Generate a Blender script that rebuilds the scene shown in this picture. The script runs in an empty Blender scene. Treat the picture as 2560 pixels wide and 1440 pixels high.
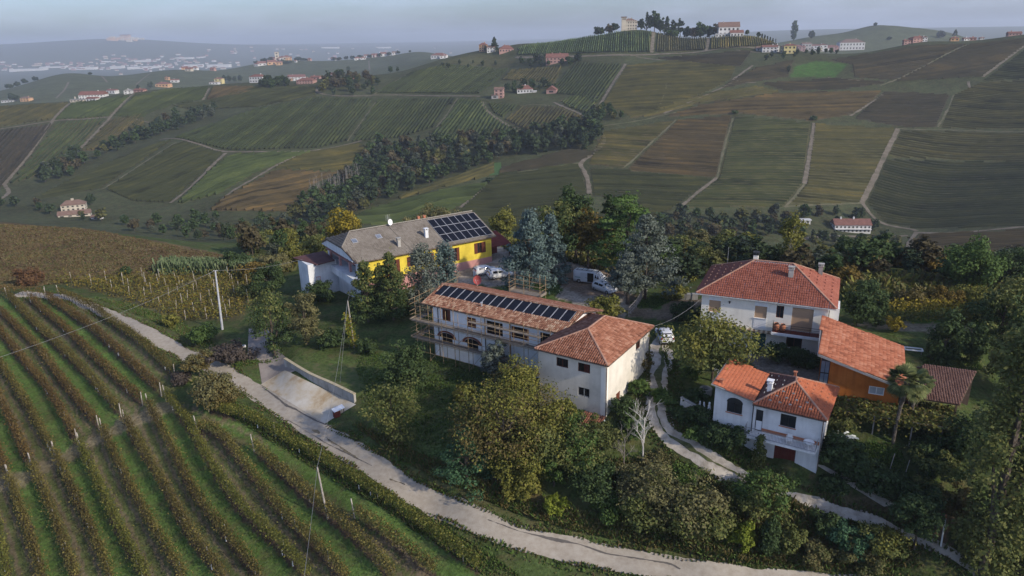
import bpy, math, random
import numpy as np
from mathutils import Vector, Matrix

# ------------------------------------------------------------------ camera, sky, sun, exposure
scn = bpy.context.scene
FPX, CAMZ = 1800.0, 36.0
PITCH, ROLL = math.radians(19.1), math.radians(1.3)
_f = np.array([0, math.cos(PITCH), -math.sin(PITCH)])
_u = np.array([0, math.sin(PITCH), math.cos(PITCH)])
_r = np.array([1.0, 0, 0])
CR = _r * math.cos(ROLL) - _u * math.sin(ROLL)
CU = _u * math.cos(ROLL) + _r * math.sin(ROLL)
CF = _f
cam_d = bpy.data.cameras.new('camera')
cam_d.sensor_width = 36.0
cam_d.lens = 36.0 * FPX / 2560.0
cam_d.clip_start = 0.5
cam_d.clip_end = 60000.0
cam = bpy.data.objects.new('camera', cam_d)
scn.collection.objects.link(cam)
cam.matrix_world = Matrix(((CR[0], CU[0], -CF[0], 0), (CR[1], CU[1], -CF[1], 0), (CR[2], CU[2], -CF[2], CAMZ), (0, 0, 0, 1)))
scn.camera = cam

SUN_AZ, SUN_EL = math.radians(-37.0), math.radians(29.0)
world = bpy.data.worlds.new('World')
scn.world = world
world.use_nodes = True
wn, wl = world.node_tree.nodes, world.node_tree.links
wn.clear()
w_out = wn.new('ShaderNodeOutputWorld')
w_bg = wn.new('ShaderNodeBackground')
w_sky = wn.new('ShaderNodeTexSky')
w_sky.sky_type = 'NISHITA'
w_sky.sun_disc = False
w_sky.sun_elevation = SUN_EL
w_sky.sun_rotation = math.radians(90) - SUN_AZ
w_sky.altitude = 300
w_sky.air_density = 1.0
w_sky.dust_density = 2.4
w_sky.ozone_density = 2.0
w_bg.inputs["Strength"].default_value = 0.142
# thin high cloud veil
w_tc = wn.new('ShaderNodeTexCoord')
w_map = wn.new('ShaderNodeMapping')
w_map.inputs['Scale'].default_value = (2.2, 2.2, 9.0)
w_noise = wn.new('ShaderNodeTexNoise')
w_noise.inputs['Scale'].default_value = 1.7
w_noise.inputs['Detail'].default_value = 6
w_noise.inputs['Roughness'].default_value = 0.55
w_ramp = wn.new('ShaderNodeValToRGB')
w_ramp.color_ramp.elements[0].position = 0.43
w_ramp.color_ramp.elements[0].color = (0, 0, 0, 1)
w_ramp.color_ramp.elements[1].position = 0.75
w_ramp.color_ramp.elements[1].color = (0.42, 0.42, 0.42, 1)
w_mix = wn.new('ShaderNodeMixRGB')
w_mix.inputs['Color2'].default_value = (6.3, 6.3, 6.9, 1)
wl.new(w_tc.outputs['Generated'], w_map.inputs['Vector'])
wl.new(w_map.outputs['Vector'], w_noise.inputs['Vector'])
wl.new(w_noise.outputs['Fac'], w_ramp.inputs['Fac'])
wl.new(w_ramp.outputs['Color'], w_mix.inputs['Fac'])
wl.new(w_sky.outputs['Color'], w_mix.inputs['Color1'])
w_tint = wn.new('ShaderNodeMixRGB'); w_tint.blend_type = 'MULTIPLY'; w_tint.inputs['Fac'].default_value = 1.0; w_tint.inputs['Color2'].default_value = (.51, .572, .725, 1)
wl.new(w_mix.outputs['Color'], w_tint.inputs['Color1'])
wl.new(w_tint.outputs['Color'], w_bg.inputs['Color'])
wl.new(w_bg.outputs['Background'], w_out.inputs['Surface'])

sun_d = bpy.data.lights.new('sun', 'SUN')
sun_d.energy = 2.3
sun_d.angle = math.radians(1.6)
sun_d.color = (1.0, 0.895, 0.735)
sun = bpy.data.objects.new('sun', sun_d)
scn.collection.objects.link(sun)
sdir = Vector((math.cos(SUN_EL) * math.cos(SUN_AZ), math.cos(SUN_EL) * math.sin(SUN_AZ), math.sin(SUN_EL)))
sun.rotation_euler = sdir.to_track_quat('Z', 'Y').to_euler()
sun.location = (60, -40, 120)

scn.view_settings.view_transform = 'Standard'
scn.view_settings.look = 'None'
scn.view_settings.exposure = 0.84
scn.view_settings.gamma = 1.0
scn.view_settings.use_curve_mapping = False
scn.render.engine = 'CYCLES'
scn.cycles.max_bounces = 4
scn.cycles.diffuse_bounces = 2
scn.cycles.glossy_bounces = 2
scn.cycles.transmission_bounces = 2
scn.cycles.transparent_max_bounces = 4
scn.cycles.volume_bounces = 0
scn.cycles.use_denoising = True

# ------------------------------------------------------------------ helpers: objects and tags
COL = scn.collection
rng = np.random.default_rng(7)
random.seed(7)

def tag(o, label=None, cat=None, group=None, kind=None):
    if label: o['label'] = label
    if cat: o['category'] = cat
    if group: o['group'] = group
    if kind: o['kind'] = kind
    return o

def link(name, me, parent=None, loc=None, rz=None):
    o = bpy.data.objects.new(name, me)
    COL.objects.link(o)
    if parent is not None: o.parent = parent
    if loc is not None: o.location = loc
    if rz is not None: o.rotation_euler = (0, 0, rz)
    return o

def empty(name, loc, rz=0.0, label=None, cat=None, group=None):
    o = bpy.data.objects.new(name, None)
    COL.objects.link(o)
    o.location = loc
    o.rotation_euler = (0, 0, rz)
    o.empty_display_size = 0.5
    return tag(o, label, cat, group)

def copy_tree(root, loc=None, rz=None, label=None, scale=None):
    r = root.copy(); COL.objects.link(r)
    if loc is not None: r.location = loc
    if rz is not None: r.rotation_euler = (0, 0, rz)
    if scale is not None: r.scale = scale
    if label: r['label'] = label
    for ch in list(root.children):
        c = ch.copy(); COL.objects.link(c); c.parent = r
        for g in list(ch.children):
            d = g.copy(); COL.objects.link(d); d.parent = c
    return r

def npmesh(name, V, F, mats=(), fm=None, smooth=False):
    """V (n,3); F: (m,4) or (m,3) int array."""
    V = np.asarray(V, np.float32); F = np.asarray(F, np.int32)
    k = F.shape[1]
    me = bpy.data.meshes.new(name)
    me.vertices.add(len(V)); me.vertices.foreach_set('co', V.ravel())
    me.loops.add(F.size); me.loops.foreach_set('vertex_index', F.ravel())
    me.polygons.add(len(F)); me.polygons.foreach_set('loop_start', np.arange(0, F.size, k, dtype=np.int32))
    if fm is not None: me.polygons.foreach_set('material_index', np.asarray(fm, np.int32))
    if smooth: me.polygons.foreach_set('use_smooth', np.ones(len(F), bool))
    me.update(calc_edges=True)
    for m in mats: me.materials.append(m)
    return me

class MB:
    """collects simple solids for ONE mesh object"""
    def __init__(s): s.v = []; s.f = []; s.m = []; s.cur = 0
    def mat(s, i): s.cur = i; return s
    def add(s, vs, fs):
        b = len(s.v); s.v += [tuple(map(float, v)) for v in vs]
        for f in fs: s.f.append(tuple(b + i for i in f)); s.m.append(s.cur)
        return s
    def box(s, x0, x1, y0, y1, z0, z1):
        v = [(x0, y0, z0), (x1, y0, z0), (x1, y1, z0), (x0, y1, z0), (x0, y0, z1), (x1, y0, z1), (x1, y1, z1), (x0, y1, z1)]
        return s.add(v, [(3, 2, 1, 0), (4, 5, 6, 7), (0, 1, 5, 4), (1, 2, 6, 5), (2, 3, 7, 6), (3, 0, 4, 7)])
    def bar(s, a, b, w, h=None, n=4, w2=None):
        """bar or tube from a to b; n sides"""
        a = Vector(a); b = Vector(b); d = (b - a)
        if d.length < 1e-6: return s
        d.normalize()
        up = Vector((0, 0, 1)) if abs(d.z) < 0.9 else Vector((1, 0, 0))
        x = d.cross(up).normalized(); y = x.cross(d).normalized()
        h = w if h is None else h
        k = 1.0 if w2 is None else w2 / w
        o = math.pi / 4 if n == 4 else 0
        q = math.sqrt(2) if n == 4 else 1
        r0 = [a + x * (math.cos(o + 2 * math.pi * i / n) * w * q / 2) + y * (math.sin(o + 2 * math.pi * i / n) * h * q / 2) for i in range(n)]
        r1 = [b + x * (math.cos(o + 2 * math.pi * i / n) * w * k * q / 2) + y * (math.sin(o + 2 * math.pi * i / n) * h * k * q / 2) for i in range(n)]
        f = [(i, (i + 1) % n, n + (i + 1) % n, n + i) for i in range(n)]
        f += [tuple(range(n - 1, -1, -1)), tuple(range(n, 2 * n))]
        return s.add(r0 + r1, f)
    def prism(s, poly, axis, a, b):
        """poly: 2D points; axis 'x','y','z' extrude from a to b"""
        n = len(poly)
        def P(p, t):
            if axis == 'z': return (p[0], p[1], t)
            if axis == 'y': return (p[0], t, p[1])
            return (t, p[0], p[1])
        v = [P(p, a) for p in poly] + [P(p, b) for p in poly]
        f = [(i, (i + 1) % n, n + (i + 1) % n, n + i) for i in range(n)]
        f += [tuple(range(n - 1, -1, -1)), tuple(range(n, 2 * n))]
        return s.add(v, f)
    def poly(s, pts): return s.add(pts, [tuple(range(len(pts)))])
    def slab(s, pts, t):
        """thick sheet: polygon pts (3D), thickness t downward"""
        n = len(pts)
        v = list(pts) + [(p[0], p[1], p[2] - t) for p in pts]
        f = [tuple(range(n)), tuple(range(2 * n - 1, n - 1, -1))] + [(i, n + i, n + (i + 1) % n, (i + 1) % n) for i in range(n)]
        return s.add(v, f)
    def build(s, name, mats, parent=None, smooth=False):
        me = bpy.data.meshes.new(name)
        me.from_pydata(s.v, [], s.f)
        if not isinstance(mats, (list, tuple)): mats = [mats]
        for m in mats: me.materials.append(m)
        if len(mats) > 1: me.polygons.foreach_set('material_index', np.asarray(s.m, np.int32))
        if smooth: me.polygons.foreach_set('use_smooth', np.ones(len(me.polygons), bool))
        me.update()
        return link(name, me, parent)

# ------------------------------------------------------------------ helpers: materials
def _ramp(n, cols):
    cr = n.color_ramp
    while len(cr.elements) < len(cols): cr.elements.new(0.5)
    for i, c in enumerate(cols):
        cr.elements[i].position = 0.12 + 0.76 * i / max(1, len(cols) - 1)
        cr.elements[i].color = (c[0], c[1], c[2], 1)

MATS = {}
def mat(name, cols, scale=1.0, rough=0.9, isl=0.0, spec=0.2, bump=0.0, bscale=8.0, metal=0.0, trans=0.0, stretch=None, streak=0.0, detail=5.0, local=False):
    """colour ramp driven by position noise and, by isl, by a random value per loose piece"""
    if name in MATS: return MATS[name]
    if not isinstance(cols[0], (tuple, list)): cols = [tuple(c * 0.88 for c in cols), tuple(min(1, c * 1.1) for c in cols)]
    m = bpy.data.materials.new(name); MATS[name] = m
    m.use_nodes = True
    N, L = m.node_tree.nodes, m.node_tree.links
    bs = N['Principled BSDF']; out = N['Material Output']
    bs.inputs['Roughness'].default_value = rough
    bs.inputs['Metallic'].default_value = metal
    bs.inputs['Specular IOR Level'].default_value = spec
    g = N.new('ShaderNodeNewGeometry')
    src = g.outputs['Position']
    if local:
        tc = N.new('ShaderNodeTexCoord'); src = tc.outputs['Object']
    if stretch:
        mp = N.new('ShaderNodeMapping'); mp.inputs['Scale'].default_value = stretch
        L.new(src, mp.inputs['Vector']); src = mp.outputs['Vector']
    no = N.new('ShaderNodeTexNoise'); no.inputs['Scale'].default_value = scale; no.inputs['Detail'].default_value = detail
    no.inputs['Roughness'].default_value = 0.62
    L.new(src, no.inputs['Vector'])
    mr = N.new('ShaderNodeMapRange'); mr.inputs[1].default_value = 0.28; mr.inputs[2].default_value = 0.72
    L.new(no.outputs['Fac'], mr.inputs[0])
    fac = mr.outputs[0]
    if isl > 0:
        mx = N.new('ShaderNodeMix'); mx.data_type = 'FLOAT'; mx.inputs[0].default_value = isl
        L.new(fac, mx.inputs[2]); L.new(g.outputs['Random Per Island'], mx.inputs[3]); fac = mx.outputs[0]
    rp = N.new('ShaderNodeValToRGB'); _ramp(rp, cols); L.new(fac, rp.inputs['Fac'])
    col = rp.outputs['Color']
    if streak > 0:   # vertical weather streaks on walls
        mp2 = N.new('ShaderNodeMapping'); mp2.inputs['Scale'].default_value = (2.2, 2.2, 0.22)
        L.new(g.outputs['Position'], mp2.inputs['Vector'])
        n2 = N.new('ShaderNodeTexNoise'); n2.inputs['Scale'].default_value = 1.0; n2.inputs['Detail'].default_value = 6
        L.new(mp2.outputs['Vector'], n2.inputs['Vector'])
        m2 = N.new('ShaderNodeMapRange'); m2.inputs[1].default_value = 0.45; m2.inputs[2].default_value = 0.75; m2.inputs[3].default_value = 1.0; m2.inputs[4].default_value = 1.0 - streak
        L.new(n2.outputs['Fac'], m2.inputs[0])
        mm = N.new('ShaderNodeMixRGB'); mm.blend_type = 'MULTIPLY'; mm.inputs['Fac'].default_value = 1.0
        L.new(col, mm.inputs['Color1']); L.new(m2.outputs[0], mm.inputs['Color2']); col = mm.outputs['Color']
    L.new(col, bs.inputs['Base Color'])
    if bump > 0:
        nb = N.new('ShaderNodeTexNoise'); nb.inputs['Scale'].default_value = bscale; nb.inputs['Detail'].default_value = 4
        L.new(src, nb.inputs['Vector'])
        bp = N.new('ShaderNodeBump'); bp.inputs['Strength'].default_value = bump; bp.inputs['Distance'].default_value = 0.1
        L.new(nb.outputs['Fac'], bp.inputs['Height']); L.new(bp.outputs['Normal'], bs.inputs['Normal'])
    if trans > 0:
        tr = N.new('ShaderNodeBsdfTranslucent'); L.new(col, tr.inputs['Color'])
        ms = N.new('ShaderNodeMixShader'); ms.inputs['Fac'].default_value = trans
        L.new(bs.outputs['BSDF'], ms.inputs[1]); L.new(tr.outputs['BSDF'], ms.inputs[2]); L.new(ms.outputs['Shader'], out.inputs['Surface'])
    return m

# ------------------------------------------------------------------ terrain: surveyed points -> smooth height field
def ray(px, py):
    return CF + CR * ((px - 1280.0) / FPX) - CU * ((py - 720.0) / FPX)

# (px,py,z)
NEAR=[(0,1440,-11),(300,1300,-10),(600,1440,-9.5),(900,1440,-8.3),(1200,1430,-7.3),(0,1150,-10),(200,1000,-8.5),(0,900,-8),(450,1050,-7.7),(700,1200,-7.8),(100,800,-6.5),(300,880,-6.8),(950,1280,-7),(-300,1000,-9),(-300,1440,-12),(640,1030,-6.4),(450,900,-6.3),(1600,1440,-7.4),
(150,745,-5.2),(350,830,-5.5),(560,930,-5.8),(700,1010,-6),(900,1130,-6.2),(1100,1230,-6.4),(1400,1340,-6.7),(1700,1400,-7),(2000,1445,-7.4),
(60,735,-5.2),(0,745,-5.4),(-300,760,-6),
(720,900,-3.6),(890,995,-4.2),(700,930,-5.4),(840,1050,-5.9),(640,890,-4.9),(680,840,-4.0),(760,860,-3.4),(900,900,-3.1),(1000,950,-3),(1100,950,-2.4),(1250,910,-2),(1083,891,-2),(1208,916,-2),(950,800,-2.6),
(1150,1180,-5),(1000,1120,-5.2),(1300,1220,-5.4),(1300,1080,-3.4),(1420,1150,-3.6),
(1517,1049,-1.1),(1380,1000,-1.5),(1600,955,-.2),(1560,1000,-.8),
(897,760,-2.8),(820,730,-3.8),(1080,780,-1.2),(1232,655,-.6),(1250,710,-.3),(1350,740,0),(1450,720,.1),(1400,690,.1),(1550,730,.2),(1500,790,.3),(1340,655,0),
(1660,850,.4),(1650,800,.6),(1720,760,.8),(1640,950,-.2),(1655,1050,-1.2),(1760,1140,-2.2),(1850,1185,-3),(2050,1250,-4.2),(2250,1325,-5.3),(2400,1410,-6.2),
(1886,873,.7),(2000,900,.8),(2082,1012,.9),(2244,1017,.9),(2025,1168,-2.5),(1960,1168,-2.5),(1930,1125,-2.2),(1796,1045,-.6),(1950,920,.6),(1720,960,.2),(1740,1060,-1),(1760,735,.8),
(2400,900,1),(2300,760,1.2),(2450,800,1.2),(2520,1000,-.5),(2200,1150,-1.7),(2300,1210,-2.8),(2520,1300,-5),(2700,900,0),(2800,1300,-6),
(1600,1150,-3.2),(1700,1250,-5),(1900,1320,-5.8),(1550,1290,-6),(2100,1380,-6.4),(2560,1440,-7.2),
(200,690,-6.6),(450,690,-7),(620,700,-6.5),(250,740,-6),(450,790,-6),(590,820,-5),(650,760,-4.8),
(0,680,-6.2),(100,620,-6),(0,560,-5),(200,580,-5.5),(400,605,-6.5),(560,640,-8.5),(-300,545,-4),
(1700,690,-1),(1780,640,-6)]
# px,py,Y
FAR=[(2130,590,375),(2300,575,380),(1980,610,350),(1800,600,345),(2560,600,330),(2400,640,300),(1700,610,330),(1600,600,330),(2250,650,290),(2000,660,250),
(2000,480,425),(2000,380,485),(2000,300,540),(2000,220,620),(2000,135,720),(1840,200,640),
(2300,500,425),(2300,320,525),(2300,210,610),(2300,105,720),(2560,490,400),(2560,320,500),(2560,200,590),(2560,88,690),(2800,500,380),(2800,80,650),(2800,300,480),
(1700,500,410),(1600,480,420),(1600,400,480),(1600,300,560),(1600,200,660),(1600,136,770),(1600,72,860),(1820,88,830),(1480,480,420),(1480,410,470),(1500,340,520),
(1740,130,770),(1900,120,770),(1900,92,830),(1450,95,880),(1300,140,860),(1290,112,900),(1200,127,950),(1400,200,720),(1310,235,680),(1200,240,690),(1420,330,540),(1340,330,560),(1280,290,610),(1180,130,950),
(1100,150,900),(1250,160,860),
(1100,400,520),(1000,430,500),(900,460,470),(800,500,440),(700,560,380),(600,590,340),(1250,420,480),(1300,470,430),(1100,500,410),(900,530,400),(1240,560,370),(1000,560,380),
(900,360,570),(760,375,560),(580,382,540),(430,350,580),(820,237,760),(1000,240,740),(600,300,660),(1000,300,640),(1100,340,570),(1180,370,540),
(1000,180,880),(850,190,880),(760,205,900),(640,208,900),(530,213,880),(400,222,850),(300,235,820),(220,248,800),(60,258,800),(-200,275,780),
(0,325,650),(150,308,690),(280,295,710),(400,300,710),(0,480,480),(150,420,550),(300,350,640),(420,320,670),(520,285,730),
(180,530,420),(350,520,430),(450,480,460),(550,430,490),(250,470,480),(80,500,450),(600,480,440),(700,420,500),(480,530,410),(0,515,440),(620,540,390),(-250,400,520),(-250,520,400)]
# px, Y, z   hidden / explicit
HID=[(0,260,-28),(250,260,-33),(450,240,-30),(560,230,-28),(-300,260,-22),(0,330,-45),(300,330,-48),(650,260,-30),(700,300,-42),(850,250,-30),(1000,230,-24),(1200,230,-24),(1350,230,-24),(1500,230,-26),(1650,220,-25),(2000,200,-26),(2300,180,-22),(2560,160,-18),(850,150,-8),(1000,150,-6),(1200,160,-6),(1350,150,-4),(1500,140,-2),(950,310,-42),(1200,310,-44),(1400,310,-44),
(1950,140,-6),(2150,130,-4),(1800,150,-9),(2350,110,0),(2560,100,-1),(700,200,-18),(620,180,-12),(2150,260,-42),(2450,220,-32),
(1600,1050,-20),(1820,1000,-20),(1450,1080,-20),(1250,1150,-25),(2000,880,-5),(2300,880,0),(2560,850,10),(2800,820,10),
(1100,1150,-30),(900,1100,-45),(700,1100,-60),(500,1080,-65),(300,1050,-65),(0,1000,-65),(-300,980,-60)]
# distant px,py,Y
DIST=[(170,182,1700),(60,215,1500),(0,240,1350),(250,190,1700),(330,205,1500),(420,175,1900),(520,180,1800),(100,250,1250),(300,235,1300),(450,210,1500),(600,190,1800),(700,165,2100),(690,150,2200),(760,190,1700),(850,160,2000),(950,145,2200),(1040,128,2000),(880,200,1500),(960,160,1900),(1100,145,1500)]
DHID=[(170,2300,-110),(0,2000,-110),(420,2600,-110),(690,3000,-110),(950,3000,-110),(1150,2400,-90),(0,4000,-120),(400,4500,-120),(700,4500,-120),(1000,4500,-120),(1300,2500,-110),(1600,2500,-110),(1900,2000,-90),(2300,2000,-90),(2600,1800,-80),(-300,3000,-110)]
FARH = [(0, 112, 8500), (150, 102, 8500), (310, 97, 8000), (450, 105, 8500), (620, 114, 9000), (-300, 120, 8500), (0, 148, 6400), (310, 128, 6800), (600, 138, 7200), (850, 116, 10000), (1100, 112, 10500),
        (2190, 68, 1900), (2110, 84, 1850), (2300, 86, 1850), (2020, 100, 1850), (2380, 100, 1850), (1960, 112, 1800), (2440, 112, 1800), (1860, 118, 1700), (2520, 112, 1700), (2050, 74, 7000), (2300, 70, 7000), (2560, 66, 7000), (1900, 78, 7500), (1500, 98, 10000)]
FARZ = [(-300, 5000, -118), (0, 5000, -118), (300, 5000, -118), (600, 5000, -118), (900, 5500, -118), (1200, 5500, -116), (0, 5700, -116), (300, 5700, -116), (-300, 12000, 60), (300, 12000, 60), (900, 13000, 20), (1500, 13000, 20), (2200, 12000, 20), (2800, 12000, 20),
        (1700, 4000, -60), (2200, 3500, -60), (2600, 3500, -60), (2190, 2250, -35), (2100, 2250, -45), (2300, 2250, -45), (2190, 1500, -25), (2050, 1500, -30), (2330, 1500, -30), (2800, 1500, 0)]
LOW = [(-200, 1600, -12.5), (300, 1600, -11.5), (800, 1600, -10), (1300, 1600, -8.2), (1900, 1600, -8), (2500, 1600, -8.2), (3000, 1500, -8), (3000, 1100, -4), (-500, 1200, -10.5)]
P = []
for px, py, z in NEAR + LOW:
    r = ray(px, py); t = (z - CAMZ) / r[2]; P.append((r[0] * t, r[1] * t, z))
for px, py, Y in FAR + DIST + FARH:
    r = ray(px, py); t = Y / r[1]; P.append((r[0] * t, Y, CAMZ + r[2] * t))
for px, Y, z in HID + DHID + FARZ:
    r = ray(px, 300); P.append((r[0] / r[1] * Y, Y, z))
P = np.array(P)
def _uv(x, y): return np.stack([x / y * 1.0, np.log(y) * 0.62], -1)
_C = _uv(P[:, 0], P[:, 1])
_c2 = 0.03 ** 2
def _phi(A, B):
    d2 = ((A[:, None, :] - B[None, :, :]) ** 2).sum(-1)
    return np.sqrt(d2 + _c2)
_n = len(_C)
_K = _phi(_C, _C) - np.eye(_n) * 0.002
_Q = np.concatenate([np.ones((_n, 1)), _C], 1)
_A = np.block([[_K, _Q], [_Q.T, np.zeros((3, 3))]])
_W = np.linalg.solve(_A, np.concatenate([P[:, 2], np.zeros(3)]))
def T(x, y):
    """terrain height at arrays x, y"""
    x = np.asarray(x, float); y = np.maximum(np.asarray(y, float), 8.0); sh = x.shape
    A = _uv(x.ravel(), y.ravel()); out = np.empty(len(A))
    C32 = _C.astype(np.float32)
    for i in range(0, len(A), 20000):
        a = A[i:i + 20000].astype(np.float32)
        d2 = (a[:, 0:1] - C32[None, :, 0]) ** 2 + (a[:, 1:2] - C32[None, :, 1]) ** 2
        out[i:i + 20000] = np.sqrt(d2 + np.float32(_c2)) @ _W[:_n] + _W[_n] + a @ _W[_n + 1:]
    return out.reshape(sh)
def Tz(x, y): return float(T(np.array([x]), np.array([y]))[0])

_MY = np.exp(np.linspace(math.log(20), math.log(12500), 420))
def G(pts, y0=20.0, y1=12500.0):
    """where the sight lines to reference points meet the ground -> (n,3)"""
    pts = np.atleast_2d(np.asarray(pts, float))
    R = CF[None] + CR[None] * ((pts[:, 0:1] - 1280) / FPX) - CU[None] * ((pts[:, 1:2] - 720) / FPX)
    ys = _MY[(_MY >= y0) & (_MY <= y1)]
    X = R[:, 0:1] / R[:, 1:2] * ys[None]; Z = CAMZ + R[:, 2:3] / R[:, 1:2] * ys[None]
    gap = Z - T(X, np.broadcast_to(ys[None], X.shape))
    out = np.empty((len(pts), 3))
    lo = np.empty(len(pts)); hi = np.empty(len(pts)); ok = np.zeros(len(pts), bool)
    for i in range(len(pts)):
        neg = np.nonzero(gap[i] < 0)[0]
        if len(neg) and neg[0] > 0: lo[i], hi[i], ok[i] = ys[neg[0] - 1], ys[neg[0]], True
        elif len(neg): lo[i] = hi[i] = ys[0]
        else:
            j = int(np.argmin(gap[i] / ys)); lo[i] = hi[i] = ys[j]
    for _ in range(22):
        mid = (lo + hi) / 2
        g = CAMZ + R[:, 2] / R[:, 1] * mid - T(R[:, 0] / R[:, 1] * mid, mid)
        up = g > 0
        lo = np.where(up & ok, mid, lo); hi = np.where(~up & ok, mid, hi)
    out[:, 1] = lo; out[:, 0] = R[:, 0] / R[:, 1] * lo
    out[:, 2] = T(out[:, 0], out[:, 1])
    return out
def g1(px, py, y0=20.0, y1=12500.0): return G([(px, py)], y0, y1)[0]
def dens(pts, k=4, closed=True):
    pts = np.asarray(pts, float); n = len(pts); o = []
    for i in range(n if closed else n - 1):
        a, b = pts[i], pts[(i + 1) % n]
        for j in range(k): o.append(a + (b - a) * j / k)
    if not closed: o.append(pts[-1])
    return np.array(o)
def inpoly(x, y, poly):
    r = np.zeros(x.shape, bool); n = len(poly); j = n - 1
    for i in range(n):
        xi, yi = poly[i][0], poly[i][1]; xj, yj = poly[j][0], poly[j][1]
        c = ((yi > y) != (yj > y)) & (x < (xj - xi) * (y - yi) / (yj - yi + 1e-12) + xi)
        r ^= c; j = i
    return r

# terrain grid: columns are bearings, rows are distances
vs = np.concatenate([np.linspace(math.log(14), math.log(38), 50, endpoint=False), np.linspace(math.log(38), math.log(260), 230, endpoint=False),
                     np.linspace(math.log(260), math.log(1000), 260, endpoint=False), np.linspace(math.log(1000), math.log(13500), 130)])
us = np.linspace(-0.92, 0.92, 540)
GY = np.exp(vs)[:, None] * np.ones_like(us)[None]; GX = us[None] * GY
GZ = T(GX, GY)
_und = np.sin(GX * 0.11 + 1.3) * np.cos(GY * 0.09) * 0.0
tint = np.empty(GX.shape + (3,), np.float32)
C_GRASS = (.058, .082, .026)
tint[:] = C_GRASS
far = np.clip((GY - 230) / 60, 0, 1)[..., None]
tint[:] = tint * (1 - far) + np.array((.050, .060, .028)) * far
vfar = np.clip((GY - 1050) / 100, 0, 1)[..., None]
tint[:] = tint * (1 - vfar) + np.array((.070, .085, .045)) * vfar
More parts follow.
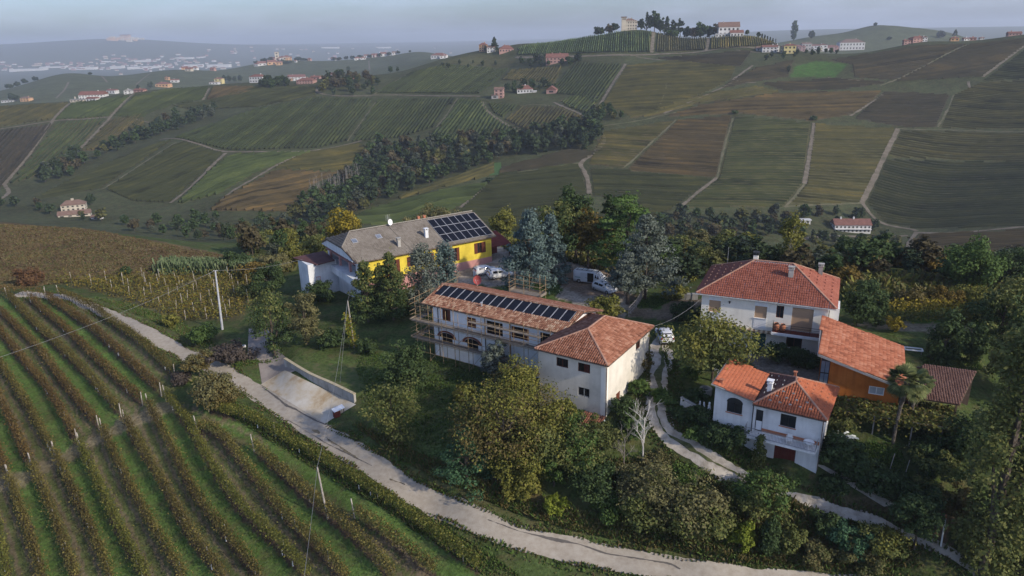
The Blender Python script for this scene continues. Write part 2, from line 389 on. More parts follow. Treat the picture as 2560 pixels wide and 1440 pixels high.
# ------------------------------------------------------------------ fields: outline, ground colour, vine colour, row direction, row spacing
GRN = (.040, .064, .026); DGN = (.030, .046, .024); OLV = (.066, .068, .028); BRN = (.088, .066, .038); PUR = (.052, .046, .040); YEL = (.105, .095, .030); RED = (.100, .062, .036)
V_G = [(.030, .055, .018), (.050, .080, .025)]; V_D = [(.026, .040, .016), (.042, .056, .022)]; V_O = [(.048, .050, .018), (.078, .072, .024)]
V_B = [(.060, .044, .024), (.090, .064, .030)]; V_P = [(.036, .034, .026), (.054, .046, .032)]; V_Y = [(.09, .085, .02), (.14, .115, .03)]
HZ = ((1500, 400), (1790, 401)); HZ2 = ((2000, 380), (2230, 384)); HZ3 = ((2240, 450), (2560, 462)); HZ4 = ((2300, 610), (2560, 600))
FIELDS = [
 # right-hand hill
 ([(1508, 330), (1690, 300), (1560, 420), (1470, 410)], BRN, V_O, HZ),
 ([(1694, 300), (1828, 290), (1790, 443), (1566, 425)], BRN, V_B, ((1600, 400), (1790, 412))),
 ([(1474, 420), (1786, 447), (1690, 515), (1484, 490)], DGN, V_D, HZ),
 ([(1837, 290), (2026, 308), (2006, 460), (1958, 518), (1705, 518), (1796, 447)], OLV, V_D, ((1800, 400), (2010, 398))),
 ([(2036, 310), (2240, 322), (2150, 508), (1970, 514), (2016, 460)], OLV, V_O, HZ2),
 ([(2250, 328), (2560, 332), (2720, 332), (2720, 412), (2560, 405), (2218, 392)], OLV, V_O, HZ3),
 ([(2216, 398), (2560, 408), (2720, 412), (2720, 560), (2560, 566), (2296, 573), (2216, 558), (2166, 508)], DGN, V_D, HZ3),
 ([(2296, 587), (2560, 577), (2720, 572), (2720, 640), (2560, 636), (2276, 632)], RED, V_B, HZ4),
 ([(1566, 165), (1690, 152), (1840, 168), (1828, 198), (1780, 225), (1640, 280), (1580, 292), (1505, 262)], OLV, V_O, ((1600, 230), (1780, 222))),
 ([(1640, 146), (1880, 127), (1852, 166), (1700, 154)], PUR, V_P, ((1700, 150), (1860, 145))),
 ([(1832, 200), (1890, 170), (1985, 150), (1970, 192), (1880, 205), (1800, 222)], PUR, V_P, ((1850, 195), (1960, 180))),
 ([(1900, 208), (2100, 196), (2225, 206), (2100, 224), (1960, 226)], PUR, V_P, ((1900, 212), (2200, 210))),
 ([(1985, 168), (2040, 152), (2120, 160), (2088, 192), (1978, 192)], (.045, .105, .022), None, None),
 ([(2074, 150), (2310, 114), (2415, 111), (2240, 200), (2135, 194), (2130, 162)], PUR, V_P, ((2100, 170), (2300, 140))),
 ([(2425, 112), (2560, 98), (2720, 90), (2560, 116), (2455, 192), (2235, 204)], DGN, V_P, ((2250, 195), (2460, 165))),
 ([(2470, 192), (2560, 125), (2720, 105), (2720, 200), (2560, 198), (2450, 204)], DGN, V_D, ((2480, 190), (2700, 180))),
 ([(1660, 292), (1745, 264), (1950, 232), (2205, 228), (2160, 270), (2118, 288), (2030, 302), (1850, 283)], BRN, V_B, ((1750, 275), (2100, 262))),
 ([(2212, 228), (2374, 237), (2340, 318), (2245, 316), (2136, 296)], PUR, V_P, ((2150, 290), (2350, 292))),
 ([(2384, 237), (2450, 207), (2560, 202), (2720, 202), (2720, 325), (2350, 320)], OLV, V_O, ((2380, 280), (2700, 282))),
 ([(1560, 297), (1780, 230), (1900, 216), (1950, 229), (1740, 260), (1650, 288)], (.080, .066, .034), V_O, ((1600, 286), (1900, 222))),
 # hill with the villa
 ([(1296, 120), (1440, 87), (1490, 82), (1628, 80), (1624, 131), (1400, 136), (1296, 138)], (.066, .074, .028), V_G, ((1480, 88), (1470, 130))),
 ([(1644, 80), (1768, 84), (1764, 125), (1642, 131)], (.070, .068, .028), V_O, ((1700, 86), (1702, 126))),
 ([(1780, 87), (1918, 97), (1950, 110), (1890, 116), (1776, 125)], (.075, .070, .028), V_Y, ((1840, 92), (1842, 120))),
 # middle hill
 ([(436, 345), (640, 272), (790, 244), (936, 248), (866, 353), (800, 370), (600, 376), (560, 374)], GRN, V_G, ((900, 252), (800, 368))),
 ([(945, 248), (1138, 246), (1086, 318), (1000, 345), (878, 355)], GRN, V_G, ((1060, 250), (980, 350))),
 ([(1150, 246), (1205, 254), (1225, 286), (1278, 320), (1322, 340), (1300, 358), (1100, 353), (1070, 345), (1100, 318)], (.048, .080, .026), V_G, ((1180, 255), (1110, 345))),
 ([(940, 232), (1026, 182), (1110, 162), (1270, 172), (1240, 205), (1195, 235)], GRN, V_G, ((1120, 170), (1040, 232))),
 ([(1280, 175), (1405, 167), (1385, 214), (1345, 205), (1255, 200)], (.075, .072, .028), V_O, ((1350, 172), (1320, 205))),
 ([(1440, 156), (1558, 160), (1496, 260), (1450, 240), (1388, 235), (1386, 216)], GRN, V_G, ((1530, 165), (1462, 255))),
 ([(1398, 252), (1440, 240), (1494, 250), (1474, 288), (1420, 268)], (.085, .080, .034), V_G, ((1470, 248), (1440, 280))),
 ([(1305, 266), (1400, 268), (1472, 296), (1428, 338), (1332, 336), (1262, 300)], (.098, .082, .050), V_O, ((1400, 272), (1350, 336))),
 ([(1218, 256), (1300, 264), (1254, 294), (1236, 284)], DGN, V_G, ((1280, 262), (1250, 292))),
 ([(1100, 156), (1190, 134), (1290, 148), (1275, 170), (1115, 162)], (.064, .068, .03), None, None),
 # below the middle hill
 ([(578, 386), (790, 379), (745, 390), (640, 432), (545, 486), (440, 512), (520, 432)], (.062, .076, .026), V_G, ((480, 495), (640, 428))),
 ([(755, 387), (895, 360), (928, 370), (880, 410), (850, 428), (700, 422), (650, 440)], (.062, .070, .028), V_O, ((700, 420), (880, 400))),
 ([(690, 426), (850, 432), (780, 462), (722, 528), (520, 528), (560, 497)], (.100, .070, .034), V_B, ((560, 515), (760, 470))),
 ([(455, 354), (556, 384), (508, 430), (420, 508), (330, 503), (262, 474)], DGN, V_D, ((330, 480), (520, 400))),
 ([(430, 352), (246, 473), (85, 498), (230, 424), (400, 358)], PUR, V_D, ((140, 478), (300, 440))),
 # left-hand slopes
 ([(-150, 330), (0, 327), (132, 310), (22, 448), (0, 470), (-150, 480)], PUR, V_P, ((0, 420), (80, 330))),
 ([(144, 307), (262, 297), (192, 377), (90, 442), (26, 460)], OLV, V_G, ((60, 440), (200, 320))),
 ([(276, 297), (355, 287), (366, 328), (276, 372), (204, 378)], BRN, V_O, ((230, 370), (330, 300))),
 ([(338, 240), (420, 224), (522, 217), (508, 250), (420, 265), (345, 298), (284, 290)], GRN, V_G, ((320, 290), (460, 230))),
 ([(182, 258), (325, 241), (268, 292), (136, 300)], OLV, V_G, ((180, 296), (280, 250))),
 ([(-150, 275), (0, 268), (172, 258), (126, 299), (0, 318), (-150, 325)], (.072, .075, .028), V_O, ((0, 310), (100, 268))),
 ([(534, 217), (640, 217), (620, 236), (516, 250)], (.10, .074, .045), V_B, ((560, 244), (620, 220))),
 ([(644, 217), (790, 219), (790, 238), (640, 268), (480, 275), (424, 265), (520, 252)], DGN, V_D, ((560, 268), (700, 222))),
 # below the yellow farmhouse
 ([(890, 532), (1236, 408), (1238, 438), (1150, 458), (1000, 498), (905, 526)], (.070, .078, .030), V_O, ((905, 528), (1230, 425))),
 ([(905, 532), (1000, 502), (1226, 454), (1180, 500), (1140, 520), (1060, 562), (860, 562)], (.052, .072, .028), V_G, ((900, 550), (1180, 500))),
 ([(1244, 440), (1448, 412), (1468, 480), (1440, 562), (1100, 562), (1155, 520)], DGN, V_D, ((1160, 520), (1450, 500))),
 ([(1252, 420), (1430, 374), (1496, 382), (1448, 404), (1244, 436)], PUR, V_P, ((1260, 425), (1440, 390))),
 ([(1100, 564), (1440, 564), (1600, 490), (1690, 518), (1640, 540), (1560, 600), (1000, 600)], DGN, V_D, ((1160, 565), (1450, 555))),
]
_fx, _fy = GX, GY
FXY = []
for poly, gc, vc, rd in FIELDS:
    gc = tuple((c * .68 + m_ * .32) * (1.08 if poly[0][0] > 1450 and poly[0][1] > 145 else 1.12) * (.74 if sum(gc) < .15 else 1) for c, m_ in zip(gc, (.078, .064, .034))) if vc else gc; pts = G(dens(poly, 3), 230, 1400); FXY.append(pts)
    ids = (_fx > pts[:, 0].min()) & (_fx < pts[:, 0].max()) & (_fy > pts[:, 1].min()) & (_fy < pts[:, 1].max())
    ii = np.nonzero(ids)
    m = inpoly(_fx[ii], _fy[ii], pts)
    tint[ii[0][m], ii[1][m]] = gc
# near ground patches painted as soil, heath, dry grass
def paint(poly, c, y0=20, y1=400, w=1.0, edge=0.0):
    pts = G(dens(poly, 3), y0, y1)
    x0, y0_ = pts[:, :2].min(0); x1, y1_ = pts[:, :2].max(0)
    ii = np.nonzero((GX > x0 - 1) & (GX < x1 + 1) & (GY > y0_ - 1) & (GY < y1_ + 1))
    x, y = GX[ii], GY[ii]
    if edge:
        x = x + edge * (np.sin(x * 1.7 + y * .9) + np.sin(y * 2.3 - x * .6)) * .5; y = y + edge * (np.sin(x * 1.3) + np.cos(y * 1.9 + x)) * .5
    m = inpoly(x, y, pts)
    a = (ii[0][m], ii[1][m])
    tint[a] = tint[a] * (1 - w) + np.array(c, np.float32) * w
paint([(-200, 530), (0, 546), (200, 572), (420, 607), (560, 636), (632, 655), (560, 668), (380, 684), (200, 690), (-200, 690)], (.112, .084, .046), 60, 300)
paint([(0, 640), (180, 610), (330, 640), (250, 680), (0, 690)], (.110, .100, .036), 60, 300, .7, 1.5)
paint([(300, 610), (520, 640), (560, 660), (330, 650)], (.150, .110, .060), 60, 300, .6, 1.5)
paint([(120, 705), (620, 682), (650, 725), (600, 800), (430, 800), (290, 745)], (.10, .085, .040), 60, 200, .8, .8)
paint([(100, 745), (300, 745), (480, 810), (600, 850), (600, 900), (470, 880), (300, 800)], (.078, .086, .034), 60, 200, .6, .8)
paint([(740, 840), (900, 890), (1100, 900), (1220, 930), (1120, 1200), (1000, 1150), (900, 1020), (880, 985), (720, 895)], (.066, .094, .028), 40, 120, .8, .8)   # lawn
paint([(980, 1170), (1130, 1195), (1300, 1290), (1700, 1350), (2100, 1430), (1700, 1395), (1300, 1305), (1100, 1225)], (.095, .080, .036), 35, 90, .55, .8)
paint([(1130, 1180), (1330, 1200), (1420, 1290), (1300, 1270), (1160, 1210)], (.120, .075, .036), 35, 90, .6, .8)
paint([(600, 1020), (720, 1090), (900, 1200), (1000, 1270), (1200, 1390), (1180, 1400), (980, 1290), (850, 1200), (640, 1060)], (.060, .125, .024), 30, 90, .75, .5)   # bright verge
paint([(450, 930), (620, 1030), (600, 1050), (450, 960)], (.056, .09, .022), 30, 90, .6, .5)
paint([(1100, 640), (1250, 600), (1480, 640), (1580, 740), (1560, 800), (1480, 780), (1390, 740), (1260, 720), (1190, 710), (1080, 770), (1020, 760), (1060, 700)], (.300, .262, .215), 60, 140, 1, .5)  # yard
paint([(1385, 662), (1560, 680), (1560, 740), (1470, 742), (1395, 715)], (.175, .120, .085), 60, 140, .8, .6)
paint([(1230, 722), (1300, 708), (1395, 705), (1405, 735), (1340, 748), (1260, 742)], (.060, .105, .026), 60, 140, 1, .4)
paint([(1570, 735), (1680, 750), (1760, 745), (1780, 775), (1700, 800), (1640, 800), (1570, 790)], (.165, .125, .092), 60, 140, .9, .5)
paint([(1640, 745), (1700, 730), (1760, 738), (1690, 757)], (.150, .135, .095), 60, 140, .8, .5)
paint([(1580, 768), (1590, 745), (1640, 738), (1676, 752), (1640, 772)], (.060, .105, .024), 60, 140, 1, .4)
paint([(1580, 800), (1690, 800), (1740, 812), (1720, 850), (1700, 850), (1640, 832), (1600, 815)], (.046, .075, .022), 60, 140, .8, .4)
paint([(1870, 895), (1960, 870), (2060, 910), (2060, 960), (1990, 960), (1900, 935)], (.20, .175, .145), 60, 140, 1, .4)
paint([(2140, 800), (2260, 802), (2440, 806), (2440, 832), (2250, 828), (2140, 815)], (.20, .165, .125), 60, 140, .8, .4)
paint([(2270, 795), (2450, 800), (2460, 815), (2280, 806)], (.055, .115, .02), 60, 140, 1, .4)
paint([(2300, 895), (2440, 895), (2460, 925), (2320, 925)], (.105, .105, .040), 60, 140, .8, .5)
paint([(2060, 1110), (2250, 1110), (2270, 1200), (2160, 1170)], (.046, .082, .020), 40, 140, .7, .5)
paint([(2020, 1190), (2260, 1270), (2300, 1330), (2080, 1260)], (.105, .080, .048), 40, 140, .8, .5)
paint([(2290, 1260), (2380, 1290), (2390, 1370), (2330, 1360)], (.190, .120, .080), 40, 140, .8, .5)
paint([(1690, 1120), (1740, 1090), (1860, 1140), (1940, 1180), (1900, 1200), (1850, 1175)], (.052, .078, .024), 40, 140, .6, .5)

# ------------------------------------------------------------------ vineyard close to the camera: row lines first, they also decide the mown and tilled strips
ROWS_UP = [
 [(150, 742), (237, 781), (281, 815), (359, 871), (437, 943)],
 [(119, 751), (219, 821), (306, 896), (403, 990)],
 [(78, 757), (156, 824), (244, 909), (356, 1014)],
 [(20, 748), (62, 790), (141, 868), (219, 946), (303, 1043)],
 [(3, 787), (94, 877), (156, 959), (247, 1073)],
 [(-30, 800), (0, 834), (62, 912), (125, 990), (194, 1107)],
 [(-40, 868), (0, 918), (62, 1009), (136, 1139)],
 [(-40, 940), (0, 1002), (78, 1168)],
 [(-60, 1030), (0, 1140), (22, 1198)]]
ROWS_LO = [
 [(525, 1030), (560, 1040), (625, 1059), (719, 1115), (800, 1160), (937, 1245), (1050, 1324), (1200, 1437)],
 [(889, 1297), (975, 1357), (1069, 1432), (1090, 1450)],
 [(637, 1131), (719, 1205), (795, 1275), (900, 1365), (960, 1432), (985, 1460)],
 [(497, 1080), (547, 1096), (625, 1190), (703, 1290), (800, 1387), (870, 1465)],
 [(416, 1002), (469, 1068), (531, 1177), (609, 1287), (719, 1396), (775, 1462)],
 [(373, 1024), (437, 1140), (500, 1262), (637, 1437), (655, 1462)],
 [(316, 1065), (375, 1165), (422, 1246), (487, 1359), (547, 1440), (565, 1465)],
 [(259, 1087), (312, 1193), (375, 1312), (453, 1440), (470, 1468)],
 [(203, 1124), (250, 1224), (300, 1331), (359, 1440), (375, 1468)],
 [(141, 1146), (187, 1240), (231, 1334), (275, 1440), (286, 1468)],
 [(83, 1177), (125, 1271), (187, 1437), (198, 1468)],
 [(27, 1206), (62, 1302), (106, 1437), (116, 1468)],
 [(-32, 1240), (0, 1345), (20, 1440), (28, 1468)]]
def smooth_line(pts, step):
    """resample a ground polyline (n,3) at even steps with a Catmull-Rom curve in x, y"""
    p = np.asarray(pts)[:, :2]; q = np.vstack([2 * p[0] - p[1], p, 2 * p[-1] - p[-2]]); o = []
    for i in range(1, len(q) - 2):
        t = np.linspace(0, 1, 24, endpoint=False)[:, None]
        o.append(.5 * ((2 * q[i]) + (-q[i - 1] + q[i + 1]) * t + (2 * q[i - 1] - 5 * q[i] + 4 * q[i + 1] - q[i + 2]) * t ** 2 + (-q[i - 1] + 3 * q[i] - 3 * q[i + 1] + q[i + 2]) * t ** 3))
    o.append(q[-2][None]); c = np.vstack(o)
    s = np.concatenate([[0], np.cumsum(np.hypot(*np.diff(c, axis=0).T))])
    n = max(2, int(round(s[-1] / step)) + 1); ss = np.linspace(0, s[-1], n)
    x = np.interp(ss, s, c[:, 0]); y = np.interp(ss, s, c[:, 1])
    return np.stack([x, y, T(x, y)], 1)
LINES_UP = [smooth_line(G(r, 20, 200), .5) for r in ROWS_UP]
LINES_LO = [smooth_line(G(r, 20, 200), .5) for r in ROWS_LO]
def strip_paint(lines, k0):
    # ground under each row is bare soil; the alleys between are by turns mown grass and trodden earth
    for i, l in enumerate(lines):
        ii = np.nonzero((GX > l[:, 0].min() - 3) & (GX < l[:, 0].max() + 3) & (GY > l[:, 1].min() - 1) & (GY < l[:, 1].max() + 1))
        x, y = GX[ii], GY[ii]
        d = np.full(x.shape, 9.0); sgn = np.zeros(x.shape)
        for a, b in zip(l[:-1:3], np.vstack([l[3::3], l[-1:]])):
            ab = b[:2] - a[:2]; L2 = ab @ ab
            if L2 < 1e-6: continue
            t = np.clip(((x - a[0]) * ab[0] + (y - a[1]) * ab[1]) / L2, 0, 1)
            ex, ey = x - a[0] - t * ab[0], y - a[1] - t * ab[1]
            dd = np.hypot(ex, ey); up = dd < d
            d = np.where(up, dd, d); sgn = np.where(up, np.sign(ab[0] * ey - ab[1] * ex), sgn)
        wob = .12 * np.sin(x * .9 + y * 1.1) + .08 * np.sin(x * 2.3 - y * 1.7)
        # alley on the left-hand (camera-left) side of row i
        green = (i + k0) % 2 == 0
        dl = d + wob
        a = (sgn < 0) & (dl > .30) & (dl < 2.3)
        base = np.array((.088, .142, .036)) if green else np.array((.094, .112, .040))
        tr = (ii[0][a], ii[1][a]); tint[tr] = base
        if not green:
            w = (sgn < 0) & (np.abs(dl - .72) < .17); tint[ii[0][w], ii[1][w]] = (.160, .130, .078)
            w = (sgn < 0) & (np.abs(dl - 1.72) < .17); tint[ii[0][w], ii[1][w]] = (.155, .126, .075)
        u = (dl < .27); tint[ii[0][u], ii[1][u]] = (.085, .060, .040)
paint([(-100, 740), (150, 742), (450, 950), (420, 1010), (530, 1035), (820, 1170), (1210, 1440), (1200, 1620), (-200, 1620)], (.10, .105, .042), 14, 200, .9, .2)
strip_paint(LINES_UP, 1)
strip_paint(LINES_LO, 0)
paint([(0, 1190), (60, 1180), (200, 1110), (320, 1040), (400, 1005), (430, 1000), (470, 1010), (430, 1030), (330, 1070), (210, 1130), (60, 1215), (0, 1235)], (.215, .175, .108), 20, 200, .85, .5)
paint([(470, 1010), (540, 1045), (640, 1090), (760, 1190), (880, 1290), (1000, 1370), (1090, 1440), (1050, 1440), (940, 1350), (820, 1240), (700, 1140), (600, 1080), (500, 1050)], (.19, .145, .092), 20, 200, .7, .4)
paint([(560, 1060), (700, 1130), (840, 1245), (960, 1345), (930, 1335), (800, 1225), (690, 1145), (560, 1075)], (.075, .12, .03), 20, 200, .8, .3)

def grid_faces(nr, nc):
    i = np.arange((nr - 1) * (nc - 1)); r, c = i // (nc - 1), i % (nc - 1); a = r * nc + c
    return np.stack([a, a + 1, a + nc + 1, a + nc], 1)
tm = bpy.data.materials.new('ground'); tm.use_nodes = True
N, L = tm.node_tree.nodes, tm.node_tree.links
bs = N['Principled BSDF']; bs.inputs['Roughness'].default_value = 1.0; bs.inputs['Specular IOR Level'].default_value = .05
at = N.new('ShaderNodeAttribute'); at.attribute_name = 'tint'
geo = N.new('ShaderNodeNewGeometry')
def tnoise(scale, lo, hi, detail=5):
    n = N.new('ShaderNodeTexNoise'); n.inputs['Scale'].default_value = scale; n.inputs['Detail'].default_value = detail; n.inputs['Roughness'].default_value = .65
    L.new(geo.outputs['Position'], n.inputs['Vector'])
    r = N.new('ShaderNodeMapRange'); r.inputs[1].default_value = .3; r.inputs[2].default_value = .7; r.inputs[3].default_value = lo; r.inputs[4].default_value = hi
    L.new(n.outputs['Fac'], r.inputs[0]); return r.outputs[0]
def mul(c, f):
    m = N.new('ShaderNodeMixRGB'); m.blend_type = 'MULTIPLY'; m.inputs['Fac'].default_value = 1
    L.new(c, m.inputs['Color1']); L.new(f, m.inputs['Color2']); return m.outputs['Color']
c = mul(mul(mul(at.outputs['Color'], tnoise(2.6, .55, 1.45)), tnoise(.22, .68, 1.32)), tnoise(.03, .68, 1.32))
mx = N.new('ShaderNodeMixRGB'); mx.inputs['Color2'].default_value = (.125, .095, .052, 1)
fn = tnoise(.6, -.35, .55, 8); cl = N.new('ShaderNodeClamp'); L.new(fn, cl.inputs[0]); L.new(cl.outputs[0], mx.inputs['Fac']); L.new(c, mx.inputs['Color1'])
L.new(mx.outputs['Color'], bs.inputs['Base Color'])
bn = N.new('ShaderNodeTexNoise'); bn.inputs['Scale'].default_value = 5; bn.inputs['Detail'].default_value = 5; L.new(geo.outputs['Position'], bn.inputs['Vector'])
bp = N.new('ShaderNodeBump'); bp.inputs['Strength'].default_value = .7; bp.inputs['Distance'].default_value = .15
L.new(bn.outputs['Fac'], bp.inputs['Height']); L.new(bp.outputs['Normal'], bs.inputs['Normal'])
me = npmesh('ground', np.stack([GX, GY, GZ], -1).reshape(-1, 3), grid_faces(*GX.shape), [tm], smooth=True)
ca = me.attributes.new('tint', 'FLOAT_COLOR', 'POINT')
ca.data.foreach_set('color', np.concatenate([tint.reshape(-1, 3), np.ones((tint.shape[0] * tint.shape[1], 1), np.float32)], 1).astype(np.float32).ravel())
tag(link('ground', me), 'rolling ground of vineyards, meadows and valleys', None, None, 'structure')

# ------------------------------------------------------------------ rows of vines on the far slopes (clipped to their fields)
def far_rows(pts, rd, spacing, cols, idx, hh=1.7):
    a, b = G([rd[0], rd[1]], 230, 1400)[:, :2]
    d = (b - a) / np.linalg.norm(b - a); n = np.array([-d[1], d[0]])
    U = pts[:, :2] @ d; Wv = pts[:, :2] @ n
    V = []; Fc = []; base = 0
    m = len(U)
    for w in np.arange(Wv.min() + spacing * .5, Wv.max(), spacing):
        cr = []
        for i in range(m):
            j = (i + 1) % m
            if (Wv[i] > w) != (Wv[j] > w): cr.append(U[i] + (U[j] - U[i]) * (w - Wv[i]) / (Wv[j] - Wv[i]))
        cr.sort()
        for k in range(0, len(cr) - 1, 2):
            u0, u1 = cr[k] + .8, cr[k + 1] - .8
            if u1 - u0 < 5: continue
            ns = max(2, int((u1 - u0) / 4.5) + 1)
            V.append((np.linspace(u0, u1, ns), np.full(ns, w), ns))
    if not V: return
    uu = np.concatenate([v[0] for v in V]); ww = np.concatenate([v[1] for v in V]) + rng.normal(0, .12, len(uu))
    x = uu * d[0] + ww * n[0]; y = uu * d[1] + ww * n[1]; z = T(x, y)
    h = hh * rng.uniform(.62, 1.15, len(uu)); bw = rng.uniform(.34, .62, len(uu)); tw = bw * rng.uniform(.3, .8, len(uu))
    P4 = np.stack([np.stack([x - n[0] * bw, y - n[1] * bw, z - .3], 1), np.stack([x - n[0] * tw, y - n[1] * tw, z + h], 1),
                   np.stack([x + n[0] * tw, y + n[1] * tw, z + h * rng.uniform(.85, 1, len(uu))], 1), np.stack([x + n[0] * bw, y + n[1] * bw, z - .3], 1)], 1)
    o = 0; F = []
    for _, _, ns in V:
        i = (o + np.arange(ns - 1))[:, None] * 4
        for q in range(3): F.append(np.concatenate([i + q, i + q + 1, i + 4 + q + 1, i + 4 + q], 1))
        o += ns
    key = 'vines_' + '_'.join('%03d' % int(c[0] * 1000) for c in cols)
    cols = [tuple((c * .72 + m_ * .28) * .80 for c, m_ in zip(q, (.064, .058, .022))) for q in cols]; a_, b_ = cols; cols = [tuple(c * .45 for c in a_), a_, b_, tuple(c * k for c, k in zip(b_, (1.7, 1.5, 1.3)))]
    mt = mat(key, cols, scale=.05, rough=1, detail=7, isl=.45)
    ob = link('vine_rows', npmesh('vine_rows', P4.reshape(-1, 3), np.concatenate(F), [mt]))
    tag(ob, None, None, None, 'stuff')
for (poly, gc, vc, rd), pts in zip(FIELDS, FXY):
    if vc:
        crest = poly[0][1] < 125 and poly[0][0] < 1800; contour = poly[0][0] > 1450 and poly[0][1] > 145
        far_rows(pts, rd, 2.3 if crest else 3.7 if contour else 3.3, [tuple(c * (.72 if sum(gc) < .15 else 1) * (2.3 if crest else 1.05 if contour else 1) for c in q) for q in vc], 0, 1.25 if contour else 1.7)

# ------------------------------------------------------------------ roads and tracks, draped strips
def strip(name, px, width, m, label, off=.05, step=1.0, y0=20, y1=2500, kind='structure', wob=0.0, nw=5, pts=None, wvar=0.0):
    line = smooth_line(G(px, y0, y1) if pts is None else pts, step)
    t = np.gradient(line[:, :2], axis=0); t /= np.linalg.norm(t, axis=1)[:, None] + 1e-9
    n = np.stack([-t[:, 1], t[:, 0]], 1)
    k = len(line); ss = np.linspace(-1, 1, nw)
    W = width if np.ndim(width) == 0 else np.interp(np.linspace(0, 1, k), np.linspace(0, 1, len(width)), width)
    W = np.broadcast_to(W, (k,)) * (1 + wvar * rng.normal(0, 1, k))
    kern = np.hanning(max(3, int(4.0 / step) | 1)); kern /= np.sqrt((kern ** 2).sum())
    def edge_():
        e = rng.normal(0, 1, k + len(kern)); return np.convolve(e, kern, 'same')[:k] * wob + rng.normal(0, .35, k) * wob
    lft = W / 2 + edge_(); rgt = W / 2 + edge_()
    offs = np.where(ss[None] < 0, -lft[:, None] * -ss[None], rgt[:, None] * ss[None])
    X = line[:, 0:1] + n[:, 0:1] * offs; Y = line[:, 1:2] + n[:, 1:2] * offs
    Z = T(X, Y) + off
    ob = link(name, npmesh(name, np.stack([X, Y, Z], -1).reshape(-1, 3), grid_faces(k, nw), [m], smooth=True))
    return tag(ob, label, None, None, kind)
M_TRACK = mat('dirt track', [(.095, .085, .055), (.150, .125, .092), (.20, .168, .125)], scale=.25, rough=1)
M_TRACKG = mat('grass track', [(.085, .092, .046), (.12, .112, .062), (.16, .14, .09)], scale=.2, rough=1)
M_ASPH = mat('pale asphalt', [(.31, .265, .208), (.365, .318, .255), (.405, .36, .295)], scale=1.6, rough=.95, bump=.25, bscale=14, detail=9)
M_GRAV = mat('white gravel', [(.26, .22, .17), (.42, .37, .30), (.52, .47, .39)], scale=.9, rough=1, bump=.4, bscale=9, detail=9)
TR = [([(1235, 455), (1200, 482), (1150, 520)], 2.6), ([(1500, 332), (1511, 345), (1506, 362), (1475, 390), (1452, 410), (1466, 440), (1474, 485)], 3.4),
 ([(2245, 322), (2200, 415), (2155, 508)], 3.6), ([(2036, 308), (2022, 400), (2011, 460)], 3.2), ([(2011, 460), (1985, 495), (1962, 518)], 1.8),
 ([(1832, 296), (1810, 370), (1792, 445)], 1.6), ([(1792, 445), (1740, 485), (1702, 517)], 2.4), ([(1690, 300), (1620, 365), (1560, 420)], 1.4),
 ([(1960, 518), (2060, 512), (2155, 508)], 1.8), ([(2156, 508), (2185, 545), (2215, 562), (2270, 572), (2292, 578)], 2.6), ([(2292, 580), (2275, 605), (2258, 632)], 2.8),
 ([(2292, 582), (2400, 582), (2480, 575), (2560, 568), (2700, 562)], 3.0), ([(1996, 600), (2080, 590), (2180, 592), (2270, 590)], 3.0), ([(1690, 608), (1760, 612), (1830, 612)], 2.4),
 ([(2245, 322), (2400, 326), (2560, 330), (2700, 332)], 1.8), ([(2209, 236), (2170, 262), (2126, 290)], 2.0), ([(2384, 238), (2370, 275), (2344, 318)], 1.6),
 ([(2456, 192), (2500, 160), (2560, 115)], 3.0), ([(2420, 204), (2425, 218), (2436, 230)], 2.2), ([(2420, 112), (2330, 155), (2240, 200), (2200, 214)], 1.8),
 ([(1500, 262), (1530, 212), (1564, 160)], 3.0), ([(1690, 155), (1674, 180), (1662, 230), (1640, 285)], 1.3), ([(1882, 164), (1835, 198), (1832, 205), (1800, 222), (1760, 240), (1660, 284)], 2.4),
 ([(1832, 200), (1860, 206), (1890, 207)], 2.4), ([(2070, 195), (2110, 198), (2160, 204)], 2.0), ([(1510, 315), (1650, 290), (1690, 282)], 1.6),
 ([(1635, 79), (1629, 132)], 4.0), ([(1774, 85), (1766, 126)], 3.6), ([(1456, 84), (1427, 124)], 2.6), ([(1700, 140), (1704, 152)], 3.0),
 ([(1290, 143), (1350, 142), (1450, 141), (1560, 138), (1740, 131), (1890, 121), (1960, 132)], 4.5), ([(1590, 142), (1650, 150)], 2.2), ([(1840, 125), (1900, 132)], 2.5),
 ([(1205, 255), (1220, 280), (1260, 308), (1300, 328), (1330, 340)], 2.6), ([(1384, 256), (1420, 272), (1482, 299)], 2.4), ([(1300, 265), (1340, 262), (1390, 266)], 1.8), ([(1402, 252), (1450, 240), (1500, 243)], 1.8),
 ([(930, 238), (1000, 238), (1100, 240), (1200, 241)], 3.2), ([(792, 222), (793, 229), (806, 235), (850, 240), (930, 240)], 3.6), ([(936, 236), (980, 208), (1032, 180)], 1.6), ([(1144, 246), (1120, 282), (1092, 318)], 1.6),
 ([(400, 349), (440, 347), (500, 362), (562, 379), (680, 380), (780, 377), (850, 366), (905, 352)], 2.8), ([(943, 250), (900, 310), (868, 354)], 1.2),
 ([(565, 383), (520, 425), (505, 440), (425, 508)], 2.6), ([(750, 384), (660, 432), (555, 497)], 2.2), ([(440, 357), (340, 420), (254, 474)], 1.8),
 ([(336, 234), (276, 293), (230, 342), (192, 382)], 2.6), ([(176, 258), (132, 302), (80, 376), (20, 450), (14, 465), (22, 482), (0, 498), (-60, 515)], 3.0), ([(-60, 330), (0, 323), (132, 303), (200, 299), (274, 293)], 2.8),
 ([(524, 220), (508, 250)], 3.0), ([(368, 282), (340, 297), (396, 310)], 2.4), ([(622, 237), (665, 258)], 1.8), ([(404, 238), (404, 262)], .8), ([(172, 205), (160, 226), (140, 246)], 4), ([(253, 190), (268, 206)], 4), ([(922, 152), (924, 175)], 4), ([(378, 182), (340, 212)], 3)]
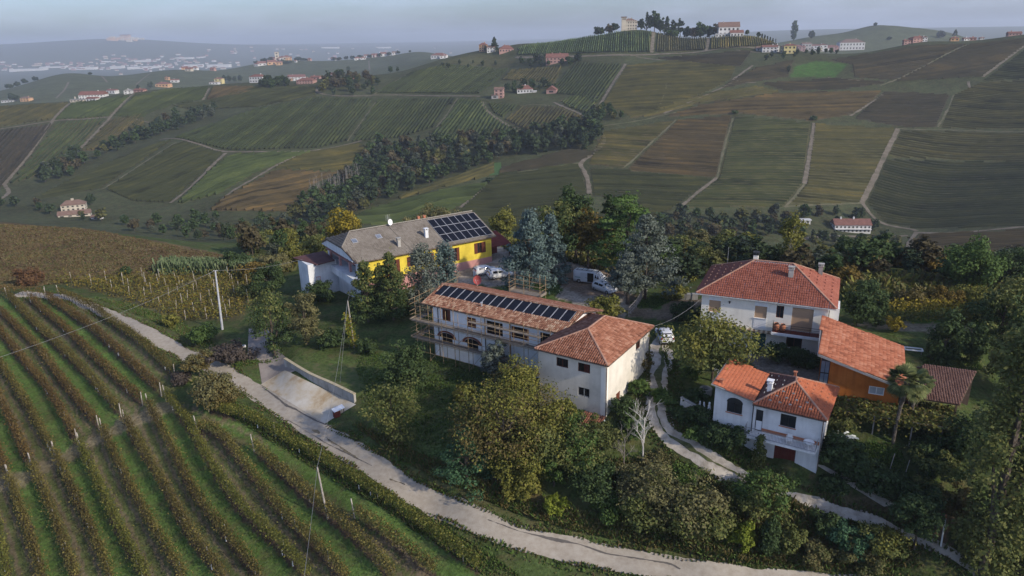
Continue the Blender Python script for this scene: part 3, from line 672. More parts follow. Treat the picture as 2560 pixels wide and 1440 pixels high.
for p, w in TR:
    far_ = np.mean([q[1] for q in p]) < 245 and p[0][0] < 420 and w == 4 or p[0][0] in (922, 378)
    strip('track', p, w * .85, M_TRACK if w >= 2 else M_TRACKG, 'pale dirt track between vineyard plots', .22, 4.0, 230, 2600, nw=4, wob=.22)
strip('track', [(1238, 408), (1239, 438)], 8, mat('green strip', [(.05, .10, .03), (.07, .13, .04)]), 'bright grass strip between vineyards', .2, 4, 230, 1400)
strip('track', [(1242, 438), (1340, 425), (1448, 408)], 1.6, M_TRACKG, 'grass track between vineyards', .2, 4, 230, 1400)

ROAD = [(40, 735), (118, 740), (165, 744), (225, 765), (300, 798), (400, 849), (520, 912), (640, 979), (760, 1057), (880, 1131), (1000, 1211), (1120, 1273), (1260, 1333), (1420, 1374), (1600, 1408), (1800, 1440), (2000, 1464), (2300, 1490)]
road = strip('road', ROAD, 2.65, M_ASPH, 'narrow pale asphalt road curving past the houses', .035, .6, 20, 300, wob=.10, nw=7)
LANE = [(1653, 838), (1652, 862), (1655, 900), (1648, 960), (1640, 1020), (1660, 1075), (1715, 1120), (1790, 1160), (1850, 1190), (1960, 1228), (2080, 1275), (2200, 1312), (2330, 1365), (2450, 1440)]
ll = smooth_line(G(LANE[:10], 20, 200), .5)
strip('lane', None, [.9, 2.8, 2.7, 2.5, 2.4, 2.2, 2.0, 1.4], M_GRAV, 'rutted pale gravel lane curving down between the houses', .02, .5, pts=ll, wob=.14, nw=6)
M_LGR = mat('lane grass', [(.045, .060, .020), (.085, .095, .036), (.14, .13, .07)], scale=1.6, rough=1, bump=.6, bscale=8, detail=8)
strip('lane_grass', None, [.05, .25, .35, .4, .2, .3, .35, .3, .1], M_LGR, 'grass strip down the middle of the gravel lane', .045, .5, pts=ll, wob=.13, wvar=.25, nw=4)
strip('lane', LANE[9:], [.6, 1.3, 1.2, 1.1, 1.1], M_GRAV, 'narrow lower end of the gravel lane', .03, .5, 20, 200, wob=.12, wvar=.05)
hz = MB().box(-16000, 16000, -200, 14200, -140, 175).build('haze', [])
hm = bpy.data.materials.new('haze'); hm.use_nodes = True
hm.node_tree.nodes.remove(hm.node_tree.nodes['Principled BSDF'])
pv = hm.node_tree.nodes.new('ShaderNodeVolumePrincipled')
pv.inputs['Color'].default_value = (.78, .86, .98, 1); pv.inputs['Density'].default_value = 1.35e-4; pv.inputs['Anisotropy'].default_value = .1
hm.node_tree.links.new(pv.outputs['Volume'], hm.node_tree.nodes['Material Output'].inputs['Volume'])
hz.data.materials.append(hm); tag(hz, 'pale autumn haze over the valley', None, None, 'stuff')
# ------------------------------------------------------------------ plants
def leaf_quads(C, S, Nrm, asp=.62):
    """one rhombic leaf cluster face per centre"""
    n = len(C); Nn = Nrm / (np.linalg.norm(Nrm, axis=1)[:, None] + 1e-9)
    R = rng.normal(0, 1, (n, 3)); Tn = np.cross(Nn, R); Tn /= np.linalg.norm(Tn, axis=1)[:, None] + 1e-9
    Bn = np.cross(Nn, Tn); S = np.asarray(S).reshape(-1, 1)
    bend = Nn * S * .18
    V = np.stack([C + Tn * S + bend * -1, C + Bn * S * asp, C - Tn * S - bend, C - Bn * S * asp], 1).reshape(-1, 3)
    F = np.arange(4 * n).reshape(-1, 4)
    return V, F
def clumpy(cent, rad, per, flat=.7, shell=.35):
    """leaf centres and outward normals in lumps round cent"""
    k = len(cent); D = rng.normal(0, 1, (k * per, 3)); D /= np.linalg.norm(D, axis=1)[:, None] + 1e-9
    r = rng.uniform(shell, 1, k * per) ** .6
    Cc = np.repeat(cent, per, 0); Rr = np.repeat(rad, per)[:, None]
    off = D * r[:, None] * Rr; off[:, 2] *= flat
    return Cc + off, D + rng.normal(0, .45, D.shape) + np.array([0, 0, .35])
def limbs(mb, h0, h1, tips, r, lean=(0, 0), nlim=9):
    mb.bar((0, 0, -.4), (lean[0] * .6, lean[1] * .6, h0), r * 2, n=7, w2=r * 1.5)
    mb.bar((lean[0] * .6, lean[1] * .6, h0 - .05), (lean[0], lean[1], h1), r * 1.5, n=6, w2=r * .5)
    idx = rng.permutation(len(tips))[:nlim]
    for i in idx:
        t = tips[i]; z0 = h0 + (h1 - h0) * rng.uniform(0, .6); z0 = min(z0, max(h0 * .9, t[2] - .2))
        b = np.array([lean[0] * .8, lean[1] * .8, z0]); m = b + (t - b) * .5 + np.array([0, 0, .12 * h1 * .3])
        mb.bar(b, m, r * .8, n=5, w2=r * .5); mb.bar(m, t, r * .5, n=4, w2=r * .18)
BARK = mat('bark', [(.055, .042, .032), (.095, .075, .058), (.13, .11, .09)], scale=3, rough=1)
BARKP = mat('pale bark', [(.30, .28, .25), (.42, .40, .37), (.5, .48, .45)], scale=3, rough=1)
def LM(name, a, b, c, sc=.45, isl=.55, trans=.22):
    a, b, c = [tuple(v * 1.40 for v in q) for q in (a, b, c)]
    return mat('leaf ' + name, [a, b, c], scale=sc, rough=.75, isl=isl, trans=trans, spec=.15, detail=3)
L_OLIVE = LM('olive', (.044, .058, .017), (.080, .092, .027), (.125, .122, .040))
L_DARK = LM('dark', (.020, .034, .012), (.037, .058, .020), (.058, .084, .030))
L_GREEN = LM('green', (.026, .046, .012), (.048, .080, .020), (.078, .115, .030))
L_BLUE = LM('blue', (.040, .062, .056), (.072, .104, .094), (.115, .150, .136), .6)
L_GREYG = LM('greygreen', (.048, .060, .046), (.086, .102, .080), (.135, .150, .122), .6)
L_YEL = LM('yellow', (.085, .070, .012), (.170, .135, .018), (.250, .190, .025), .6)
L_ORG = LM('orange', (.062, .048, .012), (.105, .076, .018), (.150, .100, .024), .35)
L_BRN = LM('brown', (.050, .044, .016), (.092, .074, .026), (.130, .100, .036), .35)
L_KHAKI = LM('khaki', (.060, .060, .024), (.105, .098, .042), (.150, .136, .060), .4)
L_LIME = LM('lime', (.060, .085, .010), (.115, .140, .016), (.170, .190, .030), .6)
L_CEDAR = LM('cedar', (.034, .064, .016), (.062, .102, .026), (.095, .138, .040), .5)
L_YG = LM('yellowgreen', (.062, .070, .015), (.112, .112, .024), (.165, .150, .034), .4)
L_TEAL = LM('teal', (.022, .052, .026), (.042, .086, .040), (.066, .118, .056), .6)
L_PURP = LM('bare twig', (.040, .032, .028), (.062, .050, .042), (.085, .070, .058), .6)
L_RED = LM('red', (.060, .034, .018), (.095, .050, .025), (.125, .075, .034), .6)
L_VINE = LM('vine', (.058, .043, .015), (.096, .077, .022), (.138, .118, .032), .12, .45, .07)
L_VINER = LM('vine red', (.062, .039, .016), (.100, .064, .022), (.138, .102, .032), .12, .45, .07)
L_VINEY = LM('vine yellow', (.085, .060, .014), (.140, .105, .018), (.180, .140, .024), .2, .5)
L_WEED = LM('weed', (.040, .055, .016), (.085, .082, .030), (.130, .105, .050), .3, .5)
L_GRASS = LM('grass', (.034, .066, .012), (.056, .092, .020), (.090, .115, .034), .5, .5)
L_HEATH = LM('heath', (.060, .042, .026), (.090, .064, .034), (.118, .092, .040), .12, .4)
L_REED = LM('reed', (.060, .090, .040), (.095, .130, .062), (.130, .150, .080), .3, .6)

def crown(kind, h, rx, ry, base, ls, dens=1.0):
    """leaf centres, normals, sizes of a crown (thing-local, ground at z = 0)"""
    hz_ = h - base; R = (rx + ry) / 2
    if kind in ('round', 'bush', 'broad'):
        k = int({'round': 46, 'bush': 34, 'broad': 60}[kind] * (1 if R < 2.5 else 1.35))
        D = rng.normal(0, 1, (k, 3)); D /= np.linalg.norm(D, axis=1)[:, None]
        r = rng.uniform(.35, 1, k) ** .5
        lump = 1 + .30 * np.sin(D[:, 0] * 3.1 + rng.uniform(0, 6)) * np.cos(D[:, 1] * 2.7 + rng.uniform(0, 6)) + rng.normal(0, .17, k)
        cc = D * r[:, None] * lump[:, None]
        if kind != 'bush': cc[:, 2] = np.where(cc[:, 2] < -.55, cc[:, 2] * .8, cc[:, 2])
        cent = cc * np.array([rx, ry, hz_ / 2]) * .80 + np.array([0, 0, base + hz_ / 2])
        rad = np.clip(R * rng.uniform(.20, .40, k), .3, 1.7)
        per = int(np.clip(dens * 11 * (rad.mean() / ls) ** 2 * .55, 14, 95))
        C_, Nn = clumpy(cent, rad, per)
    elif kind in ('cone', 'spruce', 'bluecone'):
        k = int(26 + h * 6); t = np.sort(rng.uniform(0, 1, k)) ** .8
        a = rng.uniform(0, 2 * math.pi, k); w = (1 - t) ** .8 * (1 + .25 * np.sin(t * 40)) + .04
        rr = rng.uniform(.45, 1, k) * w
        cent = np.stack([np.cos(a) * rr * rx, np.sin(a) * rr * ry, base + t * hz_ * .96 - (.08 * rr * R if kind == 'spruce' else 0)], 1)
        rad = np.clip(R * (.20 + .18 * (1 - t)), .25, 1.3)
        per = int(np.clip(dens * 12 * (rad.mean() / ls) ** 2 * .5, 14, 90))
        C_, Nn = clumpy(cent, rad, per, .5)
        top = np.stack([rng.normal(0, .06, 24), rng.normal(0, .06, 24), rng.uniform(h - hz_ * .12, h, 24)], 1)
        C_ = np.vstack([C_, top]); Nn = np.vstack([Nn, rng.normal(0, 1, (24, 3))])
    elif kind == 'cedar':     # flat storeys of drooping boughs
        cs = []; rd = []
        nl = 7
        for i in range(nl):
            t = i / (nl - 1); z = base + hz_ * (.05 + .95 * t); w = (1 - t * .62) * (1 + rng.uniform(-.1, .1))
            for q in range(int(9 + 10 * (1 - t))):
                a = rng.uniform(0, 2 * math.pi); rr = rng.uniform(.25, 1) * w
                cs.append((math.cos(a) * rr * rx, math.sin(a) * rr * ry, z - .10 * rr * R * rr + rng.normal(0, .12))); rd.append(R * rng.uniform(.16, .27))
        cent = np.array(cs); rad = np.array(rd)
        per = int(np.clip(dens * 10 * (rad.mean() / ls) ** 2 * .5, 14, 90))
        C_, Nn = clumpy(cent, rad, per, .15); Nn[:, 2] += .8
    elif kind == 'column':
        k = int(24 + h * 5); t = rng.uniform(0, 1, k); w = np.sin(np.clip(t * .93 + .07, 0, 1) * math.pi) ** .55
        a = rng.uniform(0, 2 * math.pi, k); rr = rng.uniform(.3, 1, k) * w
        cent = np.stack([np.cos(a) * rr * rx * .8, np.sin(a) * rr * ry * .8, base + t * hz_], 1)
        rad = np.clip(R * rng.uniform(.25, .42, k), .25, 1.3)
        per = int(np.clip(dens * 11 * (rad.mean() / ls) ** 2 * .55, 14, 90))
        C_, Nn = clumpy(cent, rad, per, 1.3)
    S = ls * rng.uniform(.55, 1.25, len(C_))
    tips = cent
    # stray twigs with leaves break the outline
    e = rng.permutation(len(C_))[:max(6, len(C_) // 26)]
    C_[e] += (C_[e] - np.array([0, 0, base + hz_ * .45])) * rng.uniform(.04, .2, (len(e), 1))
    C_[:, 2] = np.maximum(C_[:, 2], .03)
    return C_, Nn, S, tips
def plant(name, px, py, kind, h, rx, lm, label, cat='tree', base=None, ry=None, ls=.2, group=None, trunk=True, bark=None, y0=20, y1=400, dens=1.0, lean=(0, 0), nlim=9, tr=None, at_=None):
    """a tree or shrub standing where the reference shows its foot"""
    p = g1(px, py, y0, y1) if at_ is None else np.array([at_[0], at_[1], Tz(*at_)])
    root = empty(name, tuple(p), 0, label, cat, group)
    ry = rx if ry is None else ry
    base = (h * .2 if kind in ('round', 'broad') else h * .04) if base is None else base
    C_, Nn, S, tips = crown(kind, h, rx, ry, base, ls * (.86 if kind in ('round', 'broad', 'bush') else .9), dens)
    V, F = leaf_quads(C_, S, Nn, .55 if kind in ('cone', 'spruce', 'cedar', 'bluecone') else .66)
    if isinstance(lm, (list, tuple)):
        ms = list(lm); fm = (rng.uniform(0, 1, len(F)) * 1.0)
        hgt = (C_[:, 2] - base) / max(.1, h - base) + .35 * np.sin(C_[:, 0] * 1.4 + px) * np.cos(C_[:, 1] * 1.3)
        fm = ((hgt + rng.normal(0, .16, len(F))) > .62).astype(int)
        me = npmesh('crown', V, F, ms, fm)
    else: me = npmesh('crown', V, F, [lm])
    link('crown', me, root)
    if trunk:
        mb = MB(); r = tr or max(.06, h * .022)
        limbs(mb, max(base, h * .12), h * (.95 if kind in ('cone', 'spruce', 'bluecone', 'column') else .7), tips, r, lean, nlim)
        mb.build('trunk', bark or BARK, root)
    return root
def at_depth(px, Y):
    r = ray(px, 700); return (r[0] / r[1] * Y, Y)

# ---- rows of vines in the near vineyard
M_POST = mat('weathered post', [(.24, .20, .16), (.36, .32, .27), (.46, .42, .37)], scale=2, rough=.95)
M_STAKE = mat('pale stake', [(.24, .22, .20), (.36, .34, .31)], scale=2, rough=.8)
M_STEM = mat('vine stem', [(.045, .035, .028), (.08, .062, .05)], scale=4, rough=1)
M_GUARD = mat('white guard', [(.62, .62, .60), (.74, .74, .72)], scale=2, rough=.6)
def vine_row(line, label, group, lm, dens=250, h=2.0, first=True, last=True, wid=.235, gaps=.10, ls=.085, step=6.2, cat='vine row', sag=0):
    p0 = line[0]; root = empty('vine_row', tuple(p0), 0, label, cat, group)
    s = np.concatenate([[0], np.cumsum(np.hypot(*np.diff(line[:, :2], axis=0).T))]); Ltot = s[-1]
    n = int(Ltot * dens); u = rng.uniform(.25, Ltot, n)
    # vigour changes from plant to plant
    g = 1 + .16 * np.sin(u * 1.9 + rng.uniform(0, 6)) * np.sin(u * .73 + rng.uniform(0, 6)) + .10 * np.sin(u * 5.1)
    keep = rng.uniform(0, 1, n) < np.clip(g - gaps, .25, 1); u = u[keep]; g = g[keep]; n = len(u)
    x = np.interp(u, s, line[:, 0]); y = np.interp(u, s, line[:, 1]); z = np.interp(u, s, line[:, 2])
    t = np.gradient(line[:, :2], axis=0); t /= np.linalg.norm(t, axis=1)[:, None]
    tx = np.interp(u, s, t[:, 0]); ty = np.interp(u, s, t[:, 1])
    zz = rng.beta(2.2, 1.5, n) * (h - .5) * (.86 + .14 * g) + .5
    wd = rng.normal(0, 1, n) * wid * (.72 + .5 * np.sin(np.clip((zz - .3) / h, 0, 1) * math.pi)) * (.8 + .25 * g)
    C_ = np.stack([x - ty * wd, y + tx * wd, z + zz], 1)
    Nn = np.stack([-ty * np.sign(wd), tx * np.sign(wd), np.full(n, .5)], 1) + rng.normal(0, .5, (n, 3))
    V, F = leaf_quads(C_ - p0, ls * rng.uniform(.6, 1.35, n), Nn, .8)
    link('foliage', npmesh('foliage', V, F, [lm]), root)['kind'] = 'stuff'
    mb = MB()
    for q in np.arange(.6, Ltot, .95):
        a = np.array([np.interp(q, s, line[:, i]) for i in range(3)]) - p0
        mb.bar(a + [0, 0, -.1], a + [rng.normal(0, .05), rng.normal(0, .05), .75], .055, n=4)
    mb.build('stems', M_STEM, root)['kind'] = 'stuff'
    mb = MB()
    for q in np.arange(step, Ltot - 1, step):
        a = np.array([np.interp(q, s, line[:, i]) for i in range(3)]) - p0
        mb.bar(a + [0, 0, -.2], a + [rng.normal(0, .04), rng.normal(0, .04), h + rng.uniform(-.45, -.1)], .045, n=4)
    if mb.v: mb.build('stakes', M_STAKE, root)['kind'] = 'stuff'
    mb = MB(); gs = []
    for q in np.arange(2, Ltot, 1.0):
        if rng.uniform() < .055:
            a = np.array([np.interp(q, s, line[:, i]) for i in range(3)]) - p0
            o = np.array([-np.interp(q, s, t[:, 1]), np.interp(q, s, t[:, 0]), 0]) * -.12
            mb.bar(a + o, a + o + [0, 0, .55], .10, n=6)
    if mb.v: mb.build('vine_guards', M_GUARD, root)['kind'] = 'stuff'
    for k, on in ((0, first), (-1, last)):
        if not on: continue
        a = line[k] - p0; d = (line[k] - line[1 if k == 0 else -2]); d = d / (np.linalg.norm(d) + 1e-9)
        MB().bar(a + d * .1 + [0, 0, -.3], a + d * .42 + [0, 0, h + .12], .15, n=6, w2=.12).build('post', M_POST, root)
    return root
ORD = ['first', 'second', 'third', 'fourth', 'fifth', 'sixth', 'seventh', 'eighth', 'ninth', 'tenth', 'eleventh', 'twelfth', 'thirteenth']
for i, l in enumerate(LINES_UP):
    vine_row(l, 'rusty autumn vine row of the upper vineyard block, %s from the road' % ORD[i] if i else 'rusty autumn vine row of the upper vineyard block, running right along the road edge', 'vine rows of the upper block', L_VINER if i % 3 else L_VINE)
for i, l in enumerate(LINES_LO):
    lab = ['long vine row along the bright grass verge, nearest the road in the lower block', 'short vine row at the bottom, starting beside the second row of the lower block'][i] if i < 2 else 'green and gold vine row of the lower vineyard block, %s from the road' % ORD[i]
    vine_row(l, lab, 'vine rows of the lower block', [L_VINE, L_VINEY][0] if i % 4 else L_YG, last=False, dens=240)
l = smooth_line(G([(-60, 742), (0, 737), (60, 739), (112, 744)], 20, 250), .5)
vine_row(l, 'orange red vine row lying across the far end of the upper block', 'vine rows of the upper block', L_VINER, dens=90)
# ---- small straggling vineyard with pale stakes beyond the road
SM = [[(140, 708), (350, 700), (620, 692)], [(190, 716), (400, 710), (630, 703)], [(240, 727), (430, 722), (632, 714)], [(285, 739), (450, 735), (628, 727)], [(320, 752), (460, 749), (622, 741)], [(360, 766), (480, 763), (615, 756)], [(405, 780), (500, 778), (606, 772)], [(432, 795), (520, 793), (594, 788)]]
for i, q in enumerate(SM):
    l = smooth_line(G(q, 60, 250), .8); p0 = l[0]
    root = empty('vine_row', tuple(p0), 0, 'straggling yellow vine row with pale stakes, %s from the top of the small plot' % ORD[i], 'vine row', 'vine rows of the small staked plot')
    n = len(l) * 48; j = rng.integers(0, len(l), n)
    C_ = l[j] - p0 + np.stack([rng.normal(0, .7, n), rng.normal(0, .8, n), rng.gamma(2.0, .32, n) + .1], 1)
    V, F = leaf_quads(C_, .17 * rng.uniform(.6, 1.3, n), rng.normal(0, 1, (n, 3)) + [0, 0, .4], .7)
    link('foliage', npmesh('foliage', V, F, [L_VINEY, L_YG, L_BRN], rng.integers(0, 3, n)), root)['kind'] = 'stuff'
    for q_ in range(3, len(l), int(rng.integers(4, 6))):
        a = l[q_] - p0 + np.array([rng.normal(0, .3), rng.normal(0, .4), 0])
        MB().bar(a + [0, 0, -.2], a + [rng.normal(0, .14), rng.normal(0, .1), rng.uniform(1.7, 2.4)], .10, n=5).build('stake', M_POST, root)
# ------------------------------------------------------------------ trees and shrubs round the houses (foot pixel, kind, height, radius ...)
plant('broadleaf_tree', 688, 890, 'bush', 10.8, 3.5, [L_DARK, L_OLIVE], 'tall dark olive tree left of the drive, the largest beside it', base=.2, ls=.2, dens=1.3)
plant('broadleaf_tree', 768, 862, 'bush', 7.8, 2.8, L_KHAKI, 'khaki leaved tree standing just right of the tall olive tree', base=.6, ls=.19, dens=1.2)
plant('shrub', 800, 756, 'bush', 3.6, 2.6, L_DARK, 'dark green rounded shrub against the white wall of the yellow house', 'shrub')
plant('shrub', 832, 868, 'bush', 2.4, 2.3, L_DARK, 'low dark shrub behind the khaki leaved tree on the lawn', 'shrub')
plant('shrub', 920, 880, 'bush', 1.8, 1.6, L_DARK, 'small dark shrub on the lawn below the spruces', 'shrub')
plant('broadleaf_tree', 682, 740, 'round', 6.5, 3.2, L_DARK, 'dark tree beyond the drive, left of the white house wall', base=.3)
plant('shrub', 630, 742, 'bush', 2.6, 2.2, L_OLIVE, 'olive shrub at the right end of the small staked vineyard', 'shrub')
plant('shrub', 505, 860, 'bush', 2.9, 2.4, L_GREEN, 'rounded green shrub below the small vineyard, left of the concrete pole', 'shrub')
plant('shrub', 580, 905, 'bush', 2.8, 3.0, L_PURP, 'leafless purplish thicket between the concrete pole and the drive', 'shrub', dens=.9)
plant('shrub', 430, 815, 'bush', 2.0, 1.5, L_YG, 'yellowish shrub on the lower edge of the small staked vineyard', 'shrub')
plant('shrub', 75, 714, 'bush', 3.0, 2.9, L_RED, 'rust red shrub in the meadow at the left edge', 'shrub')
plant('shrub', 318, 690, 'bush', 1.9, 1.4, L_DARK, 'small dark shrub alone in the brown heath', 'shrub', y1=220)
for nm, x, y, h, r, lab in (('spruce', 922, 805, 9.6, 2.9, 'drooping dark spruce, left one of the pair before the yellow house'), ('spruce', 985, 800, 10.4, 3.2, 'drooping dark spruce, right one of the pair before the yellow house'), ('spruce', 955, 775, 7.4, 1.9, 'smaller dark spruce between and behind the drooping pair')):
    plant(nm, x, y, 'spruce', h, r, [L_DARK, L_OLIVE], lab, base=.3, ls=.2, dens=1.2)
plant('cypress', 1060, 778, 'column', 9.6, 2.8, L_GREYG, 'grey green bushy conifer hiding the middle of the yellow house', base=.2, ls=.18)
plant('cypress', 1118, 760, 'column', 9.0, 2.5, L_BLUE, 'blue green conifer just right of the grey green one by the yellow house', base=.2, ls=.18)
plant('blue_spruce', 1325, 738, 'bluecone', 13.0, 4.5, L_BLUE, 'large silvery blue spruce in the yard beside the parked white cars', base=.9, ls=.26, dens=1.25)
plant('blue_spruce', 1378, 705, 'bluecone', 11.0, 3.0, L_BLUE, 'slimmer silvery blue spruce close behind the large one', base=.8, ls=.26)
plant('broadleaf_tree', 1412, 672, 'broad', 11.5, 4.6, [L_DARK, L_OLIVE], 'tall dark green tree behind the blue spruces', base=2, ls=.3)
plant('broadleaf_tree', 1440, 655, 'round', 13.0, 3.6, L_DARK, 'tallest dark crown rising behind the orange tree', base=3, ls=.3)
plant('broadleaf_tree', 1470, 676, 'broad', 10.6, 4.6, [L_OLIVE, L_ORG, L_ORG][1], 'orange brown autumn tree in the middle of the clump by the van', base=2.2, ls=.27, dens=1.2)
plant('broadleaf_tree', 1530, 650, 'round', 11.0, 2.8, L_DARK, 'narrow dark tree at the right rear of the clump by the van', base=3, ls=.3)
plant('cedar_tree', 1562, 706, 'cedar', 13.0, 6.2, L_CEDAR, 'wide bright green cedar with flat boughs over the white van', base=4.4, ls=.26, dens=1.3)
plant('grey_cedar', 1612, 748, 'bluecone', 12.4, 4.9, L_GREYG, 'silver grey cedar with drooping foliage right of the van', base=2.2, ls=.24, dens=1.3)
plant('grey_cedar', 1568, 760, 'bluecone', 7.5, 2.9, L_GREYG, 'lower silver grey cedar with a bare trunk in front of the taller one', base=2.6, ls=.22, tr=.28)
plant('shrub', 1515, 800, 'bush', 3.3, 2.4, L_YG, 'yellowish tall shrub at the gable end of the tiled house', 'shrub', base=.1, dens=1.2)
plant('broadleaf_tree', 868, 612, 'round', 11.5, 4.0, L_YEL, 'bright yellow tree behind the roof of the yellow house', base=1.0, ls=.28, at_=at_depth(868, 138))
plant('birch', 1968, 700, 'round', 10.6, 2.5, L_YG, 'yellowing birch rising behind the big red roof', base=.8, ls=.22, bark=BARKP, at_=at_depth(1966, 106), dens=.55, nlim=22, tr=.16)
plant('pine_tree', 2420, 735, 'broad', 8.5, 4.6, L_GREEN, 'round bright green pine beyond the yellow hedge', base=.5, ls=.25, dens=1.3)
plant('broadleaf_tree', 1780, 952, 'broad', 7.4, 4.6, [L_OLIVE, L_YG], 'spreading yellow green tree in front of the big red roofed house', base=1.8, ls=.2, dens=1.15)
plant('shrub', 1735, 1010, 'bush', 1.7, 1.4, L_DARK, 'dark shrub at the lane corner below the spreading tree', 'shrub')
# large mixed clump in front of the tiled corner house
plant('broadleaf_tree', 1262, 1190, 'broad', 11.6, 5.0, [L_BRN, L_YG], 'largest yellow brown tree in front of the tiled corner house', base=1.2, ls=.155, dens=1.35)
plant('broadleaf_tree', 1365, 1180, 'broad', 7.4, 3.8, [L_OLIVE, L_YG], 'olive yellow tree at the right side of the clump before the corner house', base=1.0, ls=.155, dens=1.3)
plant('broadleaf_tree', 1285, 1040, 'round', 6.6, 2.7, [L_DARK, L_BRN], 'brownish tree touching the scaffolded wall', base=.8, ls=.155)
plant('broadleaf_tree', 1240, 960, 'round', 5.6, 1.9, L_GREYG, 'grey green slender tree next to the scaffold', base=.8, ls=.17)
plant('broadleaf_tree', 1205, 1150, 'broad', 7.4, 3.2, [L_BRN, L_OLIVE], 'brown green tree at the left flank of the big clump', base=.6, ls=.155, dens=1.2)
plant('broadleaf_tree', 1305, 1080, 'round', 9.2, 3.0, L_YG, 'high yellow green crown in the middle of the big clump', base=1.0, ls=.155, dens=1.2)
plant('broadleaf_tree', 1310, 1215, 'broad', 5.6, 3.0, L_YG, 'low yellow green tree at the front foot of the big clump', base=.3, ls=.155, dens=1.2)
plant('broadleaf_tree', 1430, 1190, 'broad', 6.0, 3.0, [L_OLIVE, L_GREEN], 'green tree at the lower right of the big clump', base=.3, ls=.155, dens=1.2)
plant('shrub', 1165, 1010, 'bush', 2.6, 1.5, L_YEL, 'yellow shrub at the left edge of the big clump', 'shrub', dens=.8)
plant('broadleaf_tree', 1405, 1095, 'round', 4.6, 1.9, L_YG, 'yellow green tree by the corner of the plastered wall', base=.6, ls=.17)
plant('shrub', 1440, 1065, 'bush', 2.0, 1.3, L_GREEN, 'fresh green shrub under the lower barred window', 'shrub')
plant('broadleaf_tree', 985, 1108, 'bush', 8.2, 3.5, L_OLIVE, 'rounded olive green tree alone on the front lawn', base=.2, ls=.17, dens=1.35)
plant('broadleaf_tree', 1022, 980, 'round', 6.4, 2.8, L_DARK, 'dark green tree on the lawn by the scaffold, behind the olive one', base=.3, ls=.18)
plant('young_conifer', 1168, 1205, 'cone', 6.2, 2.7, L_TEAL, 'young blue green conifer at the foot of the big clump', base=.4, ls=.17, dens=1.1)
plant('willow_shrub', 1385, 1215, 'bush', 4.4, 2.0, L_GREEN, 'feathery green willow like shrub on the bank', 'shrub', ls=.16)
plant('shrub', 1390, 1285, 'bush', 1.9, 1.3, L_LIME, 'lime green shrub low on the bank above the road', 'shrub', ls=.13)
plant('shrub', 1310, 1235, 'bush', 2.6, 2.2, L_YG, 'yellowish shrub under the largest tree, above the road bank', 'shrub', ls=.15)
plant('shrub', 1480, 1240, 'bush', 3.6, 2.6, L_DARK, 'dark shrub on the bank between willow and hazels', 'shrub', ls=.16)
plant('shrub', 1500, 1130, 'bush', 3.4, 2.4, L_OLIVE, 'olive shrub below the lean to of the corner house', 'shrub', ls=.16)
plant('shrub', 1450, 1160, 'bush', 3.2, 2.0, L_BRN, 'twiggy brown shrub below the plastered wall', 'shrub', ls=.14, dens=.8)
plant('shrub', 1530, 1290, 'bush', 2.4, 1.9, L_GREEN, 'green shrub at the left foot of the hazel thicket', 'shrub', ls=.15)
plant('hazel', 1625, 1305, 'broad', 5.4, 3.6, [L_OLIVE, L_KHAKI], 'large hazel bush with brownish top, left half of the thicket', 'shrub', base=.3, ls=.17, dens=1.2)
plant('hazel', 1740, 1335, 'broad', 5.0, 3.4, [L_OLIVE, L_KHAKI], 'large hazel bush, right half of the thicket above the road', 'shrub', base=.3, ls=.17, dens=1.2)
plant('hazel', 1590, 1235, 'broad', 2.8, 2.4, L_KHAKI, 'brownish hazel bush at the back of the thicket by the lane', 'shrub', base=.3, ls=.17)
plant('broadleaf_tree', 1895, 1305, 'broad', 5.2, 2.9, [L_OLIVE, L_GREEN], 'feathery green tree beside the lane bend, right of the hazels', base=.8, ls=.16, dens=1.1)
plant('shrub', 1850, 1368, 'bush', 2.9, 1.5, L_LIME, 'bright yellow green upright shrub above the road', 'shrub', ls=.13, dens=1.2)
plant('young_conifer', 1925, 1382, 'column', 3.2, 1.3, L_DARK, 'small dark green conifer beside the bright yellow shrub', base=.1, ls=.14)
plant('shrub', 1975, 1370, 'bush', 2.2, 1.5, L_OLIVE, 'olive shrub right of the small dark conifer', 'shrub', ls=.15)
plant('shrub', 2060, 1340, 'bush', 2.4, 1.5, L_DARK, 'dark spiky shrub along the lower side of the lane', 'shrub', ls=.15)
plant('shrub', 2112, 1378, 'bush', 3.0, 1.8, L_TEAL, 'rounded green shrub below the lane', 'shrub', ls=.15)
plant('shrub', 2200, 1385, 'bush', 3.1, 2.2, [L_OLIVE, L_YG], 'yellowing shrub below the lane, right of the rounded green one', 'shrub', ls=.15)
plant('broadleaf_tree', 2285, 1372, 'round', 5.6, 2.3, L_DARK, 'small dark tree on a bare trunk beside the white post', base=1.6, ls=.16)
plant('shrub', 2150, 1420, 'bush', 1.8, 2.0, L_WEED, 'weedy shrub at the road edge on the right', 'shrub', ls=.14)
plant('shrub', 2040, 1400, 'bush', 1.6, 1.6, L_WEED, 'weedy low shrub at the road edge under the dark spiky one', 'shrub', ls=.14)
plant('shrub', 1558, 1050, 'bush', 3.0, 1.7, L_DARK, 'dense dark shrub against the sunlit side wall', 'shrub', ls=.16)
plant('shrub', 1596, 985, 'bush', 1.7, 1.2, L_GREEN, 'ivy green hedge bush between side wall and lane', 'shrub', ls=.15)
plant('shrub', 1600, 925, 'bush', 2.6, 1.3, L_BRN, 'reddish rose bush climbing at the far end of the side wall', 'shrub', ls=.14)
plant('shrub', 1580, 1095, 'bush', 2.0, 1.6, L_GREEN, 'green shrub by the lane bend below the side wall', 'shrub', ls=.15)
plant('shrub', 1650, 1165, 'bush', 1.2, 1.9, L_WEED, 'tall weeds on the inner side of the lane bend', 'shrub', ls=.14)
plant('shrub', 1720, 1190, 'bush', .9, 1.8, L_GRASS, 'green weeds along the inner lane edge', 'shrub', ls=.14)
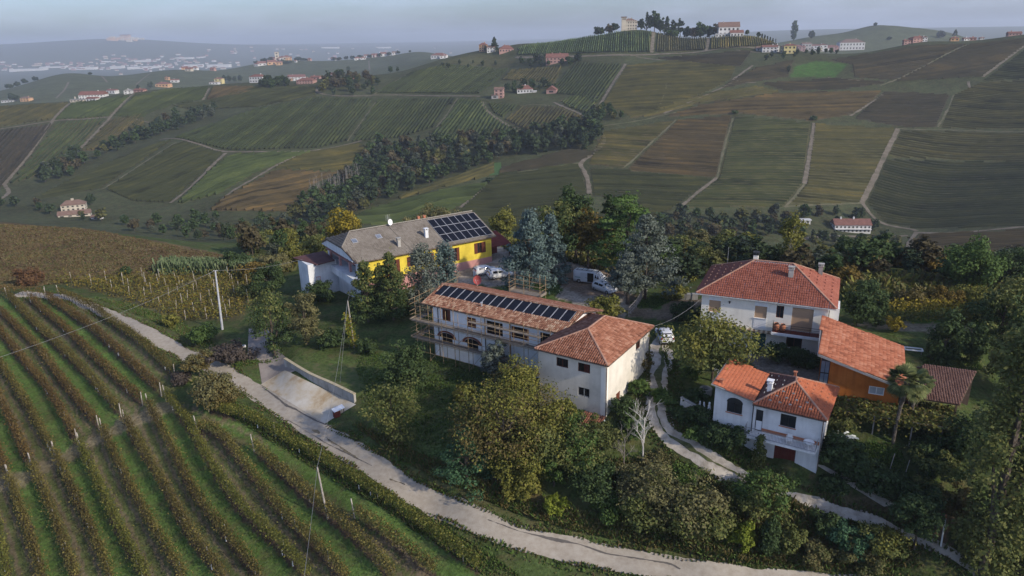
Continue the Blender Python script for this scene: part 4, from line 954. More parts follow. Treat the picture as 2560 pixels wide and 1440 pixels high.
plant('shrub', 1785, 1108, 'bush', 2.2, 1.7, L_DARK, 'dark laurel shrub, left one under the arched window', 'shrub', ls=.15)
plant('shrub', 1828, 1122, 'bush', 2.4, 1.7, L_DARK, 'dark laurel shrub, right one under the arched window', 'shrub', ls=.15)
plant('young_conifer', 1896, 1160, 'column', 2.9, .95, L_OLIVE, 'small conifer left of the dark red garage door', base=.1, ls=.14)
plant('shrub', 2100, 1165, 'bush', 3.2, 2.3, L_DARK, 'dark spreading shrub at the right wall of the little house', 'shrub', ls=.17)
plant('shrub', 2085, 1222, 'bush', 1.2, 1.5, L_DARK, 'low dark shrub at the bend of the white path', 'shrub', ls=.15)
plant('shrub', 1752, 1055, 'bush', 1.8, 1.5, L_DARK, 'dark shrub behind the figurine wall beside the lane', 'shrub', ls=.15)
plant('shrub', 1728, 950, 'bush', 1.6, 1.2, L_GREEN, 'green shrub beside the lane under the spreading tree', 'shrub', ls=.15)
plant('shrub', 1945, 905, 'bush', 2.6, 1.6, L_DARK, 'dark shrub right of the teal door', 'shrub', ls=.15)
plant('shrub', 2005, 912, 'bush', 1.8, 2.2, L_DARK, 'dark low shrubs under the ground floor window of the big house', 'shrub', ls=.15)
plant('broadleaf_tree', 2140, 815, 'round', 6.2, 2.6, L_DARK, 'dark tree behind the rear of the orange barn', base=.2, ls=.2)
plant('young_conifer', 2190, 812, 'column', 3.6, 1.3, L_DARK, 'small dark conifer right of the dark tree behind the barn', base=.1, ls=.16)
plant('broadleaf_tree', 2355, 905, 'column', 5.6, 2.0, L_DARK, 'dark upright garden tree above the lean to, left of two', base=.2, ls=.2)
plant('broadleaf_tree', 2425, 905, 'round', 4.6, 2.2, L_DARK, 'dark rounded garden tree above the lean to, right of two', base=.2, ls=.2)
plant('broadleaf_tree', 2395, 845, 'round', 4.2, 1.3, L_YG, 'thin yellow tree in front of the yellow hedge', base=.8, ls=.17, dens=.7)
plant('broadleaf_tree', 2235, 830, 'bush', 2.0, 1.2, L_YEL, 'small yellow sapling at the garden path', base=.5, ls=.16, dens=.6)
plant('broadleaf_tree', 2490, 880, 'broad', 9.0, 3.8, [L_DARK, L_OLIVE], 'big olive tree at the right edge above the poplar', base=.8, ls=.21, dens=1.2)
plant('broadleaf_tree', 2555, 860, 'broad', 9.0, 3.6, [L_DARK, L_YG], 'tree cut by the right edge, beside the big olive tree', base=.8, ls=.21, dens=1.2)
plant('broadleaf_tree', 2540, 1010, 'broad', 8.6, 3.2, L_OLIVE, 'olive tree at the right edge below the garden', base=.5, ls=.2, dens=1.1)
plant('poplar', 2455, 1440, 'column', 22.0, 3.6, [L_OLIVE, L_OLIVE], 'tall poplar in the lower right corner', base=.3, ls=.2, dens=1.6)
plant('poplar', 2550, 1430, 'column', 20.5, 3.2, L_OLIVE, 'poplar cut off by the right edge beside the tall one', base=.3, ls=.2, dens=1.5)
plant('shrub', 2380, 1130, 'bush', 3.6, 2.8, L_DARK, 'dark thicket left of the tall poplar', 'shrub', ls=.17)
plant('shrub', 2330, 1195, 'bush', 3.0, 2.4, [L_DARK, L_OLIVE], 'dark thicket below the pergola, right of the leaning stakes', 'shrub', ls=.17)
plant('shrub', 2390, 1290, 'bush', 2.8, 1.7, L_BRN, 'brown shrub behind the white post', 'shrub', ls=.16)
plant('roadside_tree', 545, 1022, 'broad', 5.0, 3.0, [L_BRN, L_KHAKI], 'brownish green tree beside the road among the vine rows', base=.5, ls=.17, dens=1.1, lean=(-.4, .2))
plant('roadside_tree', 500, 940, 'round', 3.8, 2.0, [L_BRN, L_KHAKI], 'thin brownish tree at the road edge, left of the other', base=.6, ls=.16, dens=.7)
plant('shrub', 455, 960, 'bush', 1.8, 1.5, L_PURP, 'leafless shrub at the end of the roadside vine row', 'shrub', ls=.14, dens=.8)
# behind the big house, on the fall of the hill
k = 0
for x, Y, h, r, m, lab in ((1700, 108, 3.2, 2.6, L_YG, 'yellowish bush beyond the lane fork behind the grey cedar'), (1745, 116, 4.0, 3.0, L_OLIVE, 'olive bush left behind the big red roof'), (1690, 128, 5.5, 3.4, L_OLIVE, 'olive bush right of the cedar on the slope'), (1735, 140, 6.5, 3.6, L_KHAKI, 'khaki bush on the slope behind the big house'), (1800, 132, 6.5, 3.6, L_OLIVE, 'olive tree on the slope just left of the smoking chimney'), (1860, 128, 6.0, 3.2, L_YG, 'yellowish bush peeping over the ridge of the big roof'),
                    (2110, 100, 4.0, 2.4, L_ORG, 'orange bush beside the right hip of the big roof'), (2150, 108, 4.6, 3.0, L_BRN, 'brown bush right of the big roof'), (2200, 112, 4.4, 3.0, L_ORG, 'orange brown bush behind the yellow hedge, left'), (2265, 110, 4.4, 2.8, L_BRN, 'brown bush behind the yellow hedge, middle'), (2320, 108, 4.8, 2.6, L_ORG, 'orange brown bush behind the yellow hedge, right'), (2190, 125, 7.0, 3.4, L_OLIVE, 'olive tree behind the orange bushes'), (2120, 122, 6.5, 3.4, L_DARK, 'dark tree just right of the rear chimney'),
                    (1660, 118, 5.0, 2.6, L_GREEN, 'green tree directly behind the grey cedar')):
    h = h * (.55 if x > 2100 else .8)
    plant('shrub' if h < 5 else 'broadleaf_tree', x, 0, 'bush', h, r, m, lab, 'shrub' if h < 5 else 'tree', ls=.26, at_=at_depth(x, Y))
for x, Y, h, r, m, lab in ((640, 130, 3.5, 3.4, L_ORG, 'orange bush at the right foot of the brown heath'), (600, 138, 4.0, 3.4, L_DARK, 'dark round bush on the heath crest'), (690, 135, 4.5, 3.2, L_KHAKI, 'khaki bush left of the flat roofed annex'), (740, 142, 5.0, 3.4, L_YG, 'yellowish bush behind the flat roofed annex'), (800, 150, 6.0, 3.6, L_OLIVE, 'olive bush behind the left gable of the yellow house'), (650, 160, 5.0, 3.6, L_OLIVE, 'olive bush on the slope past the heath'), (720, 165, 5.0, 3.6, L_YG, 'pale yellow bush on the slope past the heath'), (1100, 160, 8.0, 4.2, L_KHAKI, 'khaki tree behind the ridge of the yellow house'), (1050, 158, 6.5, 4.0, L_KHAKI, 'low khaki tree behind the ridge of the yellow house'), (1260, 150, 6.0, 3.4, L_YG, 'yellow green bush right behind the solar roof')):
    plant('shrub', x, 0, 'bush', h, r, m, lab, 'shrub', ls=.28, at_=at_depth(x, Y))
# yellow hedge on the right
hl = smooth_line(G([(2200, 800), (2300, 798), (2400, 800), (2470, 812)], 60, 140), .8)
hr = empty('hedge', tuple(hl[0]), 0, 'long yellow green vine hedge across the garden on the right', 'hedge')
n = len(hl) * 130; j = rng.integers(0, len(hl), n); uu = rng.uniform(0, 1, n)
C_ = hl[j] - hl[0] + np.stack([rng.normal(0, .5, n), rng.normal(0, .9, n), .15 + uu * 2.3], 1)
V, F = leaf_quads(C_, .16 * rng.uniform(.6, 1.3, n), rng.normal(0, 1, (n, 3)) + [0, -.4, .5], .7)
link('foliage', npmesh('foliage', V, F, [L_YG, L_YEL, L_OLIVE], np.where(uu > .62, 1, np.where(rng.uniform(0, 1, n) > .5, 0, 2))), hr)
mb = MB()
for q in range(0, len(hl), 4): mb.bar(hl[q] - hl[0] + [0, 0, -.2], hl[q] - hl[0] + [0, 0, 2.1], .08)
mb.build('stems', M_STEM, hr)['kind'] = 'stuff'
# tall reeds past the small vineyard
rl = smooth_line(G([(400, 688), (480, 690), (560, 690), (640, 690)], 60, 250), .6)
n = 5200; j = rng.integers(0, len(rl), n)
b = rl[j] + np.stack([rng.normal(0, .6, n), rng.uniform(0, 5, n), np.zeros(n)], 1); b[:, 2] = T(b[:, 0], b[:, 1])
hh_ = rng.uniform(1.3, 2.9, n); dx = rng.normal(0, .35, n); w = .11
V = np.stack([b + np.stack([np.full(n, -w), np.zeros(n), np.zeros(n)], 1), b + np.stack([np.full(n, w), np.zeros(n), np.zeros(n)], 1), b + np.stack([dx + .03, rng.normal(0, .3, n), hh_], 1), b + np.stack([dx - .03, rng.normal(0, .3, n), hh_], 1)], 1).reshape(-1, 3)
tag(link('reeds', npmesh('reeds', V, np.arange(4 * n).reshape(-1, 4), [L_REED])), 'tall grey green reeds past the small vineyard', None, None, 'stuff')

# ---- leafless pale tree on the bank
def bare_tree(px, py, h, label, m, seed, spread=.9, at_=None, r0=.11):
    q = random.Random(seed); p = g1(px, py, 20, 200); root = empty('bare_tree', tuple(p), 0, label, 'tree'); mb = MB(); tw = MB()
    def grow(a, d, ln, r, lv):
        b = a + d * ln; (mb if lv < 2 else tw).bar(a, b, r * 2, n=5 if lv < 2 else 3, w2=r * 1.3)
        if lv >= 4: return
        for i in range(3 if lv else 4):
            nd = (d * .75 + Vector((q.gauss(0, .5) * spread, q.gauss(0, .5) * spread, q.uniform(0, .5)))).normalized()
            grow(a + d * ln * q.uniform(.5, 1), nd, ln * q.uniform(.5, .72), r * .55, lv + 1)
    grow(Vector((0, 0, -.2)), Vector((-.02, 0, 1)), h * .42, r0, 0); grow(Vector((0, 0, h * .36)), Vector((0, .05, 1)), h * .4, r0 * .7, 1)
    mb.build('trunk', m, root); tw.build('twigs', m, root)['kind'] = 'stuff'
bare_tree(1607, 1160, 6.6, 'leafless whitish birch on the bank inside the lane bend', BARKP, 5)
bare_tree(1560, 1170, 4.4, 'smaller leafless grey tree left of the whitish birch', mat('grey twig', [(.17, .15, .13), (.26, .23, .2)]), 9, 1.2, r0=.07)
bare_tree(1450, 1130, 4.2, 'leafless brown tree below the lean to roof', mat('brown twig', [(.10, .08, .06), (.15, .12, .09)]), 12, 1.1, r0=.06)

# ---- palms
M_FROND = LM('frond', (.045, .062, .024), (.095, .115, .042), (.18, .185, .08), 1.2, .5)
M_PTRUNK = mat('palm trunk', [(.055, .045, .036), (.10, .085, .07), (.19, .17, .15)], scale=4, rough=1)
def palm(px, py, h, label, seed, cr=1.9):
    q = np.random.default_rng(seed); p = g1(px, py, 40, 140); root = empty('palm_tree', tuple(p), 0, label, 'palm')
    mb = MB(); prev = np.array([0, 0, -.3]); ns = 10
    for i in range(ns):
        z = h * (i + 1) / ns; b = np.array([.35 * (z / h) ** 2, 0, z]); mb.bar(prev, b, .30 + .14 * (i > 6) + .03 * (i % 2), n=8, w2=.33 + .16 * (i > 5)); prev = b
    mb.build('trunk', M_PTRUNK, root)
    V = []; F = []
    for k in range(62):
        a = q.uniform(0, 2 * math.pi); el = q.uniform(-.75, 1.25); d = np.array([math.cos(a) * math.cos(el), math.sin(a) * math.cos(el), math.sin(el)])
        hub = prev + d * cr * .55 * q.uniform(.8, 1.1); sd = np.cross(d, [0, 0, 1]); sd /= np.linalg.norm(sd) + 1e-6; up = np.cross(sd, d)
        bI = len(V); V += [prev, prev + sd * .02, hub]; F.append((bI, bI + 1, bI + 2, bI + 2))
        for s_ in np.linspace(-1.25, 1.25, 13):     # fan leaflets
            ld = d * math.cos(s_) + sd * math.sin(s_); L_ = cr * .50 * (1 - .18 * abs(s_)); tip = hub + ld * L_ - np.array([0, 0, .22 * L_ * (1 - el * .3)])
            ww = np.cross(ld, up + .3 * sd); ww /= np.linalg.norm(ww) + 1e-6; mid = hub + ld * L_ * .5
            bI = len(V); V += [hub, mid + ww * .09, tip, mid - ww * .09]; F.append((bI, bI + 1, bI + 2, bI + 3))
    link('fronds', npmesh('fronds', np.array(V), np.array(F), [M_FROND]), root)
palm(2232, 1108, 6.4, 'tall fan palm before the orange barn', 3, 1.95)
palm(2272, 1060, 4.6, 'shorter shaggy palm just right of the tall one', 4, 1.3)
# grape pergola below the barn
M_WOOD = mat('grey wood', [(.20, .175, .15), (.30, .27, .24), (.38, .35, .32)], scale=3, rough=1)
p = g1(2180, 1085, 40, 140); pg = empty('pergola', tuple(p), math.radians(-24.5), 'wooden vine pergola below the orange barn', 'pergola')
for i, x in enumerate((-2.5, 0, 3.2, 5.6)):
    for y in (0, 2.6):
        MB().bar((x, y, -.8), (x, y, 1.9), .11).build('post', M_WOOD, pg)
for y in (0, 2.6): MB().bar((-2.9, y, 1.90), (6.2, y, 1.95), .07).build('beam', M_WOOD, pg)
n = 8200
C_ = np.stack([rng.uniform(-3.6, 7.0, n), rng.uniform(-.5, 4.6, n), 2.05 + rng.normal(0, .16, n) - rng.exponential(.28, n)], 1)
V, F = leaf_quads(C_, .15 * rng.uniform(.6, 1.3, n), rng.normal(0, .6, (n, 3)) + [0, 0, 1], .8)
link('foliage', npmesh('foliage', V, F, [L_YG, L_OLIVE, L_BRN], rng.choice([0, 1, 1, 2], n)), pg)

# ---- rough growth, weeds and grass tufts near the houses and along the road
def tufts(name, polys, n, hgt, w, m, label, spread=.5, y0=20, y1=220, P2=None):
    Ps = []
    for poly, share in polys:
        pts = G(dens(poly, 2), y0, y1)[:, :2]; k = int(n * share); lo, hi = pts.min(0), pts.max(0); got = []
        while sum(map(len, got)) < k:
            c = rng.uniform(lo, hi, (k * 2, 2)); got.append(c[inpoly(c[:, 0], c[:, 1], pts)])
            if len(got) > 30: break
        Ps.append(np.concatenate(got)[:k])
    if P2 is None: P2 = np.concatenate(Ps)
    n = len(P2)
    b = np.stack([P2[:, 0], P2[:, 1], T(P2[:, 0], P2[:, 1]) - .03], 1)
    V = []
    pat = .5 + .5 * np.sin(P2[:, 0] * .8) * np.cos(P2[:, 1] * .9 + P2[:, 0] * .3)
    h = hgt * rng.uniform(.35, 1.2, n) * (.5 + .8 * pat); a = rng.uniform(0, math.pi, n)
    for k in range(2):
        ax = np.stack([np.cos(a + k * 1.57), np.sin(a + k * 1.57), np.zeros(n)], 1) * (w * rng.uniform(.6, 1.3, n))[:, None]
        tip = b + np.stack([rng.normal(0, spread, n) * h, rng.normal(0, spread, n) * h, h], 1)
        V.append(np.stack([b - ax, b + ax, tip + ax * .35, tip - ax * .35], 1))
    V = np.concatenate(V).reshape(-1, 3)
    return tag(link(name, npmesh(name, V, np.arange(len(V)).reshape(-1, 4), m if isinstance(m, list) else [m], rng.integers(0, len(m), len(V) // 4) if isinstance(m, list) else None)), label, None, None, 'stuff')
tufts('rough_weeds', [([(880, 1060), (1000, 1150), (1130, 1215), (1280, 1280), (1440, 1330), (1640, 1370), (1850, 1405), (2200, 1440), (2300, 1400), (2050, 1370), (1800, 1350), (1500, 1300), (1300, 1250), (1150, 1180), (1000, 1110)], .5), ([(1430, 1180), (1560, 1150), (1760, 1200), (1900, 1240), (2250, 1340), (2300, 1420), (1900, 1390), (1560, 1330)], .5)], 15000, .55, .11, [L_WEED, L_GRASS, L_BRN], 'rough weeds on the bank above the road')
tufts('meadow_grass', [([(-20, 560), (200, 572), (560, 638), (630, 660), (560, 690), (200, 700), (-20, 735)], 1)], 16000, .30, .3, [L_HEATH, L_HEATH, L_HEATH, L_WEED], 'dry brown heath grass on the left crest', y1=260)
tufts('verge_grass', [([(450, 930), (640, 1030), (820, 1140), (1000, 1250), (1200, 1370), (1300, 1440), (1210, 1440), (1000, 1300), (800, 1180), (640, 1080), (560, 1030)], .55), ([(240, 745), (420, 820), (600, 920), (700, 900), (590, 900), (480, 820), (330, 760)], .25), ([(1660, 880), (1690, 1050), (1760, 1120), (1880, 1180), (1900, 1150), (1760, 1060), (1700, 960)], .2)], 13000, .32, .10, [L_GRASS, L_GRASS, L_WEED], 'green grass along the road verges')
tufts('lawn_grass', [([(890, 880), (1100, 900), (1220, 940), (1160, 1190), (1000, 1130), (900, 1010)], .6), ([(1240, 715), (1300, 708), (1395, 705), (1405, 735), (1340, 748)], .08), ([(1580, 768), (1590, 745), (1640, 738), (1676, 752), (1640, 772)], .08), ([(2060, 1110), (2250, 1110), (2270, 1200), (2160, 1170)], .12), ([(2300, 895), (2440, 895), (2460, 925), (2320, 925)], .12)], 9000, .22, .10, [L_GRASS, L_GRASS, L_DARK], 'mown lawn grass round the houses')

# more dark growth in the right-hand garden
for x, y, k_, h_, r_, m_, lab in ((2310, 1150, 'bush', 2.2, 1.8, L_DARK, 'dark bush at the foot of the tall palm'), (2430, 1180, 'broad', 6.0, 3.2, L_DARK, 'dark tree behind the tall poplar trunk'), (2240, 1240, 'bush', 2.2, 2.2, L_DARK, 'dark shrub above the lane, right of the white path'), (2310, 1275, 'bush', 2.6, 2.0, [L_DARK, L_OLIVE], 'dark shrub beside the reddish bank'), (2180, 1215, 'bush', 2.0, 2.4, L_DARK, 'dark hedge shrub along the white path'), (2130, 1190, 'bush', 2.2, 2.2, L_DARK, 'dark hedge shrub behind the white path'),
        (2520, 985, 'round', 6.8, 3.0, L_OLIVE, 'olive tree right of the lean to roof'), (2440, 770, 'bush', 3.0, 2.6, L_YG, 'yellowish bush under the green pine'), (2530, 740, 'broad', 8.0, 3.8, L_DARK, 'dark tree behind the right edge trees'), (2280, 770, 'bush', 2.6, 2.4, L_BRN, 'brown bush above the yellow hedge'), (2360, 765, 'bush', 2.6, 2.4, L_ORG, 'orange bush above the yellow hedge'), (2110, 1075, 'bush', 1.6, 1.4, L_OLIVE, 'olive shrub below the orange barn, left'),
        (1690, 745, 'bush', 1.6, 2.2, L_YG, 'yellow grass clump at the lane fork'), (1720, 800, 'bush', 2.2, 2.4, L_DARK, 'dark hedge at the left end of the big house'), (1655, 1000, 'bush', 1.0, 1.6, L_GRASS, 'low green tuft inside the lane bend'), (1712, 1052, 'bush', 1.3, 1.5, L_DARK, 'dark shrub on the outer lane bend'), (1752, 1092, 'bush', 1.0, 1.5, L_GREEN, 'green low shrub beside the lane under the laurels')):
    plant('shrub' if h_ < 5 else 'broadleaf_tree', x, y, k_, h_, r_, m_, lab, 'shrub' if h_ < 5 else 'tree', ls=.18)
tufts('scrub', [([(1650, 650), (1750, 640), (1900, 655), (2100, 690), (2330, 700), (2500, 720), (2560, 740), (2500, 790), (2300, 780), (2110, 760), (2100, 700), (1900, 650), (1760, 690), (1690, 720)], .5), ([(560, 660), (700, 640), (800, 610), (870, 590), (820, 640), (730, 680), (640, 690)], .2), ([(1230, 600), (1300, 600), (1420, 640), (1600, 640), (1640, 700), (1560, 690), (1400, 650), (1290, 640)], .3)], 9000, 1.1, .35, [L_WEED, L_OLIVE, L_YG, L_BRN], 'rough autumn scrub on the slope behind the houses', y0=90, y1=300)

def edge_points(px, half, n, spread, y0=20, y1=200):
    l = smooth_line(G(px, y0, y1), .4); t = np.gradient(l[:, :2], axis=0); t /= np.linalg.norm(t, axis=1)[:, None]; nn = np.stack([-t[:, 1], t[:, 0]], 1)
    j = rng.integers(0, len(l), n); s_ = rng.choice([-1, 1], n); clump = .12 * np.sin(j * .35) + .10 * np.sin(j * .13 + 1)
    return l[j, :2] + nn[j] * (s_ * (half + clump + rng.exponential(spread, n)))[:, None]
ep = np.vstack([edge_points(ROAD, 1.18, 7000, .28), edge_points(LANE[2:10], 1.10, 2400, .25), edge_points(LANE[9:], .55, 1500, .25)])
for q in ([(712, 920), (895, 1012), (815, 1066), (640, 960)], [(622, 822), (705, 880), (745, 925), (655, 968), (605, 930)]):
    ep = ep[~inpoly(ep[:, 0], ep[:, 1], G(q, 20, 200))]
tufts('edge_grass', [], 0, .26, .13, [L_GRASS, L_WEED, L_GRASS, L_HEATH], 'ragged grass along the road edges', P2=ep)
# ------------------------------------------------------------------ buildings
M_GLASS = mat('window glass', [(.015, .018, .022), (.035, .040, .045)], scale=.8, rough=.12, spec=.6)
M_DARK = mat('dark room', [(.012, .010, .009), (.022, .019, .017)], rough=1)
M_WHITE = mat('white render', [(.76, .76, .76), (.83, .83, .83), (.87, .87, .87)], scale=.7, streak=.08)
M_WHITEP = mat('white paint', [(.70, .70, .70), (.80, .80, .79)], scale=1.5, rough=.7)
M_CREAM = mat('cream plaster', [(.56, .52, .44), (.66, .61, .52), (.73, .68, .59)], scale=.55, streak=.07, detail=8)
M_CREAM2 = mat('warm cream render', [(.78, .74, .65), (.83, .79, .70), (.86, .82, .73)], scale=.9, streak=.1)
M_YELL = mat('yellow plaster', [(.60, .46, .055), (.70, .545, .065), (.76, .60, .08)], scale=.5, streak=.12)
M_PINK = mat('pink plinth', [(.46, .235, .215), (.56, .30, .27)], scale=.7, streak=.12)
M_GREYW = mat('grey white wall', [(.60, .61, .62), (.70, .71, .72), (.76, .77, .78)], scale=.45, streak=.16, detail=8)
M_ORANGE = mat('orange render', [(.34, .098, .016), (.42, .130, .024), (.47, .155, .034)], scale=.6, streak=.28, detail=8)
M_SGREY = mat('pale grey plaster', [(.56, .56, .55), (.68, .68, .67), (.75, .75, .74)], scale=.5, streak=.2, detail=8)
M_MAROON = mat('maroon', [(.10, .022, .020), (.15, .035, .030)], scale=1)
M_SHUT = mat('brown red shutter', [(.10, .030, .018), (.15, .048, .028)], scale=3, stretch=(1, 1, 8), rough=.7)
M_TAN = mat('tan roller blind', [(.40, .265, .165), (.46, .31, .20)], scale=2, stretch=(1, 1, 14), rough=.7)
M_BRICK = mat('arch brick', [(.19, .065, .045), (.29, .115, .085)], scale=5)
M_GUT = mat('gutter', [(.10, .075, .06), (.15, .11, .09)], rough=.5, metal=.3)
M_GUTL = mat('pale gutter', [(.42, .42, .42), (.55, .55, .55)], rough=.5)
M_CONC = mat('concrete', [(.27, .26, .235), (.36, .345, .315), (.43, .41, .38)], scale=.8, streak=.3, detail=8)
M_DECKW = mat('roof boarding', [(.09, .06, .045), (.14, .10, .075)], scale=2)
M_PANEL = mat('solar cell', [(.006, .007, .011), (.010, .011, .018)], scale=1, rough=.35, spec=.12)
M_ALU = mat('aluminium frame', [(.42, .42, .43), (.52, .52, .53)], rough=.45, metal=.4)
M_IRON = mat('dark iron', [(.02, .02, .02), (.035, .032, .03)], rough=.6)
M_TEAL = mat('teal door', [(.008, .065, .075), (.014, .095, .105)], scale=2, stretch=(6, 6, .4), rough=.6)
M_DRED = mat('dark red door', [(.085, .018, .014), (.12, .028, .020)], scale=1.5, rough=.6)
M_TERRA = mat('terracotta', [(.34, .13, .07), (.45, .19, .11)], scale=3)
M_DISHR = mat('red dish', [(.42, .085, .07), (.5, .11, .09)], rough=.5)
T_OLD = mat('old tiles', [(.13, .054, .034), (.22, .090, .053), (.29, .128, .080), (.36, .205, .14)], scale=1.8, isl=.5, rough=.95, detail=6)
T_OLDM = mat('old bright tiles', [(.15, .066, .042), (.26, .118, .072), (.36, .20, .125), (.46, .33, .23)], scale=2.0, isl=.65, rough=.95)
T_RED = mat('red concrete tiles', [(.19, .060, .040), (.245, .082, .054), (.30, .108, .073)], scale=.8, isl=.3, rough=.85)
T_ORNG = mat('orange tiles', [(.32, .094, .046), (.365, .114, .056), (.41, .138, .07)], scale=2.5, isl=.5, rough=.85)
T_BARN = mat('weathered barn tiles', [(.15, .054, .032), (.25, .084, .046), (.31, .118, .068), (.36, .18, .12)], scale=.8, isl=.5, rough=.95, stretch=(.5, 1.6, 1))
T_GREY = mat('grey brown tiles', [(.115, .098, .082), (.165, .145, .124), (.205, .182, .158)], scale=.35, isl=.3, rough=.95, detail=7)
T_BRN_SHADE = mat('brown red tiles', [(.095, .050, .040), (.135, .074, .058), (.175, .10, .08)], scale=.8, isl=.4)  # lean-to roof colour; also the painted shade of the small house's left slope
T_RIDGE = mat('ridge tiles', [(.30, .16, .11), (.40, .24, .17)], scale=2, isl=.5)

class House:
    def __init__(s, name, ox, oy, ang, zb, label, cat='house', group=None):
        s.zb = zb; s.root = empty(name, (ox, oy, zb), math.radians(ang), label, cat, group)
    def part(s, name, mb, mats, parent=None, smooth=False, label=None):
        o = mb.build(name, mats, parent or s.root, smooth) if isinstance(mb, MB) else link(name, mb, parent or s.root)
        if parent is None: o.location = (0, 0, -s.zb)
        if label: o['label'] = label
        return o

def wall(mb, p0, ux, L, z0, z1, holes=(), depth=.16, top=None):
    """wall face from p0 along ux (inside is to the left), with rectangular openings (s0, s1, z0, z1) that have reveals"""
    n = (-ux[1], ux[0])
    def Pt(s, z, d=0): return (p0[0] + ux[0] * s + n[0] * d, p0[1] + ux[1] * s + n[1] * d, z)
    xs = sorted({0, L} | {h[0] for h in holes} | {h[1] for h in holes}); zs = sorted({z0, z1} | {h[2] for h in holes} | {h[3] for h in holes})
    for a, b in zip(xs[:-1], xs[1:]):
        for c, d in zip(zs[:-1], zs[1:]):
            if any(h[0] - 1e-6 <= a and b <= h[1] + 1e-6 and h[2] - 1e-6 <= c and d <= h[3] + 1e-6 for h in holes): continue
            mb.poly([Pt(a, c), Pt(b, c), Pt(b, d), Pt(a, d)])
    for h in holes:
        s0, s1, a, b = h[:4]; dp = h[4] if len(h) > 4 else depth
        mb.poly([Pt(s0, a), Pt(s0, a, dp), Pt(s0, b, dp), Pt(s0, b)][::-1]); mb.poly([Pt(s1, a), Pt(s1, a, dp), Pt(s1, b, dp), Pt(s1, b)])
        mb.poly([Pt(s0, a), Pt(s1, a), Pt(s1, a, dp), Pt(s0, a, dp)]); mb.poly([Pt(s0, b), Pt(s1, b), Pt(s1, b, dp), Pt(s0, b, dp)][::-1])
        if len(h) > 5: mb.poly([Pt(s0, a, dp), Pt(s1, a, dp), Pt(s1, b, dp), Pt(s0, b, dp)])
def obox(mb, p0, ux, s0, s1, d0, d1, z0, z1):
    """box in wall coordinates: along s, depth d (positive = inwards), height z"""
    n = (-ux[1], ux[0])
    def Pt(s, d, z): return (p0[0] + ux[0] * s + n[0] * d, p0[1] + ux[1] * s + n[1] * d, z)
    v = [Pt(s0, d0, z0), Pt(s1, d0, z0), Pt(s1, d1, z0), Pt(s0, d1, z0), Pt(s0, d0, z1), Pt(s1, d0, z1), Pt(s1, d1, z1), Pt(s0, d1, z1)]
    return mb.add(v, [(3, 2, 1, 0), (4, 5, 6, 7), (0, 1, 5, 4), (1, 2, 6, 5), (2, 3, 7, 6), (3, 0, 4, 7)])
def window(h, p0, ux, s0, s1, z0, z1, dp=.14, frame=None, pane=None, mull=1, bars=False, sill=None, name='window'):
    fm = frame or M_SHUT
    mb = MB(); w = .07
    obox(mb, p0, ux, s0, s0 + w, dp - .06, dp + .02, z0, z1); obox(mb, p0, ux, s1 - w, s1, dp - .06, dp + .02, z0, z1)
    obox(mb, p0, ux, s0 + w, s1 - w, dp - .06, dp + .02, z0, z0 + w); obox(mb, p0, ux, s0 + w, s1 - w, dp - .06, dp + .02, z1 - w, z1)
    for i in range(mull):
        c = s0 + (s1 - s0) * (i + 1) / (mull + 1); obox(mb, p0, ux, c - .03, c + .03, dp - .05, dp + .02, z0 + w, z1 - w)
    wo = h.part(name, mb, fm)
    pn = MB(); obox(pn, p0, ux, s0 + .01, s1 - .01, dp + .03, dp + .06, z0 + .01, z1 - .01); h.part('pane', pn, pane or M_GLASS, wo)
    if bars:
        b = MB()
        for i in range(6):
            c = s0 + (s1 - s0) * (i + .5) / 6; obox(b, p0, ux, c - .012, c + .012, .02, .045, z0, z1)
        h.part('window_bars', b, M_IRON, wo)
    if sill:
        b = MB(); obox(b, p0, ux, s0 - .08, s1 + .08, -.07, .06, z0 - .08, z0 - .003); h.part('sill', b, sill, wo)
    return wo
def shutter(h, p0, ux, s0, s1, z0, z1, m, d0=-.06, d1=-.012, slats=8):
    mb = MB(); obox(mb, p0, ux, s0, s1, d0 + .012, d1, z0, z1)
    for i in range(slats):
        c = z0 + (z1 - z0) * (i + .5) / slats; obox(mb, p0, ux, s0 + .05, s1 - .05, d0, d0 + .011, c - (z1 - z0) / slats * .36, c + (z1 - z0) / slats * .36)
    return h.part('shutter', mb, m)

